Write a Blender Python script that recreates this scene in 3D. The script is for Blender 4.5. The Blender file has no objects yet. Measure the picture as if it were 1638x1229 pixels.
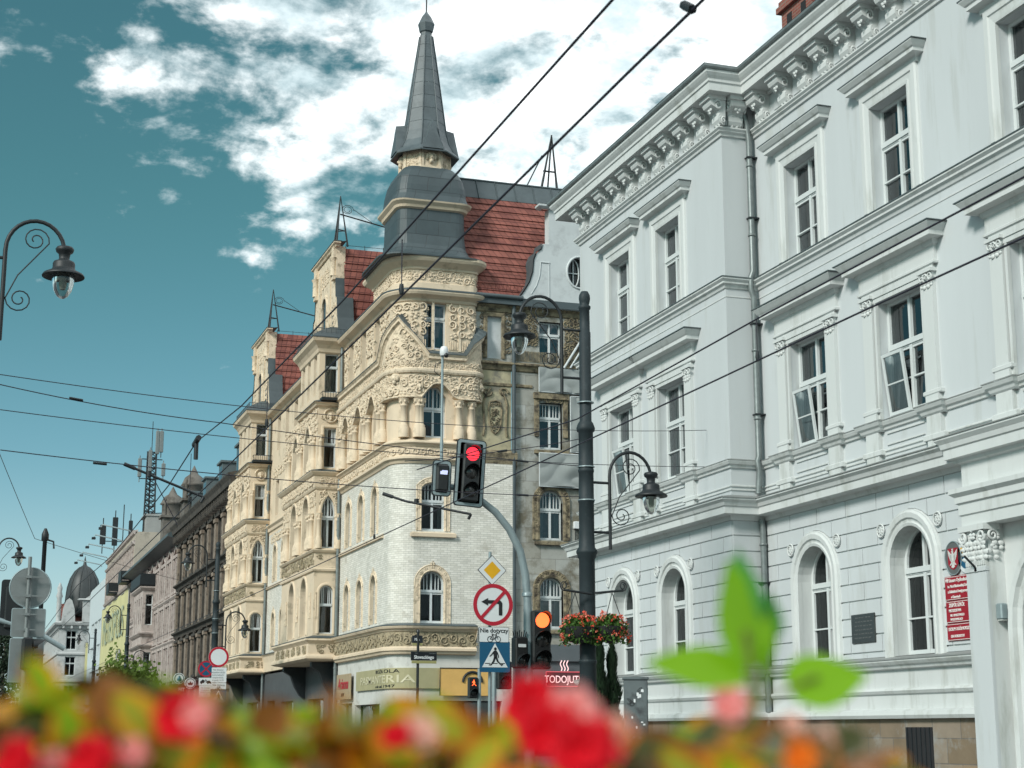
import bpy, math, random
from mathutils import Vector, Matrix
rad = math.radians; PI = math.pi
random.seed(11)
sc = bpy.context.scene; COL = sc.collection

# ------------------------------------------------------------------ materials
def mat(name, col, rough=0.7, var=0.12, scale=3.0, bump=0.0, bscale=20.0, metal=0.0, spec=0.4, stretch=(1, 1, 1), dirt=None, emit=None, estr=1.0, rnd=0.0):
    """plain surface: base colour with mottling, optional dirt colour in patches, optional bump"""
    m = bpy.data.materials.new(name); m.use_nodes = True
    nt = m.node_tree; N = nt.nodes; L = nt.links
    b = N["Principled BSDF"]
    b.inputs["Roughness"].default_value = rough; b.inputs["Metallic"].default_value = metal
    b.inputs["Specular IOR Level"].default_value = spec
    tc = N.new("ShaderNodeTexCoord"); mp = N.new("ShaderNodeMapping"); mp.inputs["Scale"].default_value = stretch
    L.new(tc.outputs["Object"], mp.inputs["Vector"])
    out = None
    c4 = (*col, 1)
    if var > 0 or dirt:
        nz = N.new("ShaderNodeTexNoise"); nz.inputs["Scale"].default_value = scale; nz.inputs["Detail"].default_value = 6; nz.inputs["Roughness"].default_value = 0.62
        L.new(mp.outputs[0], nz.inputs["Vector"])
        mr = N.new("ShaderNodeMapRange"); mr.inputs[1].default_value = 0.3; mr.inputs[2].default_value = 0.7
        mr.inputs[3].default_value = 1 - var; mr.inputs[4].default_value = 1 + var
        L.new(nz.outputs["Fac"], mr.inputs[0])
        mx = N.new("ShaderNodeMix"); mx.data_type = 'RGBA'; mx.blend_type = 'MULTIPLY'; mx.inputs[0].default_value = 1
        mx.inputs["A"].default_value = c4; L.new(mr.outputs[0], mx.inputs["B"]); out = mx.outputs["Result"]
        if dirt:
            dc, amt, dsc = dirt
            n2 = N.new("ShaderNodeTexNoise"); n2.inputs["Scale"].default_value = dsc; n2.inputs["Detail"].default_value = 8; n2.inputs["Roughness"].default_value = 0.68
            mp2 = N.new("ShaderNodeMapping"); mp2.inputs["Location"].default_value = (3.1, 7.7, 1.3); mp2.inputs["Scale"].default_value = stretch
            L.new(tc.outputs["Object"], mp2.inputs["Vector"]); L.new(mp2.outputs[0], n2.inputs["Vector"])
            r2 = N.new("ShaderNodeMapRange"); r2.inputs[1].default_value = 0.62 - amt * 0.35; r2.inputs[2].default_value = 0.72 - amt * 0.2
            L.new(n2.outputs["Fac"], r2.inputs[0])
            m2 = N.new("ShaderNodeMix"); m2.data_type = 'RGBA'; L.new(r2.outputs[0], m2.inputs[0]); L.new(out, m2.inputs["A"]); m2.inputs["B"].default_value = (*dc, 1)
            out = m2.outputs["Result"]
    if rnd > 0:
        oi = N.new("ShaderNodeObjectInfo"); r3 = N.new("ShaderNodeMapRange"); r3.inputs[3].default_value = 1 - rnd; r3.inputs[4].default_value = 1 + rnd
        L.new(oi.outputs["Random"], r3.inputs[0])
        m3 = N.new("ShaderNodeMix"); m3.data_type = 'RGBA'; m3.blend_type = 'MULTIPLY'; m3.inputs[0].default_value = 1
        if out: L.new(out, m3.inputs["A"])
        else: m3.inputs["A"].default_value = c4
        L.new(r3.outputs[0], m3.inputs["B"]); out = m3.outputs["Result"]
    if out: L.new(out, b.inputs["Base Color"])
    else: b.inputs["Base Color"].default_value = c4
    if bump > 0:
        n3 = N.new("ShaderNodeTexNoise"); n3.inputs["Scale"].default_value = bscale; n3.inputs["Detail"].default_value = 5
        L.new(mp.outputs[0], n3.inputs["Vector"])
        bp = N.new("ShaderNodeBump"); bp.inputs["Strength"].default_value = bump; bp.inputs["Distance"].default_value = 0.03
        L.new(n3.outputs["Fac"], bp.inputs["Height"]); L.new(bp.outputs[0], b.inputs["Normal"])
    if emit:
        b.inputs["Emission Color"].default_value = (*emit, 1); b.inputs["Emission Strength"].default_value = estr
    return m

def brickmat(name, c1, c2, mort, bw, bh, ms=0.01, rough=0.8, bump=0.5, off=0.5, dirt=None, squash=1.0, roofy=False, spec=0.3):
    """masonry: courses along the wall (x+y) and z in object space"""
    m = bpy.data.materials.new(name); m.use_nodes = True
    nt = m.node_tree; N = nt.nodes; L = nt.links; b = N["Principled BSDF"]; b.inputs["Roughness"].default_value = rough
    b.inputs["Specular IOR Level"].default_value = spec
    tc = N.new("ShaderNodeTexCoord"); sp = N.new("ShaderNodeSeparateXYZ"); L.new(tc.outputs["Object"], sp.inputs[0])
    ad = N.new("ShaderNodeMath"); ad.operation = 'ADD'; cb = N.new("ShaderNodeCombineXYZ")
    if roofy: L.new(sp.outputs["X"], cb.inputs["X"])
    else:
        L.new(sp.outputs["X"], ad.inputs[0]); L.new(sp.outputs["Y"], ad.inputs[1]); L.new(ad.outputs[0], cb.inputs["X"])
    L.new(sp.outputs["Z"], cb.inputs["Y"])
    br = N.new("ShaderNodeTexBrick"); L.new(cb.outputs[0], br.inputs["Vector"])
    br.inputs["Color1"].default_value = (*c1, 1); br.inputs["Color2"].default_value = (*c2, 1); br.inputs["Mortar"].default_value = (*mort, 1)
    br.inputs["Scale"].default_value = 1; br.inputs["Mortar Size"].default_value = ms; br.inputs["Brick Width"].default_value = bw; br.inputs["Row Height"].default_value = bh
    br.inputs["Mortar Smooth"].default_value = 0.3; br.offset = off
    nz = N.new("ShaderNodeTexNoise"); nz.inputs["Scale"].default_value = 1.6; nz.inputs["Detail"].default_value = 7; nz.inputs["Roughness"].default_value = .65; L.new(tc.outputs["Object"], nz.inputs["Vector"])
    mr = N.new("ShaderNodeMapRange"); mr.inputs[1].default_value = 0.3; mr.inputs[2].default_value = 0.7; mr.inputs[3].default_value = 0.84; mr.inputs[4].default_value = 1.1
    L.new(nz.outputs["Fac"], mr.inputs[0])
    mx = N.new("ShaderNodeMix"); mx.data_type = 'RGBA'; mx.blend_type = 'MULTIPLY'; mx.inputs[0].default_value = 1
    L.new(br.outputs["Color"], mx.inputs["A"]); L.new(mr.outputs[0], mx.inputs["B"]); out = mx.outputs["Result"]
    if dirt:
        dc, amt, dsc = dirt
        n2 = N.new("ShaderNodeTexNoise"); n2.inputs["Scale"].default_value = dsc; n2.inputs["Detail"].default_value = 8; n2.inputs["Roughness"].default_value = 0.7
        L.new(tc.outputs["Object"], n2.inputs["Vector"])
        r2 = N.new("ShaderNodeMapRange"); r2.inputs[1].default_value = 0.62 - amt * 0.35; r2.inputs[2].default_value = 0.72 - amt * 0.2; L.new(n2.outputs["Fac"], r2.inputs[0])
        m2 = N.new("ShaderNodeMix"); m2.data_type = 'RGBA'; L.new(r2.outputs[0], m2.inputs[0]); L.new(out, m2.inputs["A"]); m2.inputs["B"].default_value = (*dc, 1); out = m2.outputs["Result"]
    L.new(out, b.inputs["Base Color"])
    bp = N.new("ShaderNodeBump"); bp.inputs["Strength"].default_value = bump; bp.inputs["Distance"].default_value = 0.02; bp.invert = True
    L.new(br.outputs["Fac"], bp.inputs["Height"]); L.new(bp.outputs[0], b.inputs["Normal"])
    return m

def glassmat(name, tint=(0.5, 0.55, 0.55), rough=0.02, refl=1.0):
    m = bpy.data.materials.new(name); m.use_nodes = True
    nt = m.node_tree; N = nt.nodes; L = nt.links; N.remove(N["Principled BSDF"]); o = N["Material Output"]
    tr = N.new("ShaderNodeBsdfTransparent"); tr.inputs[0].default_value = (*tint, 1)
    gl = N.new("ShaderNodeBsdfGlossy"); gl.inputs["Roughness"].default_value = rough; gl.inputs[0].default_value = (.92, .97, 1, 1)
    fr = N.new("ShaderNodeFresnel"); fr.inputs["IOR"].default_value = 1.62
    tc = N.new("ShaderNodeTexCoord"); nz = N.new("ShaderNodeTexNoise"); nz.inputs["Scale"].default_value = 1.3; nz.inputs["Detail"].default_value = 1
    oi = N.new("ShaderNodeObjectInfo"); va = N.new("ShaderNodeVectorMath"); L.new(tc.outputs["Object"], va.inputs[0]); L.new(oi.outputs["Location"], va.inputs[1]); L.new(va.outputs[0], nz.inputs["Vector"])
    bp = N.new("ShaderNodeBump"); bp.inputs["Strength"].default_value = 0.12; bp.inputs["Distance"].default_value = 0.05
    L.new(nz.outputs["Fac"], bp.inputs["Height"]); L.new(bp.outputs[0], gl.inputs["Normal"]); 
    ml = N.new("ShaderNodeMath"); ml.operation = 'MULTIPLY'; ml.use_clamp = True; ml.inputs[1].default_value = refl; L.new(fr.outputs[0], ml.inputs[0])
    mx = N.new("ShaderNodeMixShader"); L.new(ml.outputs[0], mx.inputs[0]); L.new(tr.outputs[0], mx.inputs[1]); L.new(gl.outputs[0], mx.inputs[2]); L.new(mx.outputs[0], o.inputs[0])
    return m

def leafmat(name, col, trans=0.35, rough=0.5, rnd=0.25, col2=None):
    m = bpy.data.materials.new(name); m.use_nodes = True
    nt = m.node_tree; N = nt.nodes; L = nt.links; b = N["Principled BSDF"]; o = N["Material Output"]
    b.inputs["Roughness"].default_value = rough; b.inputs["Specular IOR Level"].default_value = .3
    g = N.new("ShaderNodeNewGeometry"); r = N.new("ShaderNodeMapRange"); r.inputs[3].default_value = 1 - rnd; r.inputs[4].default_value = 1 + rnd; L.new(g.outputs["Random Per Island"], r.inputs[0])
    mx = N.new("ShaderNodeMix"); mx.data_type = 'RGBA'; mx.blend_type = 'MULTIPLY'; mx.inputs[0].default_value = 1; mx.inputs["A"].default_value = (*col, 1); L.new(r.outputs[0], mx.inputs["B"])
    src = mx.outputs["Result"]
    if col2:
        tc = N.new("ShaderNodeTexCoord"); nz = N.new("ShaderNodeTexNoise"); nz.inputs["Scale"].default_value = 28; L.new(tc.outputs["Object"], nz.inputs["Vector"])
        mr = N.new("ShaderNodeMapRange"); mr.inputs[1].default_value = .42; mr.inputs[2].default_value = .62; L.new(nz.outputs["Fac"], mr.inputs[0])
        m2 = N.new("ShaderNodeMix"); m2.data_type = 'RGBA'; L.new(mr.outputs[0], m2.inputs[0]); L.new(src, m2.inputs["A"]); m2.inputs["B"].default_value = (*col2, 1); src = m2.outputs["Result"]
    L.new(src, b.inputs["Base Color"])
    if trans > 0:
        t = N.new("ShaderNodeBsdfTranslucent"); L.new(src, t.inputs[0])
        ms = N.new("ShaderNodeMixShader"); ms.inputs[0].default_value = trans; L.new(b.outputs[0], ms.inputs[1]); L.new(t.outputs[0], ms.inputs[2]); L.new(ms.outputs[0], o.inputs[0])
    return m

# ------------------------------------------------------------------ mesh builder
class MB:
    def __init__(s): s.v = []; s.f = []; s.mi = []; s.sm = []
    def add(s, vs, fs, mi=0, smooth=False):
        n = len(s.v); s.v += [(float(p[0]), float(p[1]), float(p[2])) for p in vs]
        for f in fs: s.f.append(tuple(i + n for i in f)); s.mi.append(mi); s.sm.append(smooth)
        return s
    def quad(s, a, b, c, d, mi=0, smooth=False): return s.add([a, b, c, d], [(0, 1, 2, 3)], mi, smooth)
    def box(s, x0, x1, y0, y1, z0, z1, mi=0):
        return s.add([(x0, y0, z0), (x1, y0, z0), (x1, y1, z0), (x0, y1, z0), (x0, y0, z1), (x1, y0, z1), (x1, y1, z1), (x0, y1, z1)],
                     [(3, 2, 1, 0), (4, 5, 6, 7), (0, 1, 5, 4), (1, 2, 6, 5), (2, 3, 7, 6), (3, 0, 4, 7)], mi)
    def cbox(s, x0, x1, y0, y1, z0, z1, c=0.02, mi=0):
        """box with chamfered vertical+front edges (8-gon in plan)"""
        p = [(x0 + c, y0), (x1 - c, y0), (x1, y0 + c), (x1, y1 - c), (x1 - c, y1), (x0 + c, y1), (x0, y1 - c), (x0, y0 + c)]
        cx, cy = (x0 + x1) / 2, (y0 + y1) / 2
        ins = [(cx + (x - cx) * (1 - 2 * c / max(x1 - x0, 1e-6)), cy + (y - cy) * (1 - 2 * c / max(y1 - y0, 1e-6))) for x, y in p]
        rings = [[(x, y, z0) for x, y in ins], [(x, y, z0 + c) for x, y in p], [(x, y, z1 - c) for x, y in p], [(x, y, z1) for x, y in ins]]
        return s.loft(rings, closed=True, cap=True, mi=mi)
    def loft(s, rings, closed=True, cap=True, mi=0, smooth=False):
        n = len(rings[0]); vs = [p for r in rings for p in r]; fs = []
        for k in range(len(rings) - 1):
            for i in range(n if closed else n - 1):
                j = (i + 1) % n
                fs.append((k * n + i, k * n + j, (k + 1) * n + j, (k + 1) * n + i))
        s.add(vs, fs, mi, smooth)
        if cap and closed:
            s.add(rings[0], [tuple(range(n))[::-1]], mi); s.add(rings[-1], [tuple(range(n))], mi)
        return s
    def tube(s, pts, r, n=8, mi=0, smooth=True, cap=True, closed=False):
        P = [Vector(p) for p in pts]; m = len(P); rs = r if isinstance(r, (list, tuple)) else [r] * m
        rings = []; up = None
        for i in range(m):
            if closed: t = P[(i + 1) % m] - P[i - 1]
            else: t = P[min(i + 1, m - 1)] - P[max(i - 1, 0)]
            if t.length < 1e-9: t = Vector((0, 0, 1))
            t.normalize()
            if up is None: up = Vector((0, 0, 1)) if abs(t.z) < .9 else Vector((1, 0, 0))
            u = (up - t * up.dot(t))
            if u.length < 1e-6: u = t.orthogonal()
            u.normalize(); w = t.cross(u); up = u
            rings.append([P[i] + (u * math.cos(2 * PI * k / n) + w * math.sin(2 * PI * k / n)) * rs[i] for k in range(n)])
        if closed: rings.append(rings[0])
        return s.loft(rings, True, cap and not closed, mi, smooth)
    def lathe(s, prof, c=(0, 0, 0), n=16, mi=0, smooth=True, rot0=0.0, cap=True):
        rings = [[(c[0] + r * math.cos(2 * PI * k / n + rot0), c[1] + r * math.sin(2 * PI * k / n + rot0), c[2] + z) for k in range(n)] for r, z in prof]
        return s.loft(rings, True, cap, mi, smooth)
    def blob(s, c, rx, ry, rz, n=6, m=4, mi=0, jit=0.0):
        rings = []
        for k in range(m + 1):
            th = -PI / 2 + PI * k / m; q = max(math.cos(th), .08)
            rings.append([(c[0] + rx * q * math.cos(2 * PI * i / n) * (1 + jit * (random.random() - .5)), c[1] + ry * q * math.sin(2 * PI * i / n) * (1 + jit * (random.random() - .5)), c[2] + rz * math.sin(th)) for i in range(n)])
        return s.loft(rings, True, True, mi, True)
    def extrude(s, poly, fn0, fn1, mi=0):
        """poly of 2-D points -> prism between fn0(p) and fn1(p)"""
        n = len(poly); a = [fn0(*p) for p in poly]; b = [fn1(*p) for p in poly]
        s.add(a, [tuple(range(n))], mi); s.add(b, [tuple(range(n))[::-1]], mi)
        s.add(a + b, [(i, (i + 1) % n, n + (i + 1) % n, n + i) for i in range(n)], mi); return s
    def mesh(s, name, mats):
        me = bpy.data.meshes.new(name); me.from_pydata(s.v, [], s.f)
        for m in (mats if isinstance(mats, (list, tuple)) else [mats]): me.materials.append(m)
        if s.f:
            me.polygons.foreach_set("material_index", s.mi); me.polygons.foreach_set("use_smooth", s.sm)
        me.update(); return me
    def cut(s):
        """close the piece under construction; build_each makes every piece an object"""
        if not hasattr(s, 'done'): s.done = []
        if s.f: s.done.append((s.v, s.f, s.mi, s.sm))
        s.v, s.f, s.mi, s.sm = [], [], [], []
    def build_each(s, name, mats, parent=None, loc=(0, 0, 0)):
        s.cut(); r = []
        for q in s.done:
            m = MB(); m.v, m.f, m.mi, m.sm = q; r.append(m.build(name, mats, parent, loc))
        return r
    def build(s, name, mats, parent=None, loc=(0, 0, 0), rot=(0, 0, 0), **kw):
        return ob(name, s.mesh(name, mats), parent, loc, rot, **kw)

def ob(name, me, parent=None, loc=(0, 0, 0), rot=(0, 0, 0), label=None, cat=None, group=None, kind=None, sc_=None):
    o = bpy.data.objects.new(name, me); COL.objects.link(o); o.location = loc; o.rotation_euler = rot
    if sc_: o.scale = sc_
    if parent: o.parent = parent
    if label: o["label"] = label
    if cat: o["category"] = cat
    if group: o["group"] = group
    if kind: o["kind"] = kind
    return o
def thing(name, label, cat, loc=(0, 0, 0), rz=0.0, group=None, rot=None):
    return ob(name, None, None, loc, rot or (0, 0, rz), label, cat, group)
def copytree(o, parent=None, loc=None, rot=None, label=None, group=None):
    c = o.copy(); COL.objects.link(c); c.parent = parent
    if loc is not None: c.location = loc
    if rot is not None: c.rotation_euler = rot
    if label: c["label"] = label
    if group: c["group"] = group
    for ch in list(o.children): copytree(ch, c)
    return c

# ------------------------------------------------------------------ paths, mouldings, walls
def offset_path(path, o):
    n = len(path); res = []
    for i in range(n):
        p = Vector(path[i][:2])
        ns = []
        if i > 0: d = p - Vector(path[i - 1][:2]); ns.append(Vector((d.y, -d.x)).normalized())
        if i < n - 1: d = Vector(path[i + 1][:2]) - p; ns.append(Vector((d.y, -d.x)).normalized())
        if len(ns) == 2:
            q = ns[0] + ns[1]; q = q / max(1 + ns[0].dot(ns[1]), .15)
        else: q = ns[0]
        res.append((p.x + q.x * o, p.y + q.y * o))
    return res
def sweep(mb, prof, path, mi=0, cap=True, dz=None):
    """moulding: profile [(outward, z)] carried along a plan path, mitred; outward = right of travel"""
    rows = [[(x, y, z) for x, y in offset_path(path, o)] for o, z in prof]
    if dz: rows = [[(p[0], p[1], p[2] + dz[i]) for i, p in enumerate(r)] for r in rows]
    for a, b in zip(rows[:-1], rows[1:]):
        for i in range(len(path) - 1): mb.quad(a[i], a[i + 1], b[i + 1], b[i], mi)
    if cap:
        for i in (0, -1): mb.add([r[i] for r in rows], [tuple(range(len(rows)))], mi)
    return mb
def arc(cx, cy, r, a0, a1, n): return [(cx + r * math.cos(a0 + (a1 - a0) * i / n), cy + r * math.sin(a0 + (a1 - a0) * i / n)) for i in range(n + 1)]

def toph(top, w, h):
    """height of an opening's head above its sill at x from the centre"""
    if top == 'round':
        return lambda x: h - w / 2 + math.sqrt(max((w / 2) ** 2 - x * x, 0))
    if top == 'seg':
        rr = .22 * w; Rr = (w * w / 4 + rr * rr) / (2 * rr); return lambda x: h - Rr + math.sqrt(max(Rr * Rr - x * x, 0))
    if top == 'point':
        k = 1.45; Rr = k * w; f = lambda x: math.sqrt(max(Rr * Rr - (abs(x) + Rr - w / 2) ** 2, 0)); return lambda x: h - f(0) + f(x)
    if top == 'ogee':
        def g(x):
            t = min(max((abs(x) - .22 * w) / (.28 * w), 0), 1); return h - .42 * w * (t ** .75)
        return g
    return lambda x: h
def xsamples(top, w):
    if top == 'rect': return [-w / 2, w / 2]
    if top == 'round': return [-w / 2 * math.cos(PI * i / 14) for i in range(15)]
    n = 12; return [-w / 2 + w * i / n for i in range(n + 1)]
def outline(top, w, h):
    f = toph(top, w, h); xs = xsamples(top, w)
    pts = [(-w / 2, 0), (w / 2, 0)]
    for x in xs[::-1]: pts.append((x, f(x)))
    r = [pts[0]]
    for p in pts[1:]:
        if abs(p[0] - r[-1][0]) + abs(p[1] - r[-1][1]) > 1e-5: r.append(p)
    return r
def inset(pts, t):
    """offset a counter-clockwise closed polygon inwards"""
    n = len(pts); res = []
    for i in range(n):
        p0, p, p1 = Vector(pts[i - 1]), Vector(pts[i]), Vector(pts[(i + 1) % n])
        d0 = (p - p0).normalized(); d1 = (p1 - p).normalized()
        n0 = Vector((-d0.y, d0.x)); n1 = Vector((-d1.y, d1.x)); q = (n0 + n1) / max(1 + n0.dot(n1), .3)
        res.append((p.x + q.x * t, p.y + q.y * t))
    return res

def flat(y=0.0, x0=0.0):      # facade facing -y: a -> x, outward -> -y
    return lambda a, z, o: (x0 + a, y - o, z)
def seg(p, q):                # facade from plan point p to q, outward on the right
    d = Vector(q) - Vector(p); d.normalize(); n = Vector((d.y, -d.x))
    return lambda a, z, o: (p[0] + d.x * a + n.x * o, p[1] + d.y * a + n.y * o, z)

def wall(mb, mp, a0, a1, z0, z1, ops=(), depth=0.22, o=0.0, thick=0.0, mi=0, rmi=None):
    """wall panel with real openings. ops: (xc, zsill, w, h, top)"""
    cuts = {a0, a1}; O = []
    for xc, zs, w, h, top in ops:
        if xc + w / 2 < a0 - 1e-6 or xc - w / 2 > a1 + 1e-6: continue
        f = toph(top, w, h); O.append((xc, zs, w, h, f, top))
        for x in xsamples(top, w):
            if a0 < xc + x < a1: cuts.add(round(xc + x, 6))
    C = sorted(cuts)
    for xa, xb in zip(C[:-1], C[1:]):
        if xb - xa < 1e-5: continue
        iv = [(z0, z0, z1, z1)]
        cov = sorted([q for q in O if q[0] - q[2] / 2 <= xa + 1e-5 and q[0] + q[2] / 2 >= xb - 1e-5], key=lambda q: q[1])
        lo = (z0, z0); spans = []
        for xc, zs, w, h, f, top in cov:
            spans.append((lo, (zs, zs))); lo = (zs + f(xa - xc), zs + f(xb - xc))
        spans.append((lo, (z1, z1)))
        for (la, lb), (ha, hb) in spans:
            la, lb, ha, hb = max(la, z0), max(lb, z0), min(ha, z1), min(hb, z1)
            if ha <= la + 1e-6 and hb <= lb + 1e-6: continue
            ha = max(ha, la); hb = max(hb, lb)
            A, B, Cc, D = mp(xa, la, o), mp(xb, lb, o), mp(xb, hb, o), mp(xa, ha, o)
            mb.quad(A, B, Cc, D, mi)
            if thick:
                if ha >= z1 - 1e-6 and hb >= z1 - 1e-6: mb.quad(D, Cc, mp(xb, hb, o - thick), mp(xa, ha, o - thick), mi)
                if la <= z0 + 1e-6 and lb <= z0 + 1e-6: mb.quad(A, B, mp(xb, lb, o - thick), mp(xa, la, o - thick), mi)
    if thick:
        for a in (a0, a1):
            cov = [q for q in O if abs(a - q[0]) < q[2] / 2 and q[1] + q[4](a - q[0]) > z0 + .01 and q[1] < z1 - .01]
            zlo = max([z0] + [min(q[1] + q[4](a - q[0]), z1) for q in cov])
            if zlo < z1 - .01: mb.quad(mp(a, zlo, o), mp(a, z1, o), mp(a, z1, o - thick), mp(a, zlo, o - thick), mi)
    elif depth:
        for xc, zs, w, h, f, top in O:
            if xc - w / 2 < a0 - 1e-6 or xc + w / 2 > a1 + 1e-6: continue
            pts = outline(top, w, h)
            for p, q in zip(pts, pts[1:] + pts[:1]):
                mb.quad(mp(xc + p[0], zs + p[1], o), mp(xc + q[0], zs + q[1], o), mp(xc + q[0], zs + q[1], o - depth), mp(xc + p[0], zs + p[1], o - depth), mi if rmi is None else rmi)
    return mb
def ringband(mb, mp, xc, zs, top, w, h, prof, mi=0, bottom=False):
    """architrave swept round an opening: prof [(distance outside the opening, outward)]"""
    base = outline(top, w, h)
    rows = [(inset(base, -d if d else .004), o) for d, o in prof]
    n = len(base); rng = range(n) if bottom else range(1, n)
    for (pa, oa), (pb, obb) in zip(rows[:-1], rows[1:]):
        for i in rng:
            j = (i + 1) % n
            za = [max(p[1], 0) if not bottom else p[1] for p in (pa[i], pa[j], pb[j], pb[i])]
            mb.quad(mp(xc + pa[i][0], zs + za[0], oa), mp(xc + pa[j][0], zs + za[1], oa), mp(xc + pb[j][0], zs + za[2], obb), mp(xc + pb[i][0], zs + za[3], obb), mi)
    return mb
def mbox(mb, mp, a0, a1, z0, z1, o0, o1, mi=0):
    P = [mp(a, z, o) for z in (z0, z1) for a, o in ((a0, o1), (a1, o1), (a1, o0), (a0, o0))]
    mb.add(P, [(0, 1, 2, 3)[::-1], (4, 5, 6, 7), (0, 1, 5, 4), (1, 2, 6, 5), (2, 3, 7, 6), (3, 0, 4, 7)], mi); return mb
def mould(mb, mp, a0, a1, prof, mi=0):
    """straight moulding on a facade with mitred returns at both ends; prof [(o, z)]"""
    rows = [[mp(a0 - o, z, 0), mp(a0 - o, z, o), mp(a1 + o, z, o), mp(a1 + o, z, 0)] for o, z in prof]
    for a, b in zip(rows[:-1], rows[1:]):
        for i in range(3): mb.quad(a[i], a[i + 1], b[i + 1], b[i], mi)
    return mb

def scroll(mb, mp, a, z, r, o=0.0, turns=1.4, sgn=1, th=0.25, ph=0.0, mi=0, n=16):
    """carved volute lying on a facade"""
    pts = []; rs = []
    for i in range(n + 1):
        t = i / n; ang = ph + sgn * 2 * PI * turns * t; rr = r * (1 - .82 * t)
        pts.append(mp(a + rr * math.cos(ang), z + rr * math.sin(ang), o + r * .1)); rs.append(r * th * (1 - .55 * t))
    mb.tube(pts, rs, 5, mi, True)
def leafbit(mb, mp, a, z, r, o=0.0, ang=0.0, mi=0):
    """carved lobed leaf: a ridge with lobes"""
    for k, (d, s_) in enumerate(((0, .5), (.45, .62), (.95, .42))):
        for sd in ((-1, 1) if k < 2 else (0,)):
            aa = a + math.cos(ang) * d * r - math.sin(ang) * sd * .36 * r; zz = z + math.sin(ang) * d * r + math.cos(ang) * sd * .36 * r
            c = mp(aa, zz, o); e = mp(aa, zz, o + r * .35)
            n_ = (Vector(e) - Vector(c)); n_.normalize() if n_.length else None
            rr = r * s_ * .62
            ring = [mp(aa + rr * math.cos(2 * PI * i / 6 + ang), zz + rr * .75 * math.sin(2 * PI * i / 6 + ang), o) for i in range(6)]
            mb.add(ring + [e], [(i, (i + 1) % 6, 6) for i in range(6)], mi, True)
def carve(mb, mp, a0, a1, z0, z1, size, o=0.0, dens=1.0, mi=0, rng=None, inside=None):
    """fill a field with carved scrollwork and leaves"""
    rng = rng or random
    na = max(1, int((a1 - a0) / (size * 1.7) * dens + .5)); nz_ = max(1, int((z1 - z0) / (size * 1.7) * dens + .5))
    for i in range(na):
        for j in range(nz_):
            a = a0 + (i + .5 + rng.uniform(-.12, .12)) * (a1 - a0) / na; z = z0 + (j + .5 + rng.uniform(-.12, .12)) * (z1 - z0) / nz_
            if inside and not inside(a, z): continue
            k = rng.random()
            if k < .6: scroll(mb, mp, a, z, size * rng.uniform(.7, .95), o, rng.uniform(1.1, 1.6), 1 if (i + j) % 2 else -1, .24, rng.uniform(0, 6), mi, 12)
            else: leafbit(mb, mp, a, z, size * 1.1, o, rng.uniform(0, 6), mi)
            if rng.random() < .6: leafbit(mb, mp, a + (a1 - a0) / na * .5, z + rng.uniform(-.3, .3) * size, size * .7, o, rng.uniform(0, 6), mi)
    return mb
def face_relief(mb, mp, a, z, s, o=0.0, mi=0):
    """carved head with hair and beard, about s tall"""
    def bl(da, dz, ra, rz, ro, oo=0.0):
        n, m = 8, 5; rings = []
        for k in range(m + 1):
            th = PI / 2 * k / m
            rings.append([mp(a + da + ra * math.cos(th) * math.cos(2 * PI * i / n), z + dz + rz * math.cos(th) * math.sin(2 * PI * i / n), o + oo + ro * math.sin(th)) for i in range(n)])
        mb.loft(rings, True, False, mi, True)
    bl(0, 0, .3 * s, .42 * s, .3 * s); bl(0, .22 * s, .38 * s, .3 * s, .22 * s)
    for sd in (-1, 1): bl(sd * .33 * s, .02 * s, .13 * s, .34 * s, .2 * s); bl(sd * .12 * s, .03 * s, .07 * s, .05 * s, .06 * s, .24 * s)
    bl(0, -.06 * s, .06 * s, .13 * s, .12 * s, .26 * s); bl(0, -.36 * s, .2 * s, .25 * s, .24 * s, .02)

def tiled(b, p00, p10, p11, p01, rows, step=.045):
    """roof slope laid in overlapping courses: eaves p00-p10, ridge p01-p11"""
    A, B, C_, D_ = map(Vector, (p00, p10, p11, p01)); nrm = (B - A).cross(D_ - A).normalized()
    if nrm.z < 0: nrm = -nrm
    for k in range(rows):
        t0, t1 = k / rows, (k + 1) / rows
        a, c = A.lerp(D_, t0), B.lerp(C_, t0); d, e = A.lerp(D_, t1), B.lerp(C_, t1)
        b.quad(a + nrm * step, c + nrm * step, e, d); b.quad(a, c, c + nrm * step, a + nrm * step)
    return b
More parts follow.
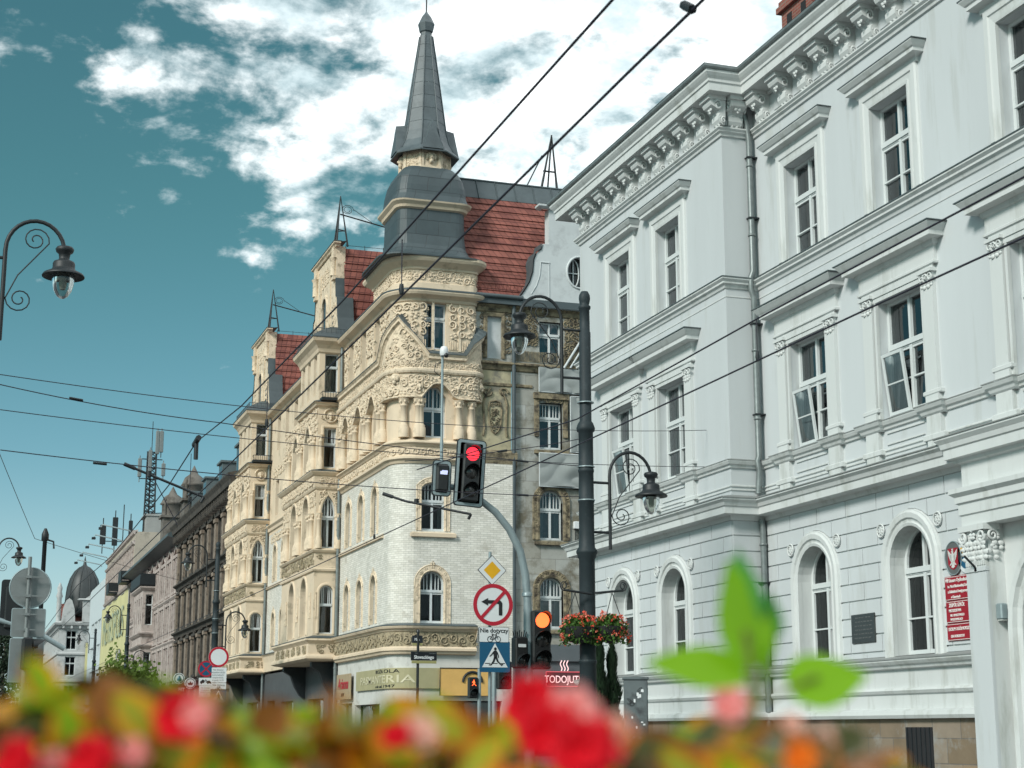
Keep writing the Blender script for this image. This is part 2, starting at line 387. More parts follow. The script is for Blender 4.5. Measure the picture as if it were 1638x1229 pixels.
# ------------------------------------------------------------------ windows
WIN = {}
def window_meshes(key, w, h, top, mats, bars, fr=0.07, tr=None, mull=True, curtain=None, nbar_top=0, mid=None, room=0.9):
    if key in WIN: return WIN[key]
    fm, gm, rm, cm = mats
    b = MB(); f = toph(top, w, h); ol = outline(top, w, h); il = inset(ol, fr); n = len(ol)
    y0, y1 = 0.0, 0.09
    for A_, B_, ya, yb in ((ol, il, y0, y0), (il, il, y0, y1)):
        for i in range(n):
            j = (i + 1) % n
            b.quad((A_[i][0], ya, A_[i][1]), (A_[j][0], ya, A_[j][1]), (B_[j][0], yb, B_[j][1]), (B_[i][0], yb, B_[i][1]))
    def vbar(x, za, zb, t, d=0.0): b.box(x - t / 2, x + t / 2, -0.012 - d, y1 - .02, za, zb)
    def hbar(z, xa, xb, t, d=0.0): b.box(xa, xb, -0.012 - d, y1 - .02, z - t / 2, z + t / 2)
    lim = w / 2 - fr * .6
    tz = h * tr if tr else None
    if mull:
        vbar(0, fr * .5, (tz - .035) if tz else f(0) - fr * .5, .085)
        if tz: vbar(0, tz + .035, f(0) - fr * .5, .07)
    if tz: hbar(tz, -lim, lim, .1, .02); hbar(tz - .06, -lim, lim, .035, -.005)
    if mid is not None:
        z = (tz or h) * mid; hbar(z, -lim, -.045 if mull else lim, .03); 
        if mull: hbar(z, .045, lim, .03)
    if nbar_top and tz:
        half = w / 2 - fr
        for sd in (-1, 1):
            for k in range(nbar_top):
                x = sd * (.04 + (half - .04) * (k + 1) / (nbar_top + 1)); vbar(x, tz + .05, f(x) - fr * .7, .028)
    # sash rails beside the mullion and along the bottom
    if mull:
        for sd in (-1, 1):
            xa, xb = sorted((sd * .045, sd * lim))
            b.box(xa, xb, .004, y1 - .03, fr * .9, fr * .9 + .045)
            if tz: b.box(xa, xb, .004, y1 - .03, tz - .125, tz - .08)
    frame = b.mesh("window", fm)
    g = MB(); gl = inset(ol, fr * .5); g.add([(x, .045, z) for x, z in gl], [tuple(range(n))]); pane = g.mesh("pane", gm)
    r = MB(); D = room; fl = inset(ol, -.01)
    for i in range(n):
        j = (i + 1) % n; r.quad((fl[i][0], .1, fl[i][1]), (fl[j][0], .1, fl[j][1]), (fl[j][0], D, fl[j][1]), (fl[i][0], D, fl[i][1]))
    r.add([(x, D, z) for x, z in fl], [tuple(range(n))]); roomm = r.mesh("interior", rm)
    cur = None
    if curtain:
        c = MB(); kind_, ext = curtain
        spans = {'both': [(-w / 2 + .03, -w / 2 + w * ext), (w / 2 - w * ext, w / 2 - .03)], 'right': [(w / 2 - w * ext, w / 2 - .03)], 'left': [(-w / 2 + .03, -w / 2 + w * ext)], 'full': [(-w / 2 + .03, w / 2 - .03)]}[kind_]
        for xa, xb in spans:
            m_ = max(8, int((xb - xa) / .025)); row = []
            for i in range(m_ + 1):
                x = xa + (xb - xa) * i / m_; row.append((x, .2 + .035 * math.sin(i * 1.3) + .012 * math.sin(i * .7)))
            for i in range(m_):
                c.quad((row[i][0], row[i][1], .04), (row[i + 1][0], row[i + 1][1], .04), (row[i + 1][0], row[i + 1][1], f(row[i + 1][0]) - .03), (row[i][0], row[i][1], f(row[i][0]) - .03), 0, True)
        cur = c.mesh("curtain", cm)
    WIN[key] = (frame, pane, roomm, cur); return WIN[key]
def put_window(parent, ms, loc, rz=0.0, tilt=None):
    w = ob("window", ms[0], parent, loc, (0, 0, rz)); ob("pane", ms[1], w); ob("interior", ms[2], w)
    if ms[3]: ob("curtain", ms[3], w)  # in the school windows the teal sheets imitate sky reflections, not cloth
    return w

# ------------------------------------------------------------------ lettering
FONT = bpy.data.fonts.load("<builtin>") if False else None
def text_mesh(s, size, ext=0.004, bold=0.0, shear=0.0, spacing=1.0, align='CENTER'):
    cu = bpy.data.curves.new("t", 'FONT'); cu.body = s; cu.size = size; cu.extrude = ext; cu.offset = bold; cu.shear = shear; cu.space_character = spacing
    cu.align_x = align; cu.align_y = 'CENTER'; cu.resolution_u = 3
    o = bpy.data.objects.new("t", cu); COL.objects.link(o); dg = bpy.context.evaluated_depsgraph_get(); dg.update()
    me = bpy.data.meshes.new_from_object(o.evaluated_get(dg)); bpy.data.objects.remove(o); bpy.data.curves.remove(cu); return me
def lettering(parent, s, size, mat_, loc, rz=0.0, name="lettering", sx=1.0, **k):
    me = text_mesh(s, size, **k); me.materials.clear(); me.materials.append(mat_)
    return ob(name, me, parent, loc, (PI / 2, 0, rz), sc_=(sx, 1, 1))
M = {}
M['white'] = mat('white_render', (.53, .557, .57), .75, .06, .45, .06, 60, dirt=((.47, .49, .485), .22, 1.8), stretch=(1, 1, .13))
M['white_trim'] = mat('white_stucco_trim', (.59, .61, .605), .7, .05, .8, .08, 40, dirt=((.46, .475, .455), .28, 2.6), stretch=(1, 1, .2))
M['plinth'] = brickmat('plinth_stone', (.20, .15, .10), (.27, .22, .17), (.16, .14, .12), .85, .42, .012, .85, .4, dirt=((.28, .27, .25), .25, 1.4))
M['zinc'] = mat('zinc_sheet', (.12, .145, .15), .5, .12, 2.0, 0, spec=.5, metal=.35)
M['ledge'] = mat('ledge_sheet', (.25, .26, .255), .6, .15, 2.0)
M['pipe'] = mat('zinc_pipe', (.20, .225, .225), .45, .2, 6, metal=.4)
M['winwhite'] = mat('white_window_paint', (.60, .63, .63), .45, .03, 3)
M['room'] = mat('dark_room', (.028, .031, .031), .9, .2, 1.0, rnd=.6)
M['curtain'] = mat('pale_curtain', (.42, .45, .45), .9, .1, 3, rnd=.3)
M['curtain_or_reflection'] = mat('teal_curtain_or_reflection', (.18, .38, .44), .9, .08, 3)  # teal cloth; in the school windows its colour imitates reflected sky
M['glass'] = glassmat('window_glass', (.5, .55, .55), .015, 1.6)
M['glassdark'] = glassmat('dim_window_glass', (.38, .41, .41), .03, .9)
M['cream'] = mat('cream_stucco', (.67, .545, .405), .8, .07, 1.2, .08, 45, dirt=((.43, .35, .25), .2, 1.6))
M['creamcarve'] = mat('cream_carved_stucco', (.68, .56, .42), .85, .12, 3.0, .3, 26, dirt=((.33, .27, .19), .3, 5))
M['cream_dirty'] = mat('cream_weathered', (.52, .42, .29), .85, .12, 2.0, .1, 40, dirt=((.26, .21, .15), .35, 2.5))
M['friezegold'] = mat('carved_frieze_stone', (.36, .30, .20), .85, .2, 5, .3, 30, dirt=((.12, .10, .07), .4, 7))
M['brick'] = brickmat('white_glazed_brick', (.78, .75, .69), (.63, .605, .54), (.48, .465, .42), .27, .085, .009, .55, .4, dirt=((.45, .42, .36), .12, 1.0))
M['slate'] = brickmat('grey_sheet_roof', (.05, .07, .078), (.06, .08, .088), (.025, .035, .04), .95, .62, .012, .5, .5, off=.5, spec=.5)
M['slate_plain'] = mat('grey_sheet_metal', (.065, .085, .093), .5, .15, 1.6, spec=.5)
M['tile'] = brickmat('red_clay_tiles', (.29, .105, .082), (.195, .07, .056), (.09, .032, .03), .27, .38, .014, .8, .8, off=0.0, dirt=((.15, .05, .045), .3, 1.2), roofy=False)
M['iron'] = mat('dark_iron', (.011, .015, .018), .55, .15, 5, spec=.5)
M['poleiron'] = mat('painted_pole_iron', (.022, .032, .037), .6, .12, 4, spec=.3, dirt=((.04, .052, .057), .12, 9))
M['black'] = mat('black_plastic', (.012, .013, .014), .4, .1, 5, spec=.5)
M['blackmatt'] = mat('black_matt', (.02, .02, .022), .8, .1, 5)
M['galv'] = mat('galvanised_steel', (.27, .33, .345), .45, .1, 8, metal=.3)
M['signgrey'] = mat('sign_back_grey', (.20, .22, .22), .55, .08, 6, metal=.3)
M['signwhite'] = mat('sign_white', (.66, .68, .69), .4, .02, 3)
M['signred'] = mat('sign_red', (.42, .012, .03), .4, .03, 4)
M['signblue'] = mat('sign_blue', (.008, .085, .17), .4, .05, 4)
M['signyellow'] = mat('sign_yellow', (.70, .37, .01), .4, .04, 4)
M['signblack'] = mat('sign_black', (.014, .014, .016), .4, 0, 4)
M['redlamp'] = mat('lit_red_lens', (.4, .01, .01), .3, 0, 1, emit=(1, .03, .05), estr=1.6)
M['orangelamp'] = mat('lit_amber_red_lens', (.4, .05, .01), .3, 0, 1, emit=(1, .12, .03), estr=2.2)
M['lens'] = mat('unlit_lens', (.02, .02, .02), .15, .2, 6, spec=.6)
M['lampglass'] = mat('lamp_globe_glass', (.40, .42, .40), .15, .1, 3, spec=.6)
M['asphalt'] = mat('asphalt', (.05, .05, .052), .9, .25, .6, .3, 60)
M['paving'] = brickmat('paving_slabs', (.20, .195, .185), (.16, .157, .15), (.09, .09, .085), .5, .5, .01, .9, .3, roofy=False)
M['kerb'] = mat('kerb_stone', (.26, .26, .25), .85, .15, 2)
M['steelrail'] = mat('tram_rail', (.22, .21, .2), .3, .1, 6, metal=.9)
M['wirem'] = mat('overhead_wire', (.02, .018, .03), .5, 0, 1)

# ---- white school building ------------------------------------------------
wb = thing("school_building", "long white stuccoed building with bracketed cornice, arched ground floor windows and pedimented upper windows", "building", (16, 30.73, 0), -PI / 2)
WP = [(-8.8, 9), (-8.8, -.78), (0, -.78), (0, 0), (16, 0)]
EP = [(7.54, 0), (7.54, -.22), (16, -.22)]            # entrance bay
risal = seg((-8.8, -.78), (0, -.78)); retn = seg((0, -.78), (0, 0)); main = flat(0)
RC = [-5.95, -2.95]; MC = [2.1, 5.58, 9.7, 13.3]
def wops(cs, off=0.0):
    up = [(c + off, 11.09, 1.34, 2.07, 'rect') for c in cs]; mid = [(c + off, 7.06, 1.54, 2.24, 'rect') for c in cs]
    return up, mid
GH = 2.66; GZ = 2.66
# smooth upper walls
b = MB()
for mp, cs, a0, a1, off in ((risal, RC, 0, 8.8, 8.8), (main, MC, 0, 16, 0)):
    up, mid = wops(cs, off)
    wall(b, mp, a0, a1, 6.1, 14.35, up + mid, .26)
wall(b, retn, 0, .78, 6.1, 14.35); wall(b, seg((-8.8, 9), (-8.8, -.78)), 0, 9.78, 0, 14.35)
# frieze wall behind the brackets and top
for mp, L_ in ((risal, 8.8), (retn, .78), (main, 16)): wall(b, mp, 0, L_, 14.35, 15.1)
wall(b, seg((-8.8, 9), (-8.8, -.78)), 0, 9.78, 14.35, 15.1)
b.build("wall", M['white'], wb)
# ground floor: real rusticated blocks with open joints
b = MB(); b2 = MB(); rng = random.Random(4)
for mp, cs, a0, a1, off in ((risal, RC, 0, 8.8, 8.8), (main, MC[:2], 0, 7.54, 0), (retn, [], 0, .78, 0)):
    ops = [(c + off, GZ, 1.32, 2.33, 'round') for c in cs]
    big = [(c + off, GZ - .3, 1.92, 2.94, 'round') for c in cs]
    wall(b2, mp, a0, a1, 2.6, 5.75, ops, .42)
    k = 0; z = 5.72
    while z > 2.72:
        zb = max(z - .325, 2.68); g = .028
        a = a0; ln = 1.12; first = True
        edges = [a0]
        st = .56 if k % 2 else 1.12
        x = a0 + st
        while x < a1 - .25: edges.append(x); x += ln
        edges.append(a1)
        for ea, eb in zip(edges[:-1], edges[1:]):
            wall(b, mp, ea + (.012 if ea > a0 else 0), eb - (.012 if eb < a1 else 0), zb + g, z, big, 0, .03, .03)
        z -= .325; k += 1
b.build("rustication", M['white'], wb); b2.build("wall", M['white_trim'], wb)
# entrance bay wall
b = MB(); ep = seg((7.54, -.22), (16, -.22))
dop = [(3.6, 0.2, 3.0, 4.3, 'round')]
inner = seg((8.135, .1), (16, .1))
wall(b, inner, 0, 7.8, 0, 5.3, [(1.78, .2, 2.7, 4.15, 'round')], .5)
b.quad((8.137, -.2, 0), (8.137, .1, 0), (8.137, .1, 4.75), (8.137, -.2, 4.75))
ringband(b, inner, 1.78, .2, 'round', 2.7, 4.15, [(0, -.06), (0, .05), (.06, .1), (.1, .03), (.13, .05), (.15, .13), (.24, .15), (.27, .06), (.33, .06), (.34, 0)])
b.build("portal_wall", M['white_trim'], wb)
b = MB(); mbox(b, ep, 0.02, .58, 0, 4.0, -.22, .03); mbox(b, ep, .0, .59, 3.95, 4.018, -.2, .05)
pil = b.build("portal_pilaster", M['white'], wb)
b = MB(); mbox(b, ep, .02, .58, 4.02, 4.62, -.2, .03); mbox(b, ep, -.06, .66, 4.62, 4.72, -.22, .1)
for i in range(9): mbox(b, ep, .04 + i * .062, .075 + i * .062, 4.05, 4.12, .03, .05)
for i, a in enumerate((.08, .3, .52)):
    leafbit(b, ep, a, 4.17, .2, .03, PI / 2)
    leafbit(b, ep, a, 4.33, .18, .06, PI / 2)
for sd, a in ((1, .04), (-1, .56)): scroll(b, ep, a, 4.53, .11, .06, 1.5, sd, .3, PI if sd > 0 else 0)
leafbit(b, ep, .3, 4.5, .12, .07, PI / 2)
rp = seg((8.14, -.22), (8.14, .3))
leafbit(b, rp, .1, 4.17, .2, .0, PI / 2); scroll(b, rp, .1, 4.53, .11, .02, 1.5, 1, .3, 0); leafbit(b, rp, .2, 4.33, .17, .02, PI / 2)
b.build("capital", M['white_trim'], pil)
b = MB()
sweep(b, [(.0, 4.72), (.03, 4.72), (.03, 4.9), (.06, 4.92), (.06, 5.1), (.1, 5.12), (.1, 5.22), (.17, 5.28), (.17, 5.36), (0, 5.40)], EP)
b.quad((7.54, -.22, 4.722), (16, -.22, 4.722), (16, .2, 4.722), (7.54, .2, 4.722))
sweep(b, [(0, 5.38), (0, 5.82)], EP)
sweep(b, [(0, 5.78), (.08, 5.8), (.1, 5.86), (.2, 5.87), (.2, 6.03), (.23, 6.05), (.25, 6.13), (.31, 6.2), (.31, 6.24)], EP)
b.build("entablature", M['white_trim'], wb)
b = MB(); sweep(b, [(.33, 6.235), (.33, 6.255), (-.2, 6.40)], EP); b.build("ledge_cover", M['ledge'], wb)
# base
b = MB(); sweep(b, [(.06, 0), (.06, 1.60)], WP[:4] + [(7.54, 0)])
PL = b.build("plinth", M['plinth'], wb)
b = MB()
for c in (5.6,): mbox(b, main, c - .42, c + .42, .55, 1.45, 0, .075)
b.build("basement_window", M['blackmatt'], wb)
b = MB()
for c in (5.6,):
    for i in range(6): mbox(b, main, c - .36 + i * .14, c - .345 + i * .14, .55, 1.45, .075, .09)
b.build("basement_grille", M['iron'], wb)
b = MB()
BP = WP[:4] + [(7.54, 0)]
sweep(b, [(.06, 1.6), (.16, 1.6), (.19, 1.66), (.17, 1.73), (.1, 1.76), (.03, 1.77), (.03, 2.02), (.07, 2.04), (.1, 2.09), (.07, 2.13), (.02, 2.14), (.02, 2.46), (.10, 2.48), (.12, 2.53), (.16, 2.55), (.2, 2.6), (.2, 2.63)], BP)
b.build("base_mouldings", M['white_trim'], wb)
b = MB(); sweep(b, [(.215, 2.63), (.215, 2.65), (0.0, 2.71)], BP); b.build("sill_cover", M['ledge'], wb)
# ground-floor cornice
b = MB()
sweep(b, [(0, 5.72), (.05, 5.73), (.08, 5.80), (.1, 5.82), (.32, 5.83), (.32, 5.97), (.35, 5.99), (.38, 6.06), (.44, 6.11), (.44, 6.15)], WP[:4] + [(7.5, 0)])
b.build("ground_floor_cornice", M['white_trim'], wb)
b = MB(); sweep(b, [(.46, 6.145), (.46, 6.165), (0, 6.27)], WP); b.build("ledge_cover", M['ledge'], wb)
# balustrade zone of the first floor
b = MB()
sweep(b, [(0, 6.36), (.025, 6.37), (.025, 6.40), (0, 6.41)], WP); sweep(b, [(0, 6.44), (.03, 6.45), (.03, 6.475), (0, 6.49)], WP)
sweep(b, [(0, 6.84), (.04, 6.85), (.05, 6.9), (.09, 6.92), (.12, 6.98), (.12, 7.0)], WP)
for mp, cs, off in ((risal, RC, 8.8), (main, MC, 0)):
    for c in cs:
        for sd in (-1, 1):
            a = c + off + sd * 1.03
            mbox(b, mp, a - .22, a + .22, 6.26, 6.86, -.01, .09)
            mould(b, mp, a - .22, a + .22, [(.09, 6.38), (.11, 6.39), (.11, 6.47), (.09, 6.49)])
            mould(b, mp, a - .22, a + .22, [(.09, 6.82), (.12, 6.85), (.14, 6.9), (.18, 6.93), (.21, 6.99), (.21, 7.0)])
        mbox(b, mp, c + off - .62, c + off + .62, 6.55, 6.58, 0, .025); mbox(b, mp, c + off - .62, c + off + .62, 6.76, 6.79, 0, .025)
b.build("balustrade_panels", M['white_trim'], wb)
b = MB(); sweep(b, [(.13, 7.0), (.13, 7.015), (0, 7.05)], WP)
for mp, cs, off in ((risal, RC, 8.8), (main, MC, 0)):
    for c in cs:
        for sd in (-1, 1): mould(b, mp, c + off + sd * 1.03 - .22, c + off + sd * 1.03 + .22, [(.22, 7.0), (.22, 7.02), (.09, 7.06)])
b.build("ledge_cover", M['ledge'], wb)
# string course below the second floor
b = MB()
sweep(b, [(0, 10.6), (.012, 10.605), (.012, 10.63), (0, 10.635)], WP)
sweep(b, [(0, 10.78), (.03, 10.8), (.05, 10.86), (.1, 10.89), (.1, 10.93), (.15, 10.98), (.15, 11.02)], WP); b.build("string_course", M['white_trim'], wb)
b = MB(); sweep(b, [(.165, 11.015), (.165, 11.035), (0, 11.09)], WP); b.build("ledge_cover", M['zinc'], wb)
# crowning cornice
b = MB()
sweep(b, [(0, 14.28), (.04, 14.29), (.05, 14.34), (.1, 14.38), (.1, 14.4), (.14, 14.44), (.14, 14.47), (.02, 14.49)], WP)
sweep(b, [(.02, 15.03), (.08, 15.05), (.08, 15.11), (.52, 15.12), (.52, 15.3), (.55, 15.32), (.55, 15.38), (.6, 15.44), (.64, 15.5), (.64, 15.56)], WP)
b.build("crowning_cornice", M['white_trim'], wb)
b = MB(); sweep(b, [(.645, 15.56), (.68, 15.57), (.7, 15.60), (.7, 15.655), (.68, 15.665), (.5, 15.67), (-.5, 16.0)], WP); b.build("gutter", M['pipe'], wb)
# acanthus brackets
def bracket_mesh():
    b = MB(); w = .2
    prof = [(0, 0), (.06, .0), (.13, .03), (.17, .09), (.17, .16), (.14, .21), (.17, .26), (.27, .30), (.36, .33), (.39, .38), (.39, .43), (0, .43)]
    b.extrude(prof, lambda o, z: (-w * (.75 + .25 * z / .43), -o, z), lambda o, z: (w * (.75 + .25 * z / .43), -o, z))
    mp = lambda a, z, o: (a, -o, z)
    b.box(-w - .03, w + .03, -.45, 0, .43, .5)
    for sd in (-1, 1):
        side = lambda a, z, o, sd=sd: (sd * (w + o * .7), -a, z)
        scroll(b, side, .2, .33, .1, 0, 1.4, 1, .3, .5); scroll(b, side, .06, .07, .06, -.02, 1.4, -1, .3, 2)
        scroll(b, mp, sd * .09, .12, .07, .12, 1.3, sd, .3, 0)
    leafbit(b, mp, 0, .2, .2, .12, PI / 2); leafbit(b, mp, 0, .02, .16, .1, PI / 2); leafbit(b, mp, 0, .34, .12, .3, -PI / 2)
    for sd in (-1, 1): leafbit(b, mp, sd * .1, .28, .1, .2, PI / 2)
    return b.mesh("corbel", M['white_trim'])
bm = bracket_mesh()
for k in range(11): ob("corbel", bm, wb, (-8.26 + .831 * k, -.78, 14.485), sc_=(1.05, .96, 1.265))
ob("corbel", bm, wb, (0, -.5, 14.485), (0, 0, PI / 2), sc_=(1.05, .96, 1.265))
for k in range(-0, 18): ob("corbel", bm, wb, (.8 + .87 * k if k else .62, 0, 14.485), sc_=(1.05, .96, 1.265))
b = MB()
for k in range(10): mbox(b, risal, .54 + .831 * k + .24, .54 + .831 * k + .59, 14.56, 14.98, -.02, .02); b.cut()
for k in range(17): mbox(b, main, .8 + .87 * k + .26, .8 + .87 * k + .61, 14.6, 14.92, -.02, .02); b.cut()
b.build_each("frieze_panel", M['white'], wb)
# windows and their dressings
gm = (M['winwhite'], M['glass'], M['room'], M['curtain']); gmb = (M['winwhite'], M['glass'], M['room'], M['curtain_or_reflection'])
W2 = window_meshes('w2', 1.34, 2.07, 'rect', gm, 0, .075, .63, True, None, 0, .42)
W2c = window_meshes('w2c', 1.34, 2.07, 'rect', gmb, 0, .075, .63, True, ('right', .3), 0, .42)  # teal sheet on the right paints in the sky's reflection
W1 = window_meshes('w1', 1.54, 2.24, 'rect', gm, 0, .075, .6, True, ('left', .28), 0, .5)
W1c = window_meshes('w1c', 1.54, 2.24, 'rect', gmb, 0, .075, .6, True, ('right', .25), 0, .5)  # same painted sky reflection, as a teal sheet behind the pane
G1 = window_meshes('g1', 1.32, 2.33, 'round', (M['winwhite'], M['glassdark'], M['room'], M['curtain']), 0, .075, .66, True, None, 0, .44)
def hood2():
    b = MB(); f = flat(0)
    rb = [(0, -.02), (0, .05), (.05, .06), (.06, .03), (.17, .045), (.19, .07), (.30, .07), (.33, .04), (.34, 0)]
    ringband(b, f, 0, 0, 'rect', 1.34, 2.07, rb)
    mould(b, f, -1.0, 1.0, [(.04, 2.36), (.06, 2.37), (.07, 2.45), (.1, 2.47), (.22, 2.49), (.22, 2.56), (.25, 2.58), (.31, 2.66), (.31, 2.68)])
    return b.mesh("window_hood", M['white_trim'])
def cover(w, z, o):
    b = MB(); mould(b, flat(0), -w, w, [(o, z), (o, z + .02), (0, z + .07)]); return b.mesh("hood_cover", M['zinc'])
def hood1():
    b = MB(); f = flat(0)
    mbox(b, f, -.99, .99, 2.24, 2.34, -.01, .05)           # lintel
    for x in (-.798, .798): mbox(b, f, x - .035, x + .035, 0, 2.24, -.02, .045)
    mould(b, f, -1.22, 1.22, [(.07, 2.46), (.1, 2.48), (.1, 2.52), (.07, 2.54), (.07, 2.80), (.11, 2.83), (.13, 2.9), (.3, 2.92), (.3, 3.0), (.33, 3.03), (.4, 3.12), (.4, 3.14)])
    mbox(b, f, -1.22, 1.22, 2.33, 2.48, -.01, .07)
    return b.mesh("window_hood", M['white_trim'])
def pilaster1():
    b = MB(); f = flat(0)
    mbox(b, f, -.2, .2, 0, .12, -.01, .1); mould(b, f, -.17, .17, [(.08, .12), (.1, .14), (.1, .2), (.07, .22)]); mbox(b, f, -.17, .17, .2, 2.06, -.01, .08)
    return b.mesh("window_pilaster", M['white_trim'])
def cap1():
    b = MB(); f = flat(0)
    mbox(b, f, -.17, .17, 2.06, 2.34, -.01, .08); mbox(b, f, -.22, .22, 2.34, 2.40, -.01, .14)
    for sd in (-1, 1): scroll(b, f, sd * .13, 2.27, .085, .09, 1.5, -sd, .3, 0); leafbit(b, f, sd * .1, 2.1, .13, .085, PI / 2)
    leafbit(b, f, 0, 2.08, .17, .09, PI / 2); scroll(b, f, 0, 2.26, .06, .11, 1.2, 1, .35, 0)
    return b.mesh("capital", M['white_trim'])
H2, C2, H1, C1, P1, K1 = hood2(), cover(1.02, 2.68, .32), hood1(), cover(1.24, 3.14, .42), pilaster1(), cap1()
def sash_mesh():
    b = MB(); w = .70; h = 1.16; t = .06
    for x in (0, w - t): b.box(x, x + t, 0, .045, 0, h)
    for z in (0, h - t): b.box(t, w - t, 0, .045, z, z + t)
    b.box(t, w - t, .01, .035, h * .5 - .014, h * .5 + .014); return b.mesh("tilted_sash", M['winwhite'])
SASH = sash_mesh()
sp_ = MB(); sp_.quad((.05, .022, .05), (.65, .022, .05), (.65, .022, 1.1), (.05, .022, 1.1)); SPANE = sp_.mesh("pane", M['glass'])
def archband():
    b = MB(); f = flat(0)
    ringband(b, f, 0, 0, 'round', 1.32, 2.33, [(0, -.05), (0, .045), (.05, .06), (.07, .03), (.12, .04), (.14, .075), (.23, .085), (.27, .05), (.29, .05), (.3, 0)])
    return b.mesh("arch_surround", M['white_trim'])
AB = archband()
def rosette():
    b = MB(); f = flat(0); n = 12
    b.tube([(.12 * math.cos(2 * PI * i / n), -.035, .12 * math.sin(2 * PI * i / n)) for i in range(n)], .018, 5, closed=True)
    for i in range(6): leafbit(b, f, .02 * math.cos(i * PI / 3), .02 * math.sin(i * PI / 3), .07, .03, i * PI / 3)
    return b.mesh("rosette", M['white_trim'])
RO = rosette()
i_ = 0
for cs, y in ((RC, -.78), (MC, 0)):
    for c in cs:
        put_window(wb, W2 if y else W2c, (c, y + .2, 11.10)); ob("window_hood", H2, wb, (c, y, 11.10)); ob("hood_cover", C2, wb, (c, y, 11.10))
        put_window(wb, W1 if i_ != 3 else W1c, (c, y + .2, 7.07))
        ob("window_hood", H1, wb, (c, y, 7.06)); ob("hood_cover", C1, wb, (c, y, 7.06))
        if i_ in (0, 2, 3):
            s_ = ob("tilted_sash", SASH, wb, (c - .72, y + .13, 7.12), (rad(7), 0, 0)); ob("pane", SPANE, s_)
        for sd in (-1, 1):
            p = ob("window_pilaster", P1, wb, (c + sd * 1.03, y, 7.06)); ob("capital", K1, p)
        if i_ < 4:
            put_window(wb, G1, (c, y + .24, 2.69)); ob("arch_surround", AB, wb, (c, y - .03, 2.66))
            for sd in (-1, 1): ob("rosette", RO, wb, (c + sd * .93, y - .03, 5.0))
        i_ += 1
# shallow sloping sills inside the ground-floor arches
b = MB()
for cs, y in ((RC, -.78), (MC[:2], 0)):
    for c in cs: b.quad((c - .66, y - .06, 2.70), (c + .66, y - .06, 2.70), (c + .66, y + .42, 2.75), (c - .66, y + .42, 2.75)); b.cut()
b.build_each("window_sill", M['ledge'], wb)
# down pipe in the re-entrant corner
b = MB()
b.tube([(.16, -.62, 15.6), (.15, -.6, 15.35), (.1, -.3, 15.0), (.1, -.2, 14.6), (.1, -.16, 14.2), (.1, -.16, 11.2), (.1, -.22, 11.05), (.1, -.22, 10.8), (.1, -.16, 10.6), (.1, -.16, 7.1), (.1, -.2, 7.0), (.1, -.16, 6.8), (.1, -.2, 6.3)], .068, 10)
b.tube([(.1, -.14, 5.75), (.1, -.12, 5.5), (.1, -.12, .2)], .068, 10)
for z in (13.6, 12.0, 9.4, 7.9, 5.2, 3.6): b.lathe([(.075, 0), (.085, .0), (.085, .05), (.075, .05)], (.1, -.16 if z > 6 else -.12, z), 10)
b.build("drain_pipe", M['pipe'], wb)
b = MB()
for z in (8.0, 10.0, 12.4, 13.8, 4.4): mbox(b, main, .02, .18, z, z + .03, 0, .24); b.cut()
b.build_each("pipe_bracket", M['iron'], wb)
# roof
b = MB()
b.add([(-9.1, -1.3, 15.85), (.3, -1.3, 15.85), (.3, -.5, 15.85), (16, -.5, 15.85), (16, 8, 18.2), (-4, 8, 18.2), (-9.1, 8, 15.85)], [(0, 1, 2, 5), (2, 3, 4, 5), (0, 5, 6)])
b.build("roof", M['slate_plain'], wb)
ch = MB()
ch.box(-2.5, -1.0, 2.2, 3.0, 15.9, 18.75, 0); ch.box(-2.6, -.9, 2.1, 3.1, 18.75, 18.9, 0); ch.box(-2.55, -.95, 2.15, 3.05, 18.9, 19.05, 0)
for x in (-2.1, -1.4): ch.box(x - .12, x + .12, 2.19, 2.5, 18.2, 18.6, 1)
M['redbrick'] = brickmat('red_chimney_brick', (.27, .085, .065), (.22, .07, .055), (.25, .18, .15), .26, .08, .012)
ch.build("chimney", [M['redbrick'], M['blackmatt']], wb)
b = MB(); mbox(b, risal, 8.8 - 4.05, 8.8 - 3.93, 6.58, 6.88, 0, .1); b.build("alarm_box", mat('alarm_box', (.40, .33, .26), .5), wb)

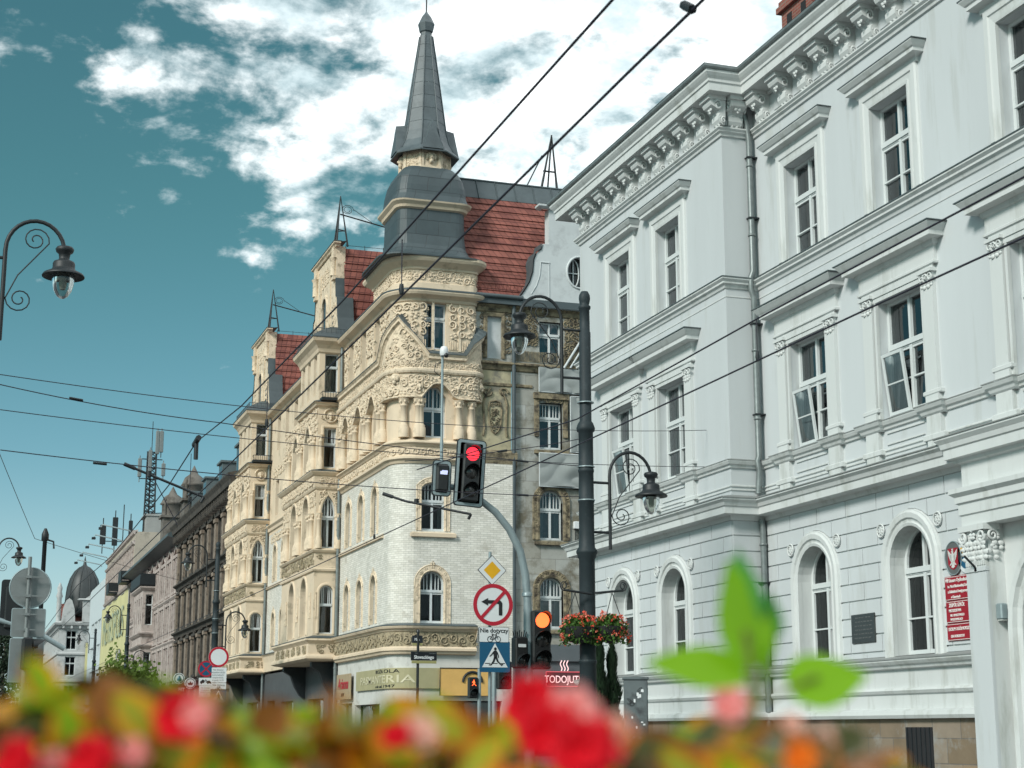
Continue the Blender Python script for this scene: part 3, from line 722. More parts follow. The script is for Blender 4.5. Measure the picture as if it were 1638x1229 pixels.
# plaques and emblems on the school wall (top-level things)
def wallthing(name, label, cat, a, z, o=0.0, group=None):
    return thing(name, label, cat, (16 - o, 30.73 - a, z), -PI / 2, group)
M['plaquered'] = mat('plaque_red', (.30, .006, .018), .35, .05, 3)
M['letterwhite'] = mat('letter_white', (.75, .72, .70), .5, 0, 1)
M['eaglesilver'] = mat('eagle_silver', (.62, .62, .60), .4, .1, 12)
for (z0, z1, lines, lab) in ((3.56, 3.97, (("VIII Liceum Ogólnokształcące", .085, 0, .13), ("im. Marii Skłodowskiej-Curie", .065, .1, .03), ("z Oddziałami Dwujęzycznymi", .065, .1, -.06), ("w Katowicach", .06, .25, -.15)), "upper red enamel plaque with white lettering beside the school portal, under the eagle"),
                         (3.18, 3.55, (("ZESPÓŁ SZKÓŁ", .085, .12, .11), ("MISTRZOSTWA", .065, .1, .02), ("NR 1 SPORTOWEGO", .055, .16, -.06), ("W KATOWICACH", .055, .16, -.13)), "middle red enamel plaque of the three beside the school portal"),
                         (2.88, 3.17, (("LICEUM OGÓLNOKSZT", .075, .04, .05), ("DLA DOROSŁYCH", .06, .14, -.07)), "lowest and smallest red enamel plaque beside the school portal")):
    zc = (z0 + z1) / 2
    t = wallthing("wall_plaque", lab, "plaque", 7.04, zc, .03, "red plaques by the portal")
    b = MB(); b.cbox(-.42, .42, -.03, 0, z0 - zc, z1 - zc, .008); b.build("plate", M['plaquered'], t)
    b = MB()
    for x0, x1, za, zb in ((-.4, .4, z0 - zc + .012, z0 - zc + .02), (-.4, .4, z1 - zc - .02, z1 - zc - .012)): b.box(x0, x1, -.033, -.03, za, zb)
    b.build("border", M['letterwhite'], t)
    for s_, size, x, z in lines: lettering(t, s_, size, M['letterwhite'], (-.39 + x * .6, -.032, z), sx=.8, align='LEFT', bold=.0015)
def oval(b, rx, rz, y0, y1, mi=0, n=28):
    r0 = [(rx * math.cos(2 * PI * i / n), y0, rz * math.sin(2 * PI * i / n)) for i in range(n)]; r1 = [(p[0], y1, p[2]) for p in r0]
    b.loft([r1, r0], True, True, mi)
t = wallthing("emblem_plaque", "oval plaque with white eagle on a red shield beside the school portal", "plaque", 6.93, 4.27, .035)
b = MB(); oval(b, .25, .29, -.03, 0); b.build("plate", mat('emblem_grey', (.11, .12, .12), .5), t)
b = MB(); b.tube([(.245 * math.cos(2 * PI * i / 28), -.03, .285 * math.sin(2 * PI * i / 28)) for i in range(28)], .012, 5, closed=True); b.build("rim", M['galv'], t)
b = MB(); b.add([(x, -.036, z) for x, z in ((-.15, .17), (.15, .17), (.15, -.1), (.08, -.17), (0, -.2), (-.08, -.17), (-.15, -.1))], [tuple(range(7))]); b.build("shield", M['plaquered'], t)
b = MB()
e = lambda pts: b.extrude(pts, lambda x, z: (x, -.044, z), lambda x, z: (x, -.037, z))
e([(-.028, -.06), (.028, -.06), (.04, .02), (.028, .08), (-.028, .08), (-.04, .02)])                # body
e([(-.02, .08), (.02, .08), (.018, .125), (.0, .135), (-.03, .118), (-.045, .105), (-.02, .1)])    # head and beak
e([(-.022, .137), (-.026, .16), (-.008, .148), (.002, .165), (.01, .148), (.026, .16), (.02, .137)])  # crown
for sd in (-1, 1):
    for k in range(6):
        z = .1 - k * .03; e([(sd * .035, z * .6), (sd * (.135 - .006 * k * k * .5), z + .045 - k * .006), (sd * (.13 - .006 * k * k * .5), z + .012 - k * .006), (sd * .035, z * .6 - .03)][::sd])
    e([(sd * .02, -.05), (sd * .07, -.095), (sd * .1, -.12), (sd * .06, -.12), (sd * .045, -.11), (sd * .015, -.075)][::sd])
    e([(0, -.06), (sd * .05, -.15), (sd * .02, -.165), (0, -.17)][::sd])
b.build("eagle", M['eaglesilver'], t)
t = wallthing("city_arms_plaque", "white oval plaque with yellow and blue halves, half hidden by the school portal pilaster", "plaque", 7.28, 4.27, .035)
b = MB(); oval(b, .22, .28, -.03, 0); b.build("plate", M['signwhite'], t)
b = MB(); b.add([(.17 * math.cos(PI * i / 12), -.033, .21 * math.sin(PI * i / 12)) for i in range(13)], [tuple(range(13))]); b.build("yellow_half", M['signyellow'], t)
b = MB(); b.add([(.17 * math.cos(PI + PI * i / 12), -.033, .21 * math.sin(PI + PI * i / 12)) for i in range(13)], [tuple(range(13))]); b.build("blue_half", M['signblue'], t)
b = MB(); n = 10; b.add([(-.13 + (.07 if i % 2 else .1) * math.cos(2 * PI * i / n), -.036, .02 + (.07 if i % 2 else .1) * math.sin(2 * PI * i / n)) for i in range(n)], [tuple(range(n))]); b.build("cog_wheel", M['signblack'], t)
t = wallthing("memorial_plaque", "black stone tablet on the white wall between two arched windows", "plaque", 3.86, 3.26, .03)
b = MB(); b.cbox(-.42, .42, -.03, 0, -.27, .27, .01); b.build("slab", mat('black_granite', (.018, .02, .022), .15, .1, 20, spec=.6), t)
b = MB(); r_ = random.Random(6)
for i in range(6):
    x = -.34 + r_.uniform(0, .1)
    while x < .3: w_ = r_.uniform(.03, .12); b.box(x, x + w_, -.032, -.03, .19 - i * .075, .19 - i * .075 + .022); x += w_ + .025
b.build("worn_inscription", mat('worn_letter_grey', (.09, .095, .095), .5, 0), t)
t = thing("wall_lamp", "small grey box lamp on the shaded flank of the portal pilaster", "lamp", (15.93, 30.73 - 8.14, 3.28), 0)
b = MB(); b.cbox(-.07, .07, -.16, 0, -.13, .13, .02); b.build("housing", M['galv'], t)
b = MB(); b.box(-.05, .05, -.14, -.02, -.15, -.13); b.build("lens", M['lampglass'], t)
t = wallthing("flag_holder", "short dark metal flag tube sticking out of the white portal pilaster", "flag holder", 7.85, 4.0, .25)
b = MB(); b.tube([(0, 0, 0), (0, -.22, .2)], .02, 8); b.build("tube", M['iron'], t)
b = MB(); b.cbox(-.04, .04, -.02, 0, -.06, .06, .006); b.build("plate", M['white_trim'], t)
# ---- cream corner tenement with turret --------------------------------------
tb = thing("corner_tenement", "ornate cream and white brick corner tenement with grey spired turret and bay windows", "building", (15.5, 60.5, 0), -PI / 2)
rng = random.Random(21)
CR = arc(-1.0, 1.0, 1.0, -PI / 2, 0, 8)
LP = [(-36.5, 8), (-36.5, 0)] + CR + [(0, 4.84)]
CR2 = arc(-.3, 3.05, .3, 0, PI / 2, 5)
side = flat(0); front = seg((0, 1.0), (0, 4.84))
SX = [-7.9, -5.55, -3.15]; MX = [-20.6, -22.95, -25.3]; FY = .57
def strip(b, path, z0, z1, o=0.0, mi=0): sweep(b, [(o, z0), (o, z1)], path, mi, False)
tm = (mat('tenement_window_paint', (.56, .60, .62), .45, .03, 3), M['glass'], M['room'], M['curtain'])
# white glazed brick storeys
b = MB()
opsA = [(x, 5.53, .92, 1.95, 'round') for x in SX + MX] + [(x, 9.1, .92, 1.95, 'round') for x in SX + MX]
wall(b, side, -36.5, -1.0, 4.3, 11.75, opsA, .3)
strip(b, CR, 4.3, 11.75)
wall(b, front, 0, 3.84, 4.3, 11.75, [(FY, 5.42, .97, 2.0, 'round'), (FY, 8.98, .95, 1.9, 'seg')], .28)
b.build("brick_wall", M['brick'], tb)
# stucco storeys above (turret front projects a little past the derelict strip)
b = MB()
opsC = [(x, 12.66, .98, 2.05, 'ogee') for x in SX] + [(x, 16.22, .95, 1.9, 'rect') for x in SX] + [(x, 12.66, .9, 1.9, 'rect') for x in MX] + [(x, 16.22, .9, 1.8, 'rect') for x in MX]
wall(b, side, -36.5, -1.0, 11.75, 18.5, opsC, .32)
strip(b, CR, 11.75, 18.5)
wall(b, front, 0, 2.05, 11.75, 18.5, [(FY, 12.66, .98, 2.05, 'ogee'), (FY, 16.25, .93, 1.9, 'rect')], .3)
strip(b, CR2, 11.75, 18.5)
b.quad((-36.5, 8, 0), (-36.5, 0, 0), (-36.5, 0, 18.5), (-36.5, 8, 18.5))
b.build("stucco_wall", M['cream'], tb)
# turret attic
AT = [(-3.9, 3.35), (-3.9, 0)] + CR + [(0, 3.05)] + CR2[1:] + [(-3.9, 3.35)]
# shop storey
b = MB()
wall(b, side, -9.4, -1.0, 0, 4.3, [(-7.6, .5, 2.2, 2.0, 'rect'), (-3.9, .5, 4.2, 1.9, 'rect')], .25); strip(b, CR, 0, 4.3)
wall(b, front, 0, 3.84, 0, 4.3, [(1.9, .4, 3.0, 2.1, 'rect')], .25)
b.build("shop_wall", mat('shop_plaster', (.55, .55, .52), .8, .06, 1.5, dirt=((.38, .37, .34), .2, 2)), tb)
b = MB(); wall(b, side, -36.5, -9.4, 0, 4.4, [(-13.9, .4, 3.4, 2.4, 'rect'), (-10.5, .1, 1.3, 2.9, 'rect'), (-20.8, .6, 3.2, 2.2, 'rect'), (-25.2, .1, 2.2, 2.8, 'rect'), (-31, .5, 3.6, 2.4, 'rect')], .3)
b.build("shopfront", mat('dark_shopfront', (.075, .08, .085), .6, .15, 1.5), tb)
def shopglass(x, z, w, h, y=.25, par=tb, rz=0, mm=None):
    ms = window_meshes(('shop', w, h), w, h, 'rect', (M['iron'], M['glass'], mat('lit_shop_interior', (.22, .19, .12), .9, .5, 2.5), None), 0, .06, None, False, room=1.6)
    return put_window(par, ms, (x, y, z) if rz == 0 else (-y, x, z), rz)
shopglass(-7.6, .5, 2.2, 2.0); shopglass(-3.9, .5, 4.2, 1.9); shopglass(-13.9, .4, 3.4, 2.4); shopglass(-10.5, .1, 1.3, 2.9); shopglass(-20.8, .6, 3.2, 2.2); shopglass(-25.2, .1, 2.2, 2.8); shopglass(-31, .5, 3.6, 2.4)
shopglass(2.9, .4, 3.0, 2.1, .25, tb, PI / 2)
# carved frieze over the shops
FP = [(-9.4, 0)] + CR + [(0, 3.3)]
b = MB()
sweep(b, [(0, 4.22), (.16, 4.25), (.2, 4.34), (.26, 4.37), (.26, 4.46), (.2, 4.5), (.17, 4.52), (.17, 5.08), (.22, 5.1), (.26, 5.16), (.34, 5.2), (.38, 5.27), (.38, 5.31)], FP)
sweep(b, [(0, 4.4), (.12, 4.42), (.14, 4.9), (.2, 5.2), (.28, 5.3)], [(-36.5, 0), (-9.4, 0)])
b.build("frieze_moulding", M['cream'], tb)
b = MB(); sweep(b, [(.4, 5.3), (.4, 5.325), (0, 5.42)], FP); sweep(b, [(.3, 5.3), (0, 5.42)], [(-36.5, 0), (-9.4, 0)]); b.build("ledge_cover", M['slate_plain'], tb)
def pathmap(path, o0=0.0):
    """facade coordinates along a bent plan path: (length, z, outward)"""
    op = offset_path(path, o0); L_ = [0]
    for p, q in zip(op[:-1], op[1:]): L_.append(L_[-1] + math.hypot(q[0] - p[0], q[1] - p[1]))
    def mp(a, z, o):
        k = 0
        while k < len(L_) - 2 and a > L_[k + 1]: k += 1
        p, q = op[k], op[k + 1]; l = L_[k + 1] - L_[k]; t = (a - L_[k]) / l; dx, dy = (q[0] - p[0]) / l, (q[1] - p[1]) / l
        return (p[0] + dx * (a - L_[k]) + dy * o, p[1] + dy * (a - L_[k]) - dx * o, z)
    return mp, L_[-1]
b = MB(); pm, pl = pathmap(FP, .17); strip(b, offset_path(FP, .172), 4.53, 5.07)
n = int(pl / .36)
for i in range(n):
    a = (i + .5) * pl / n; s_ = 1 if i % 2 else -1
    scroll(b, pm, a, 4.8 + .05 * s_, .19, .0, 1.5, s_, .2, rng.uniform(0, 6), 0, 14); leafbit(b, pm, a + .17, 4.8 - .13 * s_, .13, 0, rng.uniform(0, 6)); leafbit(b, pm, a - .04, 4.8 + .18 * s_, .09, 0, rng.uniform(0, 6))
b.build("carved_frieze", M['friezegold'], tb)
# string band between brick and stucco
TP = [(-9.4, 0)] + CR + [(0, 3.05)] + CR2[1:]
b = MB(); sweep(b, [(0, 11.6), (.05, 11.62), (.1, 11.72), (.2, 11.78), (.2, 11.86), (.12, 11.9), (.12, 12.26), (.16, 12.28), (.2, 12.34), (.28, 12.4), (.28, 12.45), (.1, 12.56), (0, 12.6)], TP)
b.cut(); sweep(b, [(0, 11.9), (.08, 11.95), (.1, 12.1), (.2, 12.2), (.2, 12.26), (0, 12.4)], [(-27.4, 0), (-17.3, 0)]); b.build_each("string_course", M['cream'], tb)
b = MB(); pm, pl = pathmap(TP, .12); n = int(pl / .3)
for i in range(n):
    a = (i + .5) * pl / n; scroll(b, pm, a, 12.08, .14, 0, 1.2, 1 if i % 2 else -1, .26, rng.uniform(0, 6), 0, 10); leafbit(b, pm, a + .15, 12.08 + rng.uniform(-.1, .1), .1, 0, rng.uniform(0, 6))
b.build("carved_band", M['creamcarve'], tb)
b = MB(); sweep(b, [(0, 8.82), (.1, 8.84), (.1, 8.94), (.05, 8.98), (0, 9.0)], [(-9.3, 0), (-1.6, 0)]); b.cut(); sweep(b, [(0, 8.82), (.1, 8.84), (.1, 8.94), (0, 9.0)], [(-27.4, 0), (-17.3, 0)]); b.cut()
mould(b, front, FY - .8, FY + .8, [(0, 8.72), (.12, 8.74), (.12, 8.88), (.05, 8.92), (0, 8.93)])
b.build_each("sill_band", M['cream'], tb)
# window surrounds
def surround(w, h, top, wide=.2):
    b = MB(); f = flat(0)
    ringband(b, f, 0, 0, top, w, h, [(0, -.12), (0, .03), (.03, .05), (.05, .02), (wide - .03, .02), (wide, .04), (wide + .02, 0)])
    for sd in (-1, 1): carve(b, f, sd * (w / 2 + wide * .5) - .06, sd * (w / 2 + wide * .5) + .06, h * .45, h - w / 2, .075, .02, 1, 0, rng)
    for k in range(7): 
        a = PI * (k + .5) / 7; leafbit(b, f, (w / 2 + wide * .5) * math.cos(a), h - w / 2 + (w / 2 + wide * .5) * math.sin(a), .1, .02, a)
    leafbit(b, f, 0, h + wide, .14, .03, PI / 2)
    return b.mesh("window_surround", M['creamcarve'])
SA = surround(.92, 1.95, 'round', .17); SF = surround(.97, 2.0, 'round', .24)
TA = window_meshes('ta', .92, 1.95, 'round', tm, 0, .065, .62, True, ('full', .5), 1)
TA2 = window_meshes('ta2', .92, 1.95, 'round', tm, 0, .065, .62, True, None, 1)
TF = window_meshes('tf', .97, 2.0, 'round', tm, 0, .065, .62, True, ('right', .3), 2)
TF2 = window_meshes('tf2', .95, 1.9, 'seg', tm, 0, .065, .62, True, ('right', .2), 2)
TC = window_meshes('tc', .98, 2.05, 'ogee', tm, 0, .065, .58, True, None, 2)
TD = window_meshes('td', .95, 1.9, 'rect', tm, 0, .065, .68, True, None, 0)
TDc = window_meshes('tdc', .93, 1.9, 'rect', (tm[0], M['glass'], M['room'], M['curtain_or_reflection']), 0, .065, .68, True, ('full', .5), 0)
TE = window_meshes('te', .9, 1.9, 'rect', tm, 0, .065, .64, True, None, 2); TG = window_meshes('tg', .9, 1.8, 'rect', tm, 0, .065, .64, True, None, 2)
for x in SX + MX:
    for z in (5.53, 9.1): put_window(tb, TA if z < 6 else TA2, (x, .22, z)); ob("window_surround", SA, tb, (x, 0, z))
for x in SX: put_window(tb, TC, (x, .25, 12.66)); put_window(tb, TD, (x, .24, 16.22))
for x in MX: put_window(tb, TE, (x, .24, 12.66)); put_window(tb, TG, (x, .24, 16.22))
fy = 1 + FY
put_window(tb, TF, (-.2, fy, 5.42), PI / 2); ob("window_surround", SF, tb, (0, fy, 5.42), (0, 0, PI / 2))
put_window(tb, TF2, (-.2, fy, 8.98), PI / 2); ob("window_surround", surround(.95, 1.9, 'seg', .2), tb, (0, fy, 8.98), (0, 0, PI / 2))
put_window(tb, TC, (-.22, fy, 12.66), PI / 2); put_window(tb, TDc, (-.2, fy, 16.25), PI / 2)
b = MB(); mbox(b, front, FY - .95, FY + .95, 6.9, 7.75, 0, .03); carve(b, front, FY - .85, FY + .85, 7.55, 7.7, .08, .03, 1, 0, rng)
for x in SX: mbox(b, side, x - .5, x + .5, 7.3, 7.85, 0, .025)
b2_ops = b.build("cream_apron", M['cream'], tb) if False else None
# engaged columns of the arcade storey
def column_mesh(r=.135, h=1.55):
    b = MB(); b.lathe([(r * 1.6, 0), (r * 1.6, .38), (r * 1.35, .42), (r * 1.45, .47), (r * 1.1, .52), (r, .56), (r * .95, h - .32), (r * 1.15, h - .3), (r * 1.2, h - .26), (r, h - .24), (r * 1.25, h - .12), (r * 1.6, h - .04), (r * 1.7, h)], n=12)
    for k in range(6):
        a = k * PI / 3; b.blob((r * 1.25 * math.cos(a), r * 1.25 * math.sin(a), h - .12), .06, .06, .08, 5, 3)
    return b.mesh("column", M['cream'])
CM = column_mesh()
for x in (-9.1, -8.65, -7.05, -6.45, -4.65, -4.05, -2.2, -1.55): ob("column", CM, tb, (x, -.12, 12.62))
for a in (-.62, -.1): ob("column", CM, tb, (-1 + 1.1 * math.cos(a), 1 + 1.1 * math.sin(a), 12.62))
for y in (.98, 2.55, 3.1): ob("column", CM, tb, (.1 if y < 3 else -.02, y, 12.62))
# carved zone over the columns
b = MB(); pm, pl = pathmap(TP, .24)
xs_ = [x + 9.4 for x in SX] + [8.4 + 1.93 + FY + .1]
lead = [(-9.4, 0)] + CR + [(0, 3.05)] + CR2[1:]
wl = MB(); 
cz = [(c, 12.0, 1.16, 2.82, 'ogee') for c in xs_]
npth, ntot = pathmap(TP, .22)
brk = sorted([0, ntot] + [8.4 + .27 * k for k in range(0, 8)])
# slab with scalloped lower edge following the ogee heads
cuts = sorted(set([ntot * k / 60 for k in range(61)] + [c + d for c in xs_ for d in (-.58, -.45, -.3, -.13, .13, .3, .45, .58)]))
def low(a):
    z = 14.2
    for c in xs_:
        d_ = abs(a - c)
        if d_ < .62: z = max(z, 14.28 + .5 * (1 - min(max((d_ - .2) / .42, 0), 1)) ** .8)
    return z
for a, c in zip(cuts[:-1], cuts[1:]):
    b.quad(npth(a, low(a), 0), npth(c, low(c), 0), npth(c, 15.2, 0), npth(a, 15.2, 0)); b.quad(npth(a, low(a), -.24), npth(c, low(c), -.24), npth(c, low(c), 0), npth(a, low(a), 0))
    b.tube([npth(a, low(a) + .03, .02), npth(c, low(c) + .03, .02)], .04, 5)
carve(b, npth, .1, ntot - .1, 14.3, 15.15, .2, 0, 1.12, 0, rng, lambda a, z: z > low(a) + .12)
for a, c in ((8.4 + .8, 1.0),): face_relief(b, npth, a, 14.98, .42, .04)
for c in xs_:
    face_relief(b, npth, c - .78, 14.62, .28, .03); face_relief(b, npth, c + .78, 14.62, .26, .03)
face_relief(b, npth, ntot - .25, 14.8, .32, .03)
b.build("carved_spandrels", M['creamcarve'], tb)
# mouldings and gablets under the top storey
def with_dz(path, marks):
    """insert extra vertices and heights: marks = [(length, dz)]"""
    pm_, tot = pathmap(path); L_ = [0]
    for p, q in zip(path[:-1], path[1:]): L_.append(L_[-1] + math.hypot(q[0] - p[0], q[1] - p[1]))
    ls = sorted(set([round(l, 4) for l in L_] + [round(m, 4) for m, _ in marks]))
    def f(l):
        if l <= marks[0][0]: return marks[0][1]
        for (a, za), (c, zc_) in zip(marks[:-1], marks[1:]):
            if a <= l <= c: return za + (zc_ - za) * (l - a) / max(c - a, 1e-6)
        return marks[-1][1]
    P_ = [pm_(min(l, tot - 1e-6), 0, 0)[:2] for l in ls]; return P_, [f(l) for l in ls]
tot = pathmap(TP)[1]; pk = 8.4 + .80
GPm = [(0, 0), (pk - 1.35, 0), (pk, 1.5), (pk + 1.0, 0), (tot - .75, 0), (tot - .05, 1.2), (tot, 1.2)]
GP, GD = with_dz(TP, GPm)
b = MB()
sweep(b, [(.2, 15.16), (.3, 15.2), (.33, 15.27), (.33, 15.36), (.28, 15.4), (.24, 15.42), (.24, 15.72)], TP)
sweep(b, [(.1, 15.7), (.25, 15.70), (.3, 15.76), (.36, 15.78), (.36, 15.88), (.42, 15.95), (.42, 15.98)], GP, 0, True, GD)
rw = offset_path(GP, .24)
for i in range(len(GP) - 1):
    if GD[i] or GD[i + 1]: b.quad((*rw[i], 15.7), (*rw[i + 1], 15.7), (*rw[i + 1], 15.72 + GD[i + 1]), (*rw[i], 15.72 + GD[i]))
pm, pl = pathmap(TP, .25); carve(b, pm, .05, pl - .05, 15.42, 15.7, .12, 0, 1.1, 0, rng)
carve(b, pm, 8.4 + .2, 8.4 + 1.9, 15.75, 17.0, .19, 0, 1.05, 0, rng, lambda a, z: z < 15.62 + 1.5 * (1 - abs(a - pk * pl / tot) / 1.3))
b.build("gablet_moulding", M['creamcarve'], tb)
b = MB(); sweep(b, [(.44, 15.97), (.44, 16.0), (-.02, 16.2)], GP, 0, False, GD); b.build("ledge_cover", M['slate_plain'], tb)
# carved panels beside the top windows
b = MB(); pm, pl = pathmap([(-9.4, 0)] + CR + [(0, 3.05)] + CR2[1:], .0)
for a0, a1 in ((.2, .95), (2.05, 3.3), (4.4, 5.7), (6.8, 8.1), (8.5, 10.2), (11.1, 12.2)):
    carve(b, pm, a0, a1, 16.75, 18.1, .21, .02, 1.1, 0, rng)
    for k in range(int((a1 - a0) / .07)): b.tube([pm(a0 + .035 + k * .07, 16.25, .02), pm(a0 + .035 + k * .07, 16.62, .0)], .022, 4)
for c in xs_:
    for d_ in (-.56, .56): mbox(b, pm, c + d_ - .05, c + d_ + .05, 16.2, 18.15, 0, .05)
b.build("carved_panel", M['creamcarve'], tb)
b = MB(); carve(b, side, -26.6, -19.3, 14.75, 15.3, .16, .02, 1, 0, rng); carve(b, side, -26.6, -19.3, 11.2, 11.7, .14, .02, .8, 0, rng)
b.build("carved_panel", M['creamcarve'], tb)
# main cornice
EPth = [(-36.5, 0)] + CR + [(0, 3.05)] + CR2[1:]
b = MB(); sweep(b, [(0, 18.15), (.06, 18.18), (.1, 18.28), (.2, 18.34), (.34, 18.4), (.4, 18.5), (.4, 18.56)], EPth); b.build("main_cornice", M['cream'], tb)
b = MB(); sweep(b, [(.42, 18.55), (.42, 18.6), (0, 18.75)], EPth); b.build("ledge_cover", M['slate_plain'], tb)
b = MB(); sweep(b, [(.06, 18.7), (.06, 18.95), (.02, 18.98), (.02, 19.48), (.08, 19.5), (.1, 19.58), (.2, 19.66), (.36, 19.78), (.42, 19.88), (.42, 19.98)], AT); b.build("attic_wall", M['cream'], tb)
b = MB(); pm, pl = pathmap(AT[1:], .02); carve(b, pm, .1, pl - 3.6, 19.03, 19.46, .18, 0, 1.15, 0, rng); b.build("carved_frieze", M['creamcarve'], tb)
# turret roof
def rsq(h, r, z, cx=-1.8, cy=1.55, n=5):
    pts = []
    for k, (sx, sy) in enumerate(((1, -1), (1, 1), (-1, 1), (-1, -1))):
        a0 = -PI / 2 + k * PI / 2
        for i in range(n + 1): a = a0 + PI / 2 * i / n; pts.append((cx + sx * (h - r) + r * math.cos(a), cy + sy * (h - r) + r * math.sin(a), z))
    return pts
b = MB(); b.loft([rsq(2.28, 1.0, 19.96), rsq(2.28, 1.0, 20.02), rsq(1.95, .85, 20.12), rsq(1.68, .7, 20.32), rsq(1.52, .6, 20.65), rsq(1.45, .5, 21.1), rsq(1.42, .45, 22.2)], True, True)
b.build("turret_roof", M['slate'], tb)
b = MB(); b.loft([rsq(1.42, .45, 22.15), rsq(1.52, .5, 22.2), rsq(1.56, .52, 22.3), rsq(1.68, .55, 22.42), rsq(1.7, .55, 22.48), rsq(1.5, .5, 22.52)], True, True); b.build("turret_moulding", M['cream'], tb)
b = MB(); b.loft([rsq(1.69, .55, 22.485), rsq(1.58, .5, 22.55), rsq(1.5, .5, 22.8), rsq(1.46, .5, 23.2), rsq(1.38, .5, 23.6), rsq(1.25, .5, 23.9), rsq(1.08, .45, 24.1), rsq(1.0, .42, 24.15)], True, True); b.build("bell_roof", M['slate'], tb)
cx, cy = -1.8, 1.55; o8 = PI / 8
b = MB(); b.lathe([(1.12, 24.1), (1.12, 24.2), (1.06, 24.22), (1.06, 24.92), (1.14, 24.95), (1.14, 25.05)], (cx, cy, 0), 8, 0, False, o8)
for k in range(8):
    a = k * PI / 4; ca, sa = math.cos(a), math.sin(a); ap = 1.06 * math.cos(PI / 8)
    fm = lambda u, z, o, ca=ca, sa=sa, ap=ap: (cx + ca * (ap + o) - sa * u, cy + sa * (ap + o) + ca * u, z)
    if k % 2 == 0: face_relief(b, fm, 0, 24.6, .5, .02)
    else: carve(b, fm, -.28, .28, 24.28, 24.88, .13, .0, 1.1, 0, rng)
    for sd in (-1, 1): mbox(b, fm, sd * .36 - .05, sd * .36 + .05, 24.2, 24.92, 0, .05)
b.build("lantern", M['creamcarve'], tb)
b = MB(); b.lathe([(1.0, 24.9), (1.45, 24.78), (1.46, 24.83), (1.2, 25.1), (1.02, 25.45), (.9, 25.9), (.28, 30.35), (.24, 30.4), (.24, 30.5), (.29, 30.55), (.36, 30.9), (.2, 31.25), (.05, 31.45), (.035, 31.5)], (cx, cy, 0), 8, 0, False, o8)
SPM = mat('spire_sheet', (.085, .105, .115), .45, .2, 1.5, dirt=((.12, .14, .15), .3, 1.2), spec=.5)
sp_o = b.build("spire", SPM, tb)
b = MB()
for k in range(8):
    a = k * PI / 4 + o8; b.tube([(cx + r * math.cos(a), cy + r * math.sin(a), z) for r, z in ((1.21, 25.1), (1.03, 25.45), (.91, 25.9), (.29, 30.35))], .025, 5)
    for j in range(7):
        z = 26.3 + j * .6; r = .9 + (.28 - .9) * (z - 25.9) / 4.45; a2 = a + PI / 4
        b.tube([(cx + r * math.cos(a), cy + r * math.sin(a), z), (cx + r * math.cos(a2), cy + r * math.sin(a2), z + (.0))], .012, 4)
b.build("seam", SPM, sp_o)
for k in (0, 2, 4, 6):
    a = k * PI / 4; ca, sa = math.cos(a), math.sin(a)
    q = lambda d, u, z: (cx + ca * d - sa * u, cy + sa * d + ca * u, z)
    b = MB(); b.add([q(1.37, -.44, 24.87), q(1.37, .44, 24.87), q(1.26, 0, 26.15), q(.7, -.42, 25.0), q(.7, .42, 25.0), q(.72, 0, 26.25)], [(0, 1, 2), (0, 2, 5, 3), (1, 4, 5, 2)])
    b.build("lucarne", SPM, sp_o)
b = MB(); b.tube([(cx, cy, 31.4), (cx, cy, 32.9)], .03, 6); b.blob((cx, cy, 32.15), .07, .07, .07, 8, 6); b.build("finial", M['iron'], sp_o)
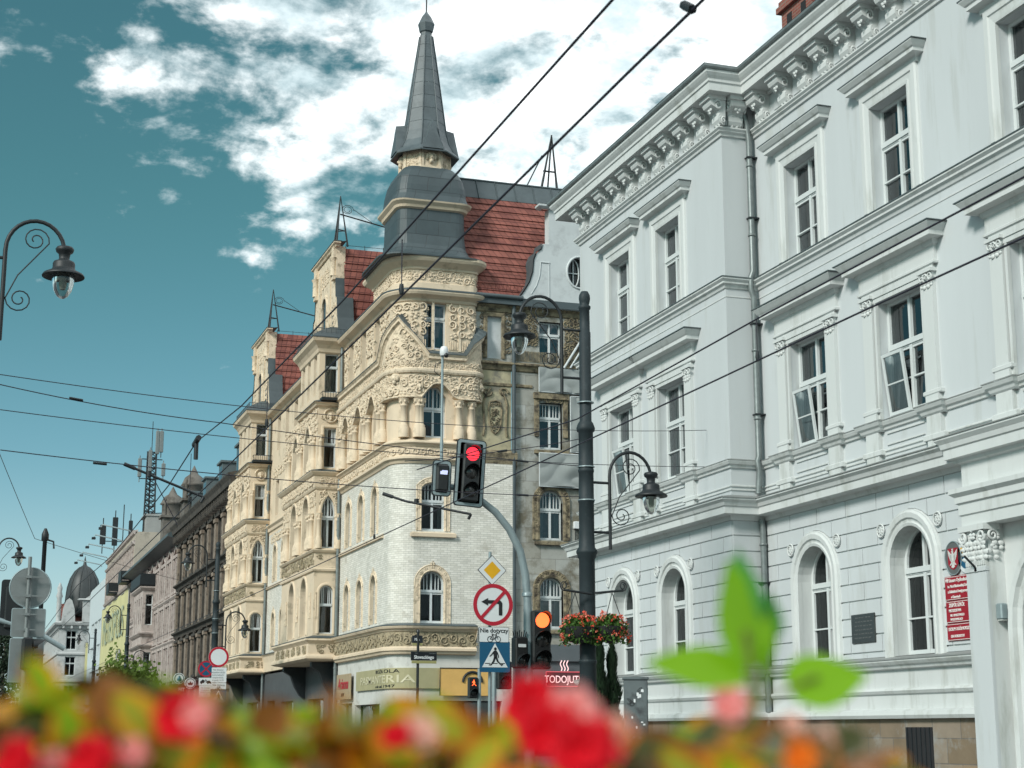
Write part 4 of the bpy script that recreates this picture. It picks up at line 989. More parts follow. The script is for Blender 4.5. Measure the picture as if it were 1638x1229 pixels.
# street-side roof and gables
b = MB()
tiled(b, (-36.5, .1, 18.7), (-2, .1, 18.7), (-2, 2.9, 22.3), (-36.5, 2.9, 22.3), 12); b.add([(-36.5, 2.9, 22.3), (-2, 2.9, 22.3), (-2, 9, 22.6), (-36.5, 9, 22.6)], [(0, 1, 2, 3)])
b.build("street_roof", M['tile'], tb)
def gable(cx_):
    g = MB(); G = flat(-.05, cx_)
    # outline: wide foot, volute shoulder, upright head
    pr = [(-3.2, 18.7), (3.2, 18.7), (3.15, 19.2), (2.85, 19.9), (2.7, 20.5), (2.62, 20.9), (2.35, 21.0), (2.28, 21.6), (2.25, 21.9), (2.25, 23.5), (-2.25, 23.5), (-2.25, 21.9), (-2.28, 21.6), (-2.35, 21.0), (-2.62, 20.9), (-2.7, 20.5), (-2.85, 19.9), (-3.15, 19.2)]
    g.extrude(pr, lambda a, z: G(a, z, .12), lambda a, z: G(a, z, -.3))
    for sd in (-1, 1):
        mbox(g, G, sd * 2.0 - .22, sd * 2.0 + .22, 21.9, 22.1, .1, .26); mbox(g, G, sd * 2.0 - .24, sd * 2.0 + .24, 22.95, 23.5, .1, .26)
        c0 = G(sd * 2.0, 22.1, .2); g.lathe([(.17, 0), (.15, .05), (.15, .7), (.2, .8), (.22, .85)], c0, 10)
        mbox(g, G, sd * 1.1 - .12, sd * 1.1 + .12, 19.0, 22.9, .1, .18)
    mould(g, G, -2.3, 2.3, [(.14, 23.4), (.2, 23.42), (.24, 23.5), (.32, 23.56), (.32, 23.64)])
    carve(g, G, -.9, .9, 22.1, 22.9, .16, .12, 1, 0, rng); carve(g, G, -2.4, -1.3, 19.6, 20.8, .16, .12, .9, 0, rng); carve(g, G, 1.3, 2.4, 19.6, 20.8, .16, .12, .9, 0, rng)
    ringband(g, G, 0, 19.3, 'round', 1.0, 2.2, [(0, .12), (0, .2), (.12, .22), (.16, .12)])
    gg = g.build("gable", M['creamcarve'], tb)
    b = MB()
    for x in (0,): b.add([G(x + p[0], 19.3 + p[1], .135) for p in outline('round', 1.0, 2.2)], [tuple(range(len(outline('round', 1.0, 2.2))))])
    for sd in (-1, 1): b.quad(G(sd * 1.75 - .16, 19.5, .135), G(sd * 1.75 + .16, 19.5, .135), G(sd * 1.75 + .16, 20.3, .135), G(sd * 1.75 - .16, 20.3, .135))
    b.build("gable_window", M['lens'], gg)
    b = MB()
    for sd in (1, -1):
        prf = [(sd * x, z) for x, z in ((3.2, 18.6), (3.17, 19.2), (2.87, 19.92), (2.72, 20.52), (2.64, 20.93), (2.37, 21.03), (2.3, 21.6), (2.28, 21.95))]
        for p, q in zip(prf[:-1], prf[1:]): b.quad(G(p[0] + sd * .02, p[1], .16), G(q[0] + sd * .02, q[1], .16), G(q[0] + sd * .02, q[1], -.62), G(p[0] + sd * .02, p[1], -.62))
    mould(b, G, -2.3, 2.3, [(.34, 23.63), (.34, 23.67), (-.3, 23.78)]); b.quad(G(-2.3, 23.7, .1), G(2.3, 23.7, .1), G(2.3, 23.78, -.35), G(-2.3, 23.78, -.35))
    b.build("gable_flashing", M['slate_plain'], gg)
    b = MB(); y0, y1 = .2, 8.5; hz = 23.45
    tiled(b, (cx_ + 2.9, y0, 18.6), (cx_ + 2.9, y1, 18.6), (cx_ + 2.1, y1, hz), (cx_ + 2.1, y0, hz), 13); b.quad((cx_ - 2.9, y0, 18.6), (cx_ - 2.9, y1, 18.6), (cx_ - 2.1, y1, hz), (cx_ - 2.1, y0, hz)); b.quad((cx_ - 2.1, y0, hz), (cx_ + 2.1, y0, hz), (cx_ + 2.1, y1, hz), (cx_ - 2.1, y1, hz))
    b.build("cross_roof", M['tile'], tb)
    b = MB()
    for i in range(8): b.tube([(cx_ + 2.1, .3 + i * .9, hz), (cx_ + 2.1, .3 + i * .9, hz + .22)], .015, 5)
    b.tube([(cx_ + 2.1, .3, hz + .16), (cx_ + 2.1, 8, hz + .16)], .012, 5); b.build("snow_rail", M['iron'], tb)
    # wrought steel mast with stay
    b = MB(); q = lambda x, y, z: (cx_ + x, .1 + y, z)
    for x, y in ((1.55, -.25), (2.1, -.25), (1.8, .35)): b.tube([q(x, y, 23.65), q(1.82, -.05, 26.1)], [.05, .02], 5)
    for x, y in ((1.64, -.2), (2.0, -.2)): b.tube([q(x, y, 24.4), q(1.82, .2, 24.4)], .025, 5)
    b.tube([q(1.64, -.2, 24.4), q(2.02, -.2, 24.4)], .025, 5)
    b.tube([q(1.82, -.05, 25.2), q(1.75, 3.2, 24.6)], .035, 6)
    pts = [q(1.82 - .02 * t, -.05 + .35 + .3 * math.cos(4 * PI * t) * (1 - .6 * t), 25.45 + .25 * math.sin(4 * PI * t) * (1 - .6 * t)) for t in [i / 20 for i in range(21)]]
    b.tube(pts, .014, 4); b.tube([q(1.8, .6, 25.5), q(1.78, 1.5, 24.95)], .014, 4); b.build("stay_mast", M['iron'], gg)
gable(-13.1); gable(-30.6)
b = MB(); b.tube([(-10.15, .05, 18.9), (-8.6, 2.9, 22.4)], .06, 6); b.build("valley_flashing", M['slate_plain'], tb)
# ---- bays ------------------------------------------------------------------
def bay(x0, x1, xt):
    y0 = -1.12; W = x1 - x0
    P_ = [(x0, 0), (x0, y0), (x1, y0), (x1, 0)]
    F = seg((x0, y0), (x1, y0)); Rr = seg((x1, y0), (x1, 0))
    br = b = MB()
    fo = [(W - 2.2, 5.5, 1.35, 2.55, 'round'), (W - 5.0, 5.5, 1.35, 2.55, 'round'), (W - 2.2, 9.25, 1.35, 2.45, 'round'), (W - 5.0, 9.25, 1.35, 2.45, 'round'), (W - 2.2, 12.8, 1.3, 2.1, 'ogee'), (W - 5.0, 12.8, 1.3, 2.1, 'ogee')]
    ro = [(.56, 5.5, .62, 2.1, 'round'), (.56, 9.2, .62, 2.35, 'point'), (.56, 12.8, .56, 1.8, 'rect')]
    wall(b, F, 0, W, 5.3, 15.6, fo, .35); wall(b, Rr, 0, 1.12, 5.3, 15.6, ro, .2); b.quad((x0, 0, 5.3), (x0, y0, 5.3), (x0, y0, 15.6), (x0, 0, 15.6))
    # top storey turret, narrower
    T = [(xt, 0), (xt - .0, y0 + .35), (xt + .5, y0), (x1, y0), (x1, 0)]
    tf = seg((xt + .5, y0), (x1, y0)); tw = x1 - xt - .5
    wall(b, tf, 0, tw, 15.6, 18.3, [(tw - .9, 16.2, .62, 1.8, 'rect'), (tw - 2.3, 16.2, .62, 1.8, 'rect'), (tw - 3.6, 16.2, .62, 1.8, 'rect')], .2); wall(b, Rr, 0, 1.12, 15.6, 18.3, [(.56, 16.2, .62, 1.8, 'rect')], .2)
    strip(b, T[:3], 15.6, 18.3)
    bw = b.build("bay_wall", M['cream'], tb)
    b = MB(); sweep(b, [(.0, 18.0), (.06, 18.05), (.1, 18.2), (.2, 18.35), (.36, 18.5), (.4, 18.62), (.4, 18.66)], T); b.cut()
    sweep(b, [(0, 15.55), (.12, 15.58), (.16, 15.68), (.22, 15.72)], T); b.cut()
    sweep(b, [(0, 5.3), (.34, 5.3), (.36, 5.2), (.28, 5.12), (.22, 5.05), (.22, 4.62), (.3, 4.58), (.36, 4.5), (.36, 4.42), (.2, 4.36), (-.2, 4.3)], P_)
    b.quad((x0, 0, 4.31), (x1, 0, 4.31), (x1, y0, 4.31), (x0, y0, 4.31))
    sweep(b, [(0, 8.2), (.08, 8.22), (.1, 8.3), (.05, 8.36), (.05, 8.42), (.02, 8.44)], P_); sweep(b, [(.02, 9.02), (.08, 9.04), (.14, 9.12), (.14, 9.16), (0, 9.22)], P_)
    sweep(b, [(0, 11.8), (.06, 11.84), (.1, 11.92), (.1, 11.95)], P_); sweep(b, [(.12, 12.4), (.2, 12.44), (.3, 12.56), (.3, 12.6), (0, 12.7)], P_); sweep(b, [(.1, 11.95), (.14, 12.4)], P_)
    b.build_each("bay_moulding", M['cream'], tb)
    b = MB(); sweep(b, [(.42, 18.65), (.42, 18.7), (.1, 18.98), (-.6, 19.4)], T); b.add([(p[0], p[1], 19.38) for p in offset_path(T, -.55)], [tuple(range(len(T)))])
    c2 = MB(); sweep(c2, [(.36, 5.29), (.36, 5.315), (0, 5.42)], P_); c2.cut(); sweep(c2, [(.31, 12.595), (.31, 12.62), (0, 12.72)], P_); c2.cut(); sweep(c2, [(.24, 15.72), (.24, 15.75), (0, 15.85)], T); c2.build_each("ledge_cover", M['slate_plain'], tb)
    ln = offset_path(T, .2)
    for p, q in zip(ln[:-1], ln[1:]):
        m_ = max(2, int(math.hypot(q[0] - p[0], q[1] - p[1]) / .22))
        for i in range(m_): x, y = p[0] + (q[0] - p[0]) * i / m_, p[1] + (q[1] - p[1]) * i / m_; b.tube([(x, y, 18.85), (x, y, 19.15)], .014, 4)
    b.tube([(x, y, 19.12) for x, y in ln], .016, 4)
    b.build("bay_roof", M['slate_plain'], tb)
    # carved work
    b = MB()
    for mp, w_ in ((F, W), (Rr, 1.12)):
        pm_ = lambda a, z, o, mp=mp: mp(a, z, o)
        carve(b, mp, .1, w_ - .08, 12.02, 12.36, .14, .13, 1.1, 0, rng)
        carve(b, mp, .1, w_ - .08, 11.1, 11.75, .15, .02, 1.1, 0, rng, (lambda a, z: all(abs(a - c) > .75 for c in (W - 2.2, W - 5.0)) or z > 11.72) if mp is F else (lambda a, z: abs(a - .56) > .3 or z > 11.6))
        carve(b, mp, .1, w_ - .08, 14.4, 15.5, .16, .03, 1.05, 0, rng, (lambda a, z: all(abs(a - c) > .7 for c in (W - 2.2, W - 5.0)) or z > 14.95) if mp is F else (lambda a, z: z > 14.8 and abs(a - .56) > .36))
        n_ = 2 if mp is Rr else 6
        for k in range(n_): carve(b, mp, (k + .18) * w_ / n_, (k + .82) * w_ / n_, 4.66, 5.0, .13, .225, 1.1, 1, rng)
        carve(b, mp, .15, w_ - .1, 8.5, 8.98, .16, .03, .9, 1, rng, (lambda a, z: True) if mp is F else (lambda a, z: a < .3))
    n = 20; b.tube([Rr(.56 + .3 * math.cos(2 * PI * i / n), 15.15 + .3 * math.sin(2 * PI * i / n), .04) for i in range(n)], .04, 5, closed=True); face_relief(b, Rr, .56, 15.12, .34, .02)
    for a in (W - 3.6, W - .75, W - 6.3):
        for z0, z1 in ((6.2, 7.3),):
            for d_ in (-.14, 0, .14): b.tube([F(a + d_, z0, .02), F(a + d_, z1, .02)], .035, 5)
    for d_ in (.1, .18, .94, 1.02): b.tube([Rr(d_, 6.2, .02), Rr(d_, 7.3, .02)], .025, 5)
    b.build("bay_carving", [M['creamcarve'], M['friezegold']], tb)
    b = MB()
    for c, zs, w_, h_, tp in fo: ringband(b, F, c, zs, tp, w_, h_, [(0, -.1), (0, .03), (.05, .06), (.12, .05), (.15, 0)]); b.cut()
    for c, zs, w_, h_, tp in ro: ringband(b, Rr, c, zs, tp, w_, h_, [(0, -.08), (0, .03), (.04, .05), (.1, .04), (.12, 0)]); b.cut()
    b.build_each("bay_surround", M['cream'], tb)
    for a in (W - .55, W - 1.05, W - 3.4, W - 3.8, W - 6.2, W - 6.7):
        for z in (9.22, 12.7): ob("column", CM, tb, F(a, z, .06))
    for a in (.14, .98): ob("column", CM, tb, Rr(a, 12.7, .05), sc_=(.7, .7, 1)); ob("column", CM, tb, Rr(a, 9.2, .05), sc_=(.7, .7, 1))
    bw_ = [window_meshes('bA', 1.35, 2.55, 'round', tm, 0, .07, .62, True, ('both', .2), 1), window_meshes('bC', 1.3, 2.1, 'ogee', tm, 0, .07, .6, True, None, 1)]
    for c, zs, w_, h_, tp in fo: put_window(tb, bw_[0] if tp == 'round' and h_ == 2.55 else (window_meshes('bB', 1.35, 2.45, 'round', tm, 0, .07, .62, True, None, 1) if tp == 'round' else bw_[1]), (x0 + c, y0 + .28, zs))
    for (c, zs, w_, h_, tp), k in zip(ro, ('rA', 'rB', 'rC')): put_window(tb, window_meshes(k, w_, h_, tp, tm, 0, .06, .6, k == 'rB', None, 2 if k != 'rB' else 1), (x1 - .14, y0 + c, zs), PI / 2)
    wd = window_meshes('tw', .62, 1.8, 'rect', (tm[0], M['glass'], M['room'], M['curtain']), 0, .06, .66, False, ('full', .5), 0)
    put_window(tb, wd, (x1 - .14, y0 + .56, 16.2), PI / 2)
    for a in (tw - .9, tw - 2.3, tw - 3.6): put_window(tb, wd, (xt + .5 + a, y0 + .14, 16.2))
    # little iron balcony on the flank
    b = MB(); b.box(x1 + .0, x1 + .5, y0 + .05, 0, 15.78, 15.9)
    for i in range(9): b.tube([(x1 + .48, y0 + .08 + i * .12, 15.9), (x1 + .48, y0 + .08 + i * .12, 16.15)], .012, 4)
    b.tube([(x1 + .02, y0 + .08, 16.15), (x1 + .48, y0 + .08, 16.15), (x1 + .48, -.02, 16.15)], .018, 4); b.build("balcony", M['iron'], tb)
    # console under the bay
    b = MB()
    for x in (x1 - .6, x0 + .6):
        pf = [(0, 4.3), (-1.05, 4.3), (-1.05, 4.1), (-.7, 3.9), (-.5, 3.4), (-.25, 3.0), (0, 2.8)]
        b.extrude(pf, lambda y, z, x=x: (x - .18, y, z), lambda y, z, x=x: (x + .18, y, z)); b.cut()
    b.build_each("bay_console", M['iron'], tb)
bay(-17.1, -9.5, -14.2); bay(-35.1, -27.5, -32.2)
# rain pipes
b = MB()
for x in (-9.38, -27.38):
    b.cut()
    b.tube([(x, -.12, 18.3), (x, -.12, .2)], .075, 8)
    for z in (4.0, 7.0, 10, 13, 16): b.lathe([(.09, 0), (.09, .06)], (x, -.12, z), 8)
b.build_each("drain_pipe", M['pipe'], tb)
# ---- derelict side wing ------------------------------------------------------
M['derelict'] = brickmat('derelict_plaster', (.40, .41, .39), (.31, .30, .26), (.24, .235, .22), 1.25, .62, .01, .9, .4, dirt=((.15, .135, .10), .42, .9))
M['sooty'] = mat('sooty_carving', (.26, .215, .14), .9, .25, 3, .5, 20, dirt=((.055, .045, .035), .5, 3.0))
M['ochre'] = mat('stained_ochre_plaster', (.42, .375, .25), .9, .15, 1.5, .1, 30, dirt=((.2, .185, .15), .35, 1.4))
M['gablewhite'] = mat('gable_white', (.52, .55, .56), .8, .06, 1.2, dirt=((.42, .44, .45), .3, 1.5))
dw = thing("derelict_side_wing", "derelict grey house front with soot stains, red tiled roof and white scrolled gable", "building", (20.34, 60.7, 0), 0)
D = flat(0); rng = random.Random(5)
dz = [(5.32, 2.0, 'round'), (8.82, 2.0, 'round'), (12.5, 1.9, 'rect'), (16.05, 1.75, 'rect')]
dops = [(x, z, .96, h, t) for x in (1.7, 4.6) for z, h, t in dz]
b = MB(); wall(b, D, .02, 8, 4.7, 15.9, dops, .3); wall(b, D, -1.6, 8, 15.9, 18.3, dops + [(-.72, 16.1, .62, 1.75, 'rect')], .3)
b.build("wall", M['derelict'], dw)
b = MB(); wall(b, D, -1.6, 0, 11.75, 15.9); b.build("stained_wall", M['ochre'], dw)
b = MB()
carve(b, D, -1.4, -1.1, 16.3, 18.1, .12, .02, 1, 0, rng); carve(b, D, -.35, .0, 16.3, 18.1, .12, .02, 1, 0, rng)
carve(b, D, .25, 1.1, 16.7, 18.0, .14, .03, 1.3, 0, rng); carve(b, D, 2.3, 3.9, 16.3, 18.0, .15, .03, 1.3, 0, rng)
sweep(b, [(0, 18.0), (.06, 18.05), (.1, 18.2), (.2, 18.28), (.2, 18.32)], [(-1.5, 0), (8, 0)]); sweep(b, [(0, 15.6), (.06, 15.64), (.12, 15.8), (.22, 15.86), (.22, 15.92), (0, 16.0)], [(-1.5, 0), (8, 0)])
for k in range(40): b.tube([(.15 + k * .06, -.02, 16.05), (.15 + k * .06, -.02, 16.5)], .016, 4)
sweep(b, [(0, 14.95), (.05, 14.98), (.05, 15.08), (0, 15.1)], [(-1.5, 0), (.9, 0)]); sweep(b, [(0, 11.55), (.14, 11.6), (.2, 11.9), (.24, 12.2), (.1, 12.3), (0, 12.35)], [(-1.5, 0), (.2, 0)])
for c in (1.7, 4.6):
    for z, h, t in dz[:2]:
        ringband(b, D, c, z, t, .96, h, [(.02, 0), (.02, .05), (.1, .08), (.2, .05), (.3, .07), (.32, 0)])
        for k in range(9): a = PI * (k + .5) / 9; leafbit(b, D, c + .66 * math.cos(a), z + h - .48 + .66 * math.sin(a), .13, .06, a)
        for sd in (-1, 1): carve(b, D, c + sd * .64 - .08, c + sd * .64 + .08, z + .5, z + h - .5, .09, .06, 1, 0, rng)
    mbox(b, D, c - .75, c + .75, 14.55, 14.8, 0, .16); carve(b, D, c - .7, c + .7, 14.42, 14.55, .1, .08, 1, 0, rng)
    for sd in (-1, 1): mbox(b, D, c + sd * .62 - .09, c + sd * .62 + .09, 13.0, 14.55, 0, .08)
    for z in (5.2, 8.7, 12.38): mbox(b, D, c - .72, c + .72, z - .08, z + .06, 0, .14)
f = D
ringband(b, D, -.72, 16.1, 'rect', .62, 1.75, [(0, .0), (0, .05), (.1, .07), (.16, .04), (.16, 0)])
# strapwork cartouche on the ochre field
cc = (-.68, 13.7)
for sd in (-1, 1):
    scroll(b, D, cc[0] + sd * .34, 14.7, .2, .02, 1.2, sd, .22, 0); b.tube([D(cc[0] + sd * p, z, .03) for p, z in ((.2, 14.85), (.42, 14.5), (.5, 14.2), (.45, 13.2), (.5, 12.9))], .045, 5)
    b.tube([D(cc[0] + sd * p, z, .03) for p, z in ((.0, 14.35), (.22, 14.3), (.28, 14.0), (.24, 13.4), (.12, 13.1), (0, 13.0))], .035, 5)
carve(b, D, cc[0] - .2, cc[0] + .2, 13.15, 14.25, .12, .02, 1.2, 0, rng)
b.build("sooty_carving", M['sooty'], dw)
dm = (M['winwhite'], M['glass'], M['room'], M['curtain'])
DA = window_meshes('da', .96, 2.0, 'round', dm, 0, .065, .62, True, ('both', .25), 2); DB = window_meshes('db', .96, 1.9, 'rect', dm, 0, .065, .68, True, None, 2); DC = window_meshes('dc', .96, 1.75, 'rect', (dm[0], M['glass'], M['room'], M['curtain_or_reflection']), 0, .065, .7, True, ('full', .5), 0)
for c in (1.7, 4.6):
    for (z, h, t), ms in zip(dz, (DA, DA, DB, DC)): put_window(dw, ms, (c, .18, z))
b = MB(); b.box(-1.03, -.41, .12, .2, 16.1, 17.85); b.build("blocked_window", M['gablewhite'], dw)
# small gablet
b = MB(); b.extrude([(2.3, 15.9), (3.9, 15.9), (3.1, 17.2)], lambda a, z: D(a, z, .2), lambda a, z: D(a, z, 0)); b.build("gablet", M['sooty'], dw)
b = MB()
for p, q in (((2.2, 15.85), (3.1, 17.3)), ((4.0, 15.85), (3.1, 17.3))): b.tube([D(*p, .24), D(*q, .24)], .05, 6); b.tube([D(p[0] * .7 + .93, p[1] + .02, .26), D(q[0], q[1] - .42, .26)], .04, 6)
b.build("gablet_coping", M['gablewhite'], dw)
# gutter, roof, ridge band
b = MB(); b.box(-1.6, 8, -.32, .1, 18.32, 18.62); b.tube([(-1.6, -.34, 18.62), (.4, -.34, 18.62)], .1, 8); b.build("eaves_gutter", M['slate_plain'], dw)
b = MB(); tiled(b, (-2.6, -.15, 18.6), (8, -.15, 18.6), (8, 1.95, 23.55), (-2.6, 1.95, 23.55), 15); b.build("tiled_roof", M['tile'], dw)
b = MB(); b.quad((-2.6, 1.9, 23.5), (8, 1.9, 23.5), (8, 2.4, 24.45), (-2.6, 2.4, 24.45)); b.quad((-2.6, 2.4, 24.45), (8, 2.4, 24.45), (8, 9, 24.6), (-2.6, 9, 24.6))
for k in range(2, 14): b.box(-4.2 + k * .85, -4.17 + k * .85, 2.3, 2.36, 24.3, 24.32)
b.tube([(-2.6, 2.4, 24.46), (8, 2.4, 24.46)], .05, 6); b.build("ridge_band", M['slate_plain'], dw)
b = MB()
for k in range(2, 15): b.tube([(-4.2 + k * .85, 1.88, 23.5), (-4.2 + k * .85, 2.39, 24.47)], .02, 4)
b.build("seam", M['slate_plain'], dw)
b = MB(); 
for k in range(13): b.tube([(-1.5 + k * .16, -.02, 18.95), (-1.5 + k * .16, -.16, 19.2)], .012, 4)
b.tube([(-1.55, -.16, 19.2), (.55, -.16, 19.2)], .015, 4); b.build("snow_guard", M['tile'], dw)
gl = [(.25, 18.6), (.5, 18.95), (.74, 19.35), (.88, 19.8), (.93, 20.35), (1.05, 20.65), (1.26, 20.8), (1.31, 21.05), (1.57, 21.05), (1.57, 22.6)]
ctr = 3.0; gr = [(2 * ctr - x, z) for x, z in gl[::-1]]
hole = [(ctr - .1 + .55 * math.cos(2 * PI * i / 24), 19.95 + .68 * math.sin(2 * PI * i / 24)) for i in range(24)]
b = MB()
GF = flat(.05)
cols = sorted(set([x for x, z in gl] + [x for x, z in gr] + [round(p[0], 4) for p in hole]))
def gtop(x):
    pts = gl + gr
    for (xa, za), (xb, zb) in zip(pts[:-1], pts[1:]):
        if xa <= x <= xb and xb > xa: return za + (zb - za) * (x - xa) / (xb - xa)
    return 18.6
for xa, xb in zip(cols[:-1], cols[1:]):
    xm = (xa + xb) / 2; e1, e2 = xa + 1e-5, xb - 1e-5
    ta, tb_ = gtop(e1), gtop(e2)
    if abs(xm - ctr + .1) < .55:
        g = lambda x: .68 * math.sqrt(max(1 - ((x - ctr + .1) / .55) ** 2, 0))
        b.quad(GF(xa, 18.3, .3), GF(xb, 18.3, .3), GF(xb, 19.95 - g(xb), .3), GF(xa, 19.95 - g(xa), .3)); b.quad(GF(xa, 19.95 + g(xa), .3), GF(xb, 19.95 + g(xb), .3), GF(xb, tb_, .3), GF(xa, ta, .3))
    else: b.quad(GF(xa, 18.3, .3), GF(xb, 18.3, .3), GF(xb, tb_, .3), GF(xa, ta, .3))
for p, q in zip(hole, hole[1:] + hole[:1]): b.quad(GF(*p, .3), GF(*q, .3), GF(*q, .0), GF(*p, .0))
for p, q in zip(gl + gr, (gl + gr)[1:]): b.quad(GF(*p, .3), GF(*q, .3), GF(*q, -.2), GF(*p, -.2))
b.tube([GF(p[0] * 1.0, p[1], .31) for p in hole], .05, 6, closed=True)
b.tube([GF(x + .28, z - .1, .31) for x, z in gl[1:5]], .02, 4); b.tube([GF(1.57, 20.3, .31), GF(1.57, 18.6, .31)], .02, 4); b.tube([GF(1.2, 20.25, .31), GF(1.6, 20.25, .31)], .03, 4)
b.build("gable", M['gablewhite'], dw)
b = MB(); mould(b, GF, 1.57, 4.43, [(.3, 22.55), (.42, 22.58), (.5, 22.64), (.5, 22.72), (.3, 22.78)]); b.quad(GF(1.1, 22.75, .5), GF(4.9, 22.75, .5), GF(4.9, 22.78, -.3), GF(1.1, 22.78, -.3)); b.build("gable_cap", M['gablewhite'], dw)
b = MB()
for p, q in zip(gl[:8], gl[1:8]): b.quad(GF(p[0] - .06, p[1] + .02, .36), GF(q[0] - .06, q[1] + .02, .36), GF(q[0] - .1, q[1] + .02, -.5), GF(p[0] - .1, p[1] + .02, -.5))
b.build("gable_flashing", M['slate_plain'], dw)
b = MB(); b.add([GF(p[0], p[1], .02) for p in hole], [tuple(range(24))]); b.build("oval_window", M['lens'], dw)
b = MB(); b.tube([GF(ctr - .3 + .25 * math.cos(2 * PI * i / 20), 19.95 + .6 * math.sin(2 * PI * i / 20), .1) for i in range(20)], .03, 5, closed=True); b.tube([GF(ctr - .3, 19.35, .1), GF(ctr - .3, 20.55, .1)], .025, 5); b.tube([GF(ctr - .55, 19.95, .1), GF(ctr - .05, 19.95, .1)], .025, 5); b.build("oval_casement", M['winwhite'], dw)
# steel trestle on the ridge
b = MB(); q = lambda x, z, y=2.6: (x, y, z)
for x in (2.25, 3.0): b.tube([q(x, 24.4), q(2.75, 27.0)], [.06, .03], 5)
b.tube([q(2.75, 24.4, 3.2), q(2.75, 27.0)], .04, 5); b.tube([q(2.36, 25.3), q(2.93, 25.3)], .04, 5); b.tube([q(2.6, 25.3), q(2.75, 26.6)], .03, 5); b.tube([q(1.1, 23.6, 2.3), q(2.3, 26.0)], .03, 5); b.build("stay_mast", M['iron'], dw)
b = MB(); b.tube([(.07, -.14, 18.4), (.07, -.14, .2)], .085, 8)
for z in (4, 7.2, 10.4, 13.6, 16.8): b.lathe([(.1, 0), (.1, .07)], (.07, -.14, z), 8)
b.build("drain_pipe", M['slate_plain'], dw)
# ground floor of the wing: dark fascia
b = MB(); wall(b, D, -.0, 8, 0, 4.7, [(2.0, .4, 2.8, 2.3, 'rect'), (5.4, .1, 1.2, 2.6, 'rect')], .3); mbox(b, D, -.0, 8, 4.05, 4.55, 0, .12); b.build("shopfront", mat('grey_shopfront', (.10, .115, .125), .7, .1, 1.2), dw)
put_window(dw, window_meshes('dsh', 2.8, 2.3, 'rect', (M['iron'], M['glass'], M['room'], None), 0, .06, None, True, room=1.5), (2.0, .2, .4))
put_window(dw, window_meshes('dsd', 1.2, 2.6, 'rect', (M['iron'], M['glass'], M['room'], None), 0, .08, .8, False, room=1.5), (5.4, .2, .1))
# cables and a white junction box on the wall
b = MB()
for k in range(4): b.tube([(2.72 + k * .1, -.03, 8.3), (2.72 + k * .1, -.03, 9.3 + .12 * k)], .016, 5)
b.tube([(2.5, -.03, 10.95), (2.9, -.04, 10.9), (3.3, -.03, 11.0)], .02, 5); b.build("wall_cables", M['iron'], dw)
b = MB(); b.cbox(2.62, 2.9, -.16, 0, 9.3, 9.6, .02); b.build("junction_box", M['signwhite'], dw)
# tarpaulins
def tarp(name, label, x0, x1, z0, z1, s_):
    t = thing(name, label, "tarpaulin", (20.34 + (x0 + x1) / 2, 60.55, (z0 + z1) / 2), 0, "grey tarpaulins on the derelict wall")
    r = random.Random(s_); b = MB(); n, m = 60, 40; w_, h_ = x1 - x0, z1 - z0
    ph = [(r.uniform(0, 6), r.uniform(2, 11), r.uniform(-9, 9)) for _ in range(6)]
    g = [[((i / n - .5) * w_, -.04 - .03 * abs(sum(math.sin(p[0] + p[1] * i / n + p[2] * j / m) for p in ph)) * (.35 + min(i / n, 1 - i / n) * 1.2), (j / m - .5) * h_ * (1 - .05 * math.sin(PI * i / n))) for i in range(n + 1)] for j in range(m + 1)]
    b.add([p for row in g for p in row], [(j * (n + 1) + i, j * (n + 1) + i + 1, (j + 1) * (n + 1) + i + 1, (j + 1) * (n + 1) + i) for j in range(m) for i in range(n)], 0, True)
    b.build("sheet", TARP, t)
    b = MB()
    for p, q in (((-w_ / 2, -h_ / 2), (-w_ / 2, h_ / 2)), ((w_ / 2, -h_ / 2), (w_ / 2, h_ / 2)), ((-w_ / 2, h_ / 2), (w_ / 2, h_ / 2)), ((-w_ / 2, -h_ / 2), (w_ / 2, -h_ / 2))): b.tube([(p[0], -.02, p[1]), (q[0], -.02, q[1])], .03, 5)
    b.build("batten", M['gablewhite'], t)
TARP = mat('grey_tarpaulin', (.27, .29, .285), .45, .08, 2, spec=.5)
tarp("tarpaulin", "creased grey tarpaulin stretched between the second and third floor windows of the derelict front", 1.15, 3.6, 10.95, 12.3, 1)
tarp("tarpaulin", "pale tarpaulin draped below the top floor of the derelict front", 1.15, 3.6, 14.82, 15.85, 2)
tarp("tarpaulin", "narrow tarpaulin hanging beside the third floor window of the derelict front", 2.5, 3.7, 12.4, 14.7, 3)
# ---- the row of houses further down the street -------------------------------
M['dkstone'] = mat('soot_black_stone', (.075, .065, .055), .85, .25, 2, .3, 25, dirt=((.03, .027, .025), .45, 2.0))
M['dkbrick'] = mat('sooty_red_pilaster', (.24, .19, .15), .85, .2, 2, .1, 30, dirt=((.07, .055, .045), .35, 2.0))
M['dkgrey'] = mat('sooty_grey_stone', (.15, .135, .12), .85, .2, 1.5, .1, 30, dirt=((.08, .07, .06), .4, 1.6))
M['pinkwall'] = mat('dusky_pink_plaster', (.27, .17, .165), .85, .12, 1.5, .1, 30, dirt=((.17, .11, .105), .3, 1.2))
M['pinktrim'] = mat('pale_pink_trim', (.46, .39, .36), .85, .12, 2, .1, 30, dirt=((.25, .20, .185), .35, 2.2))
M['buff'] = mat('buff_plaster', (.40, .35, .29), .85, .1, 1.0, dirt=((.27, .24, .2), .3, 1.2))
M['banner'] = mat('yellow_banner_mesh', (.58, .54, .28), .7, .08, .6)
M['bannertxt'] = mat('banner_faded_lettering', (.33, .38, .28), .7, .1, 1)
M['conc'] = mat('concrete_grey', (.30, .30, .29), .85, .12, 1)
rw_ = (mat('row_window_paint', (.30, .29, .28), .5, .1, 3, rnd=.3), M['glassdark'], M['room'], M['curtain'])
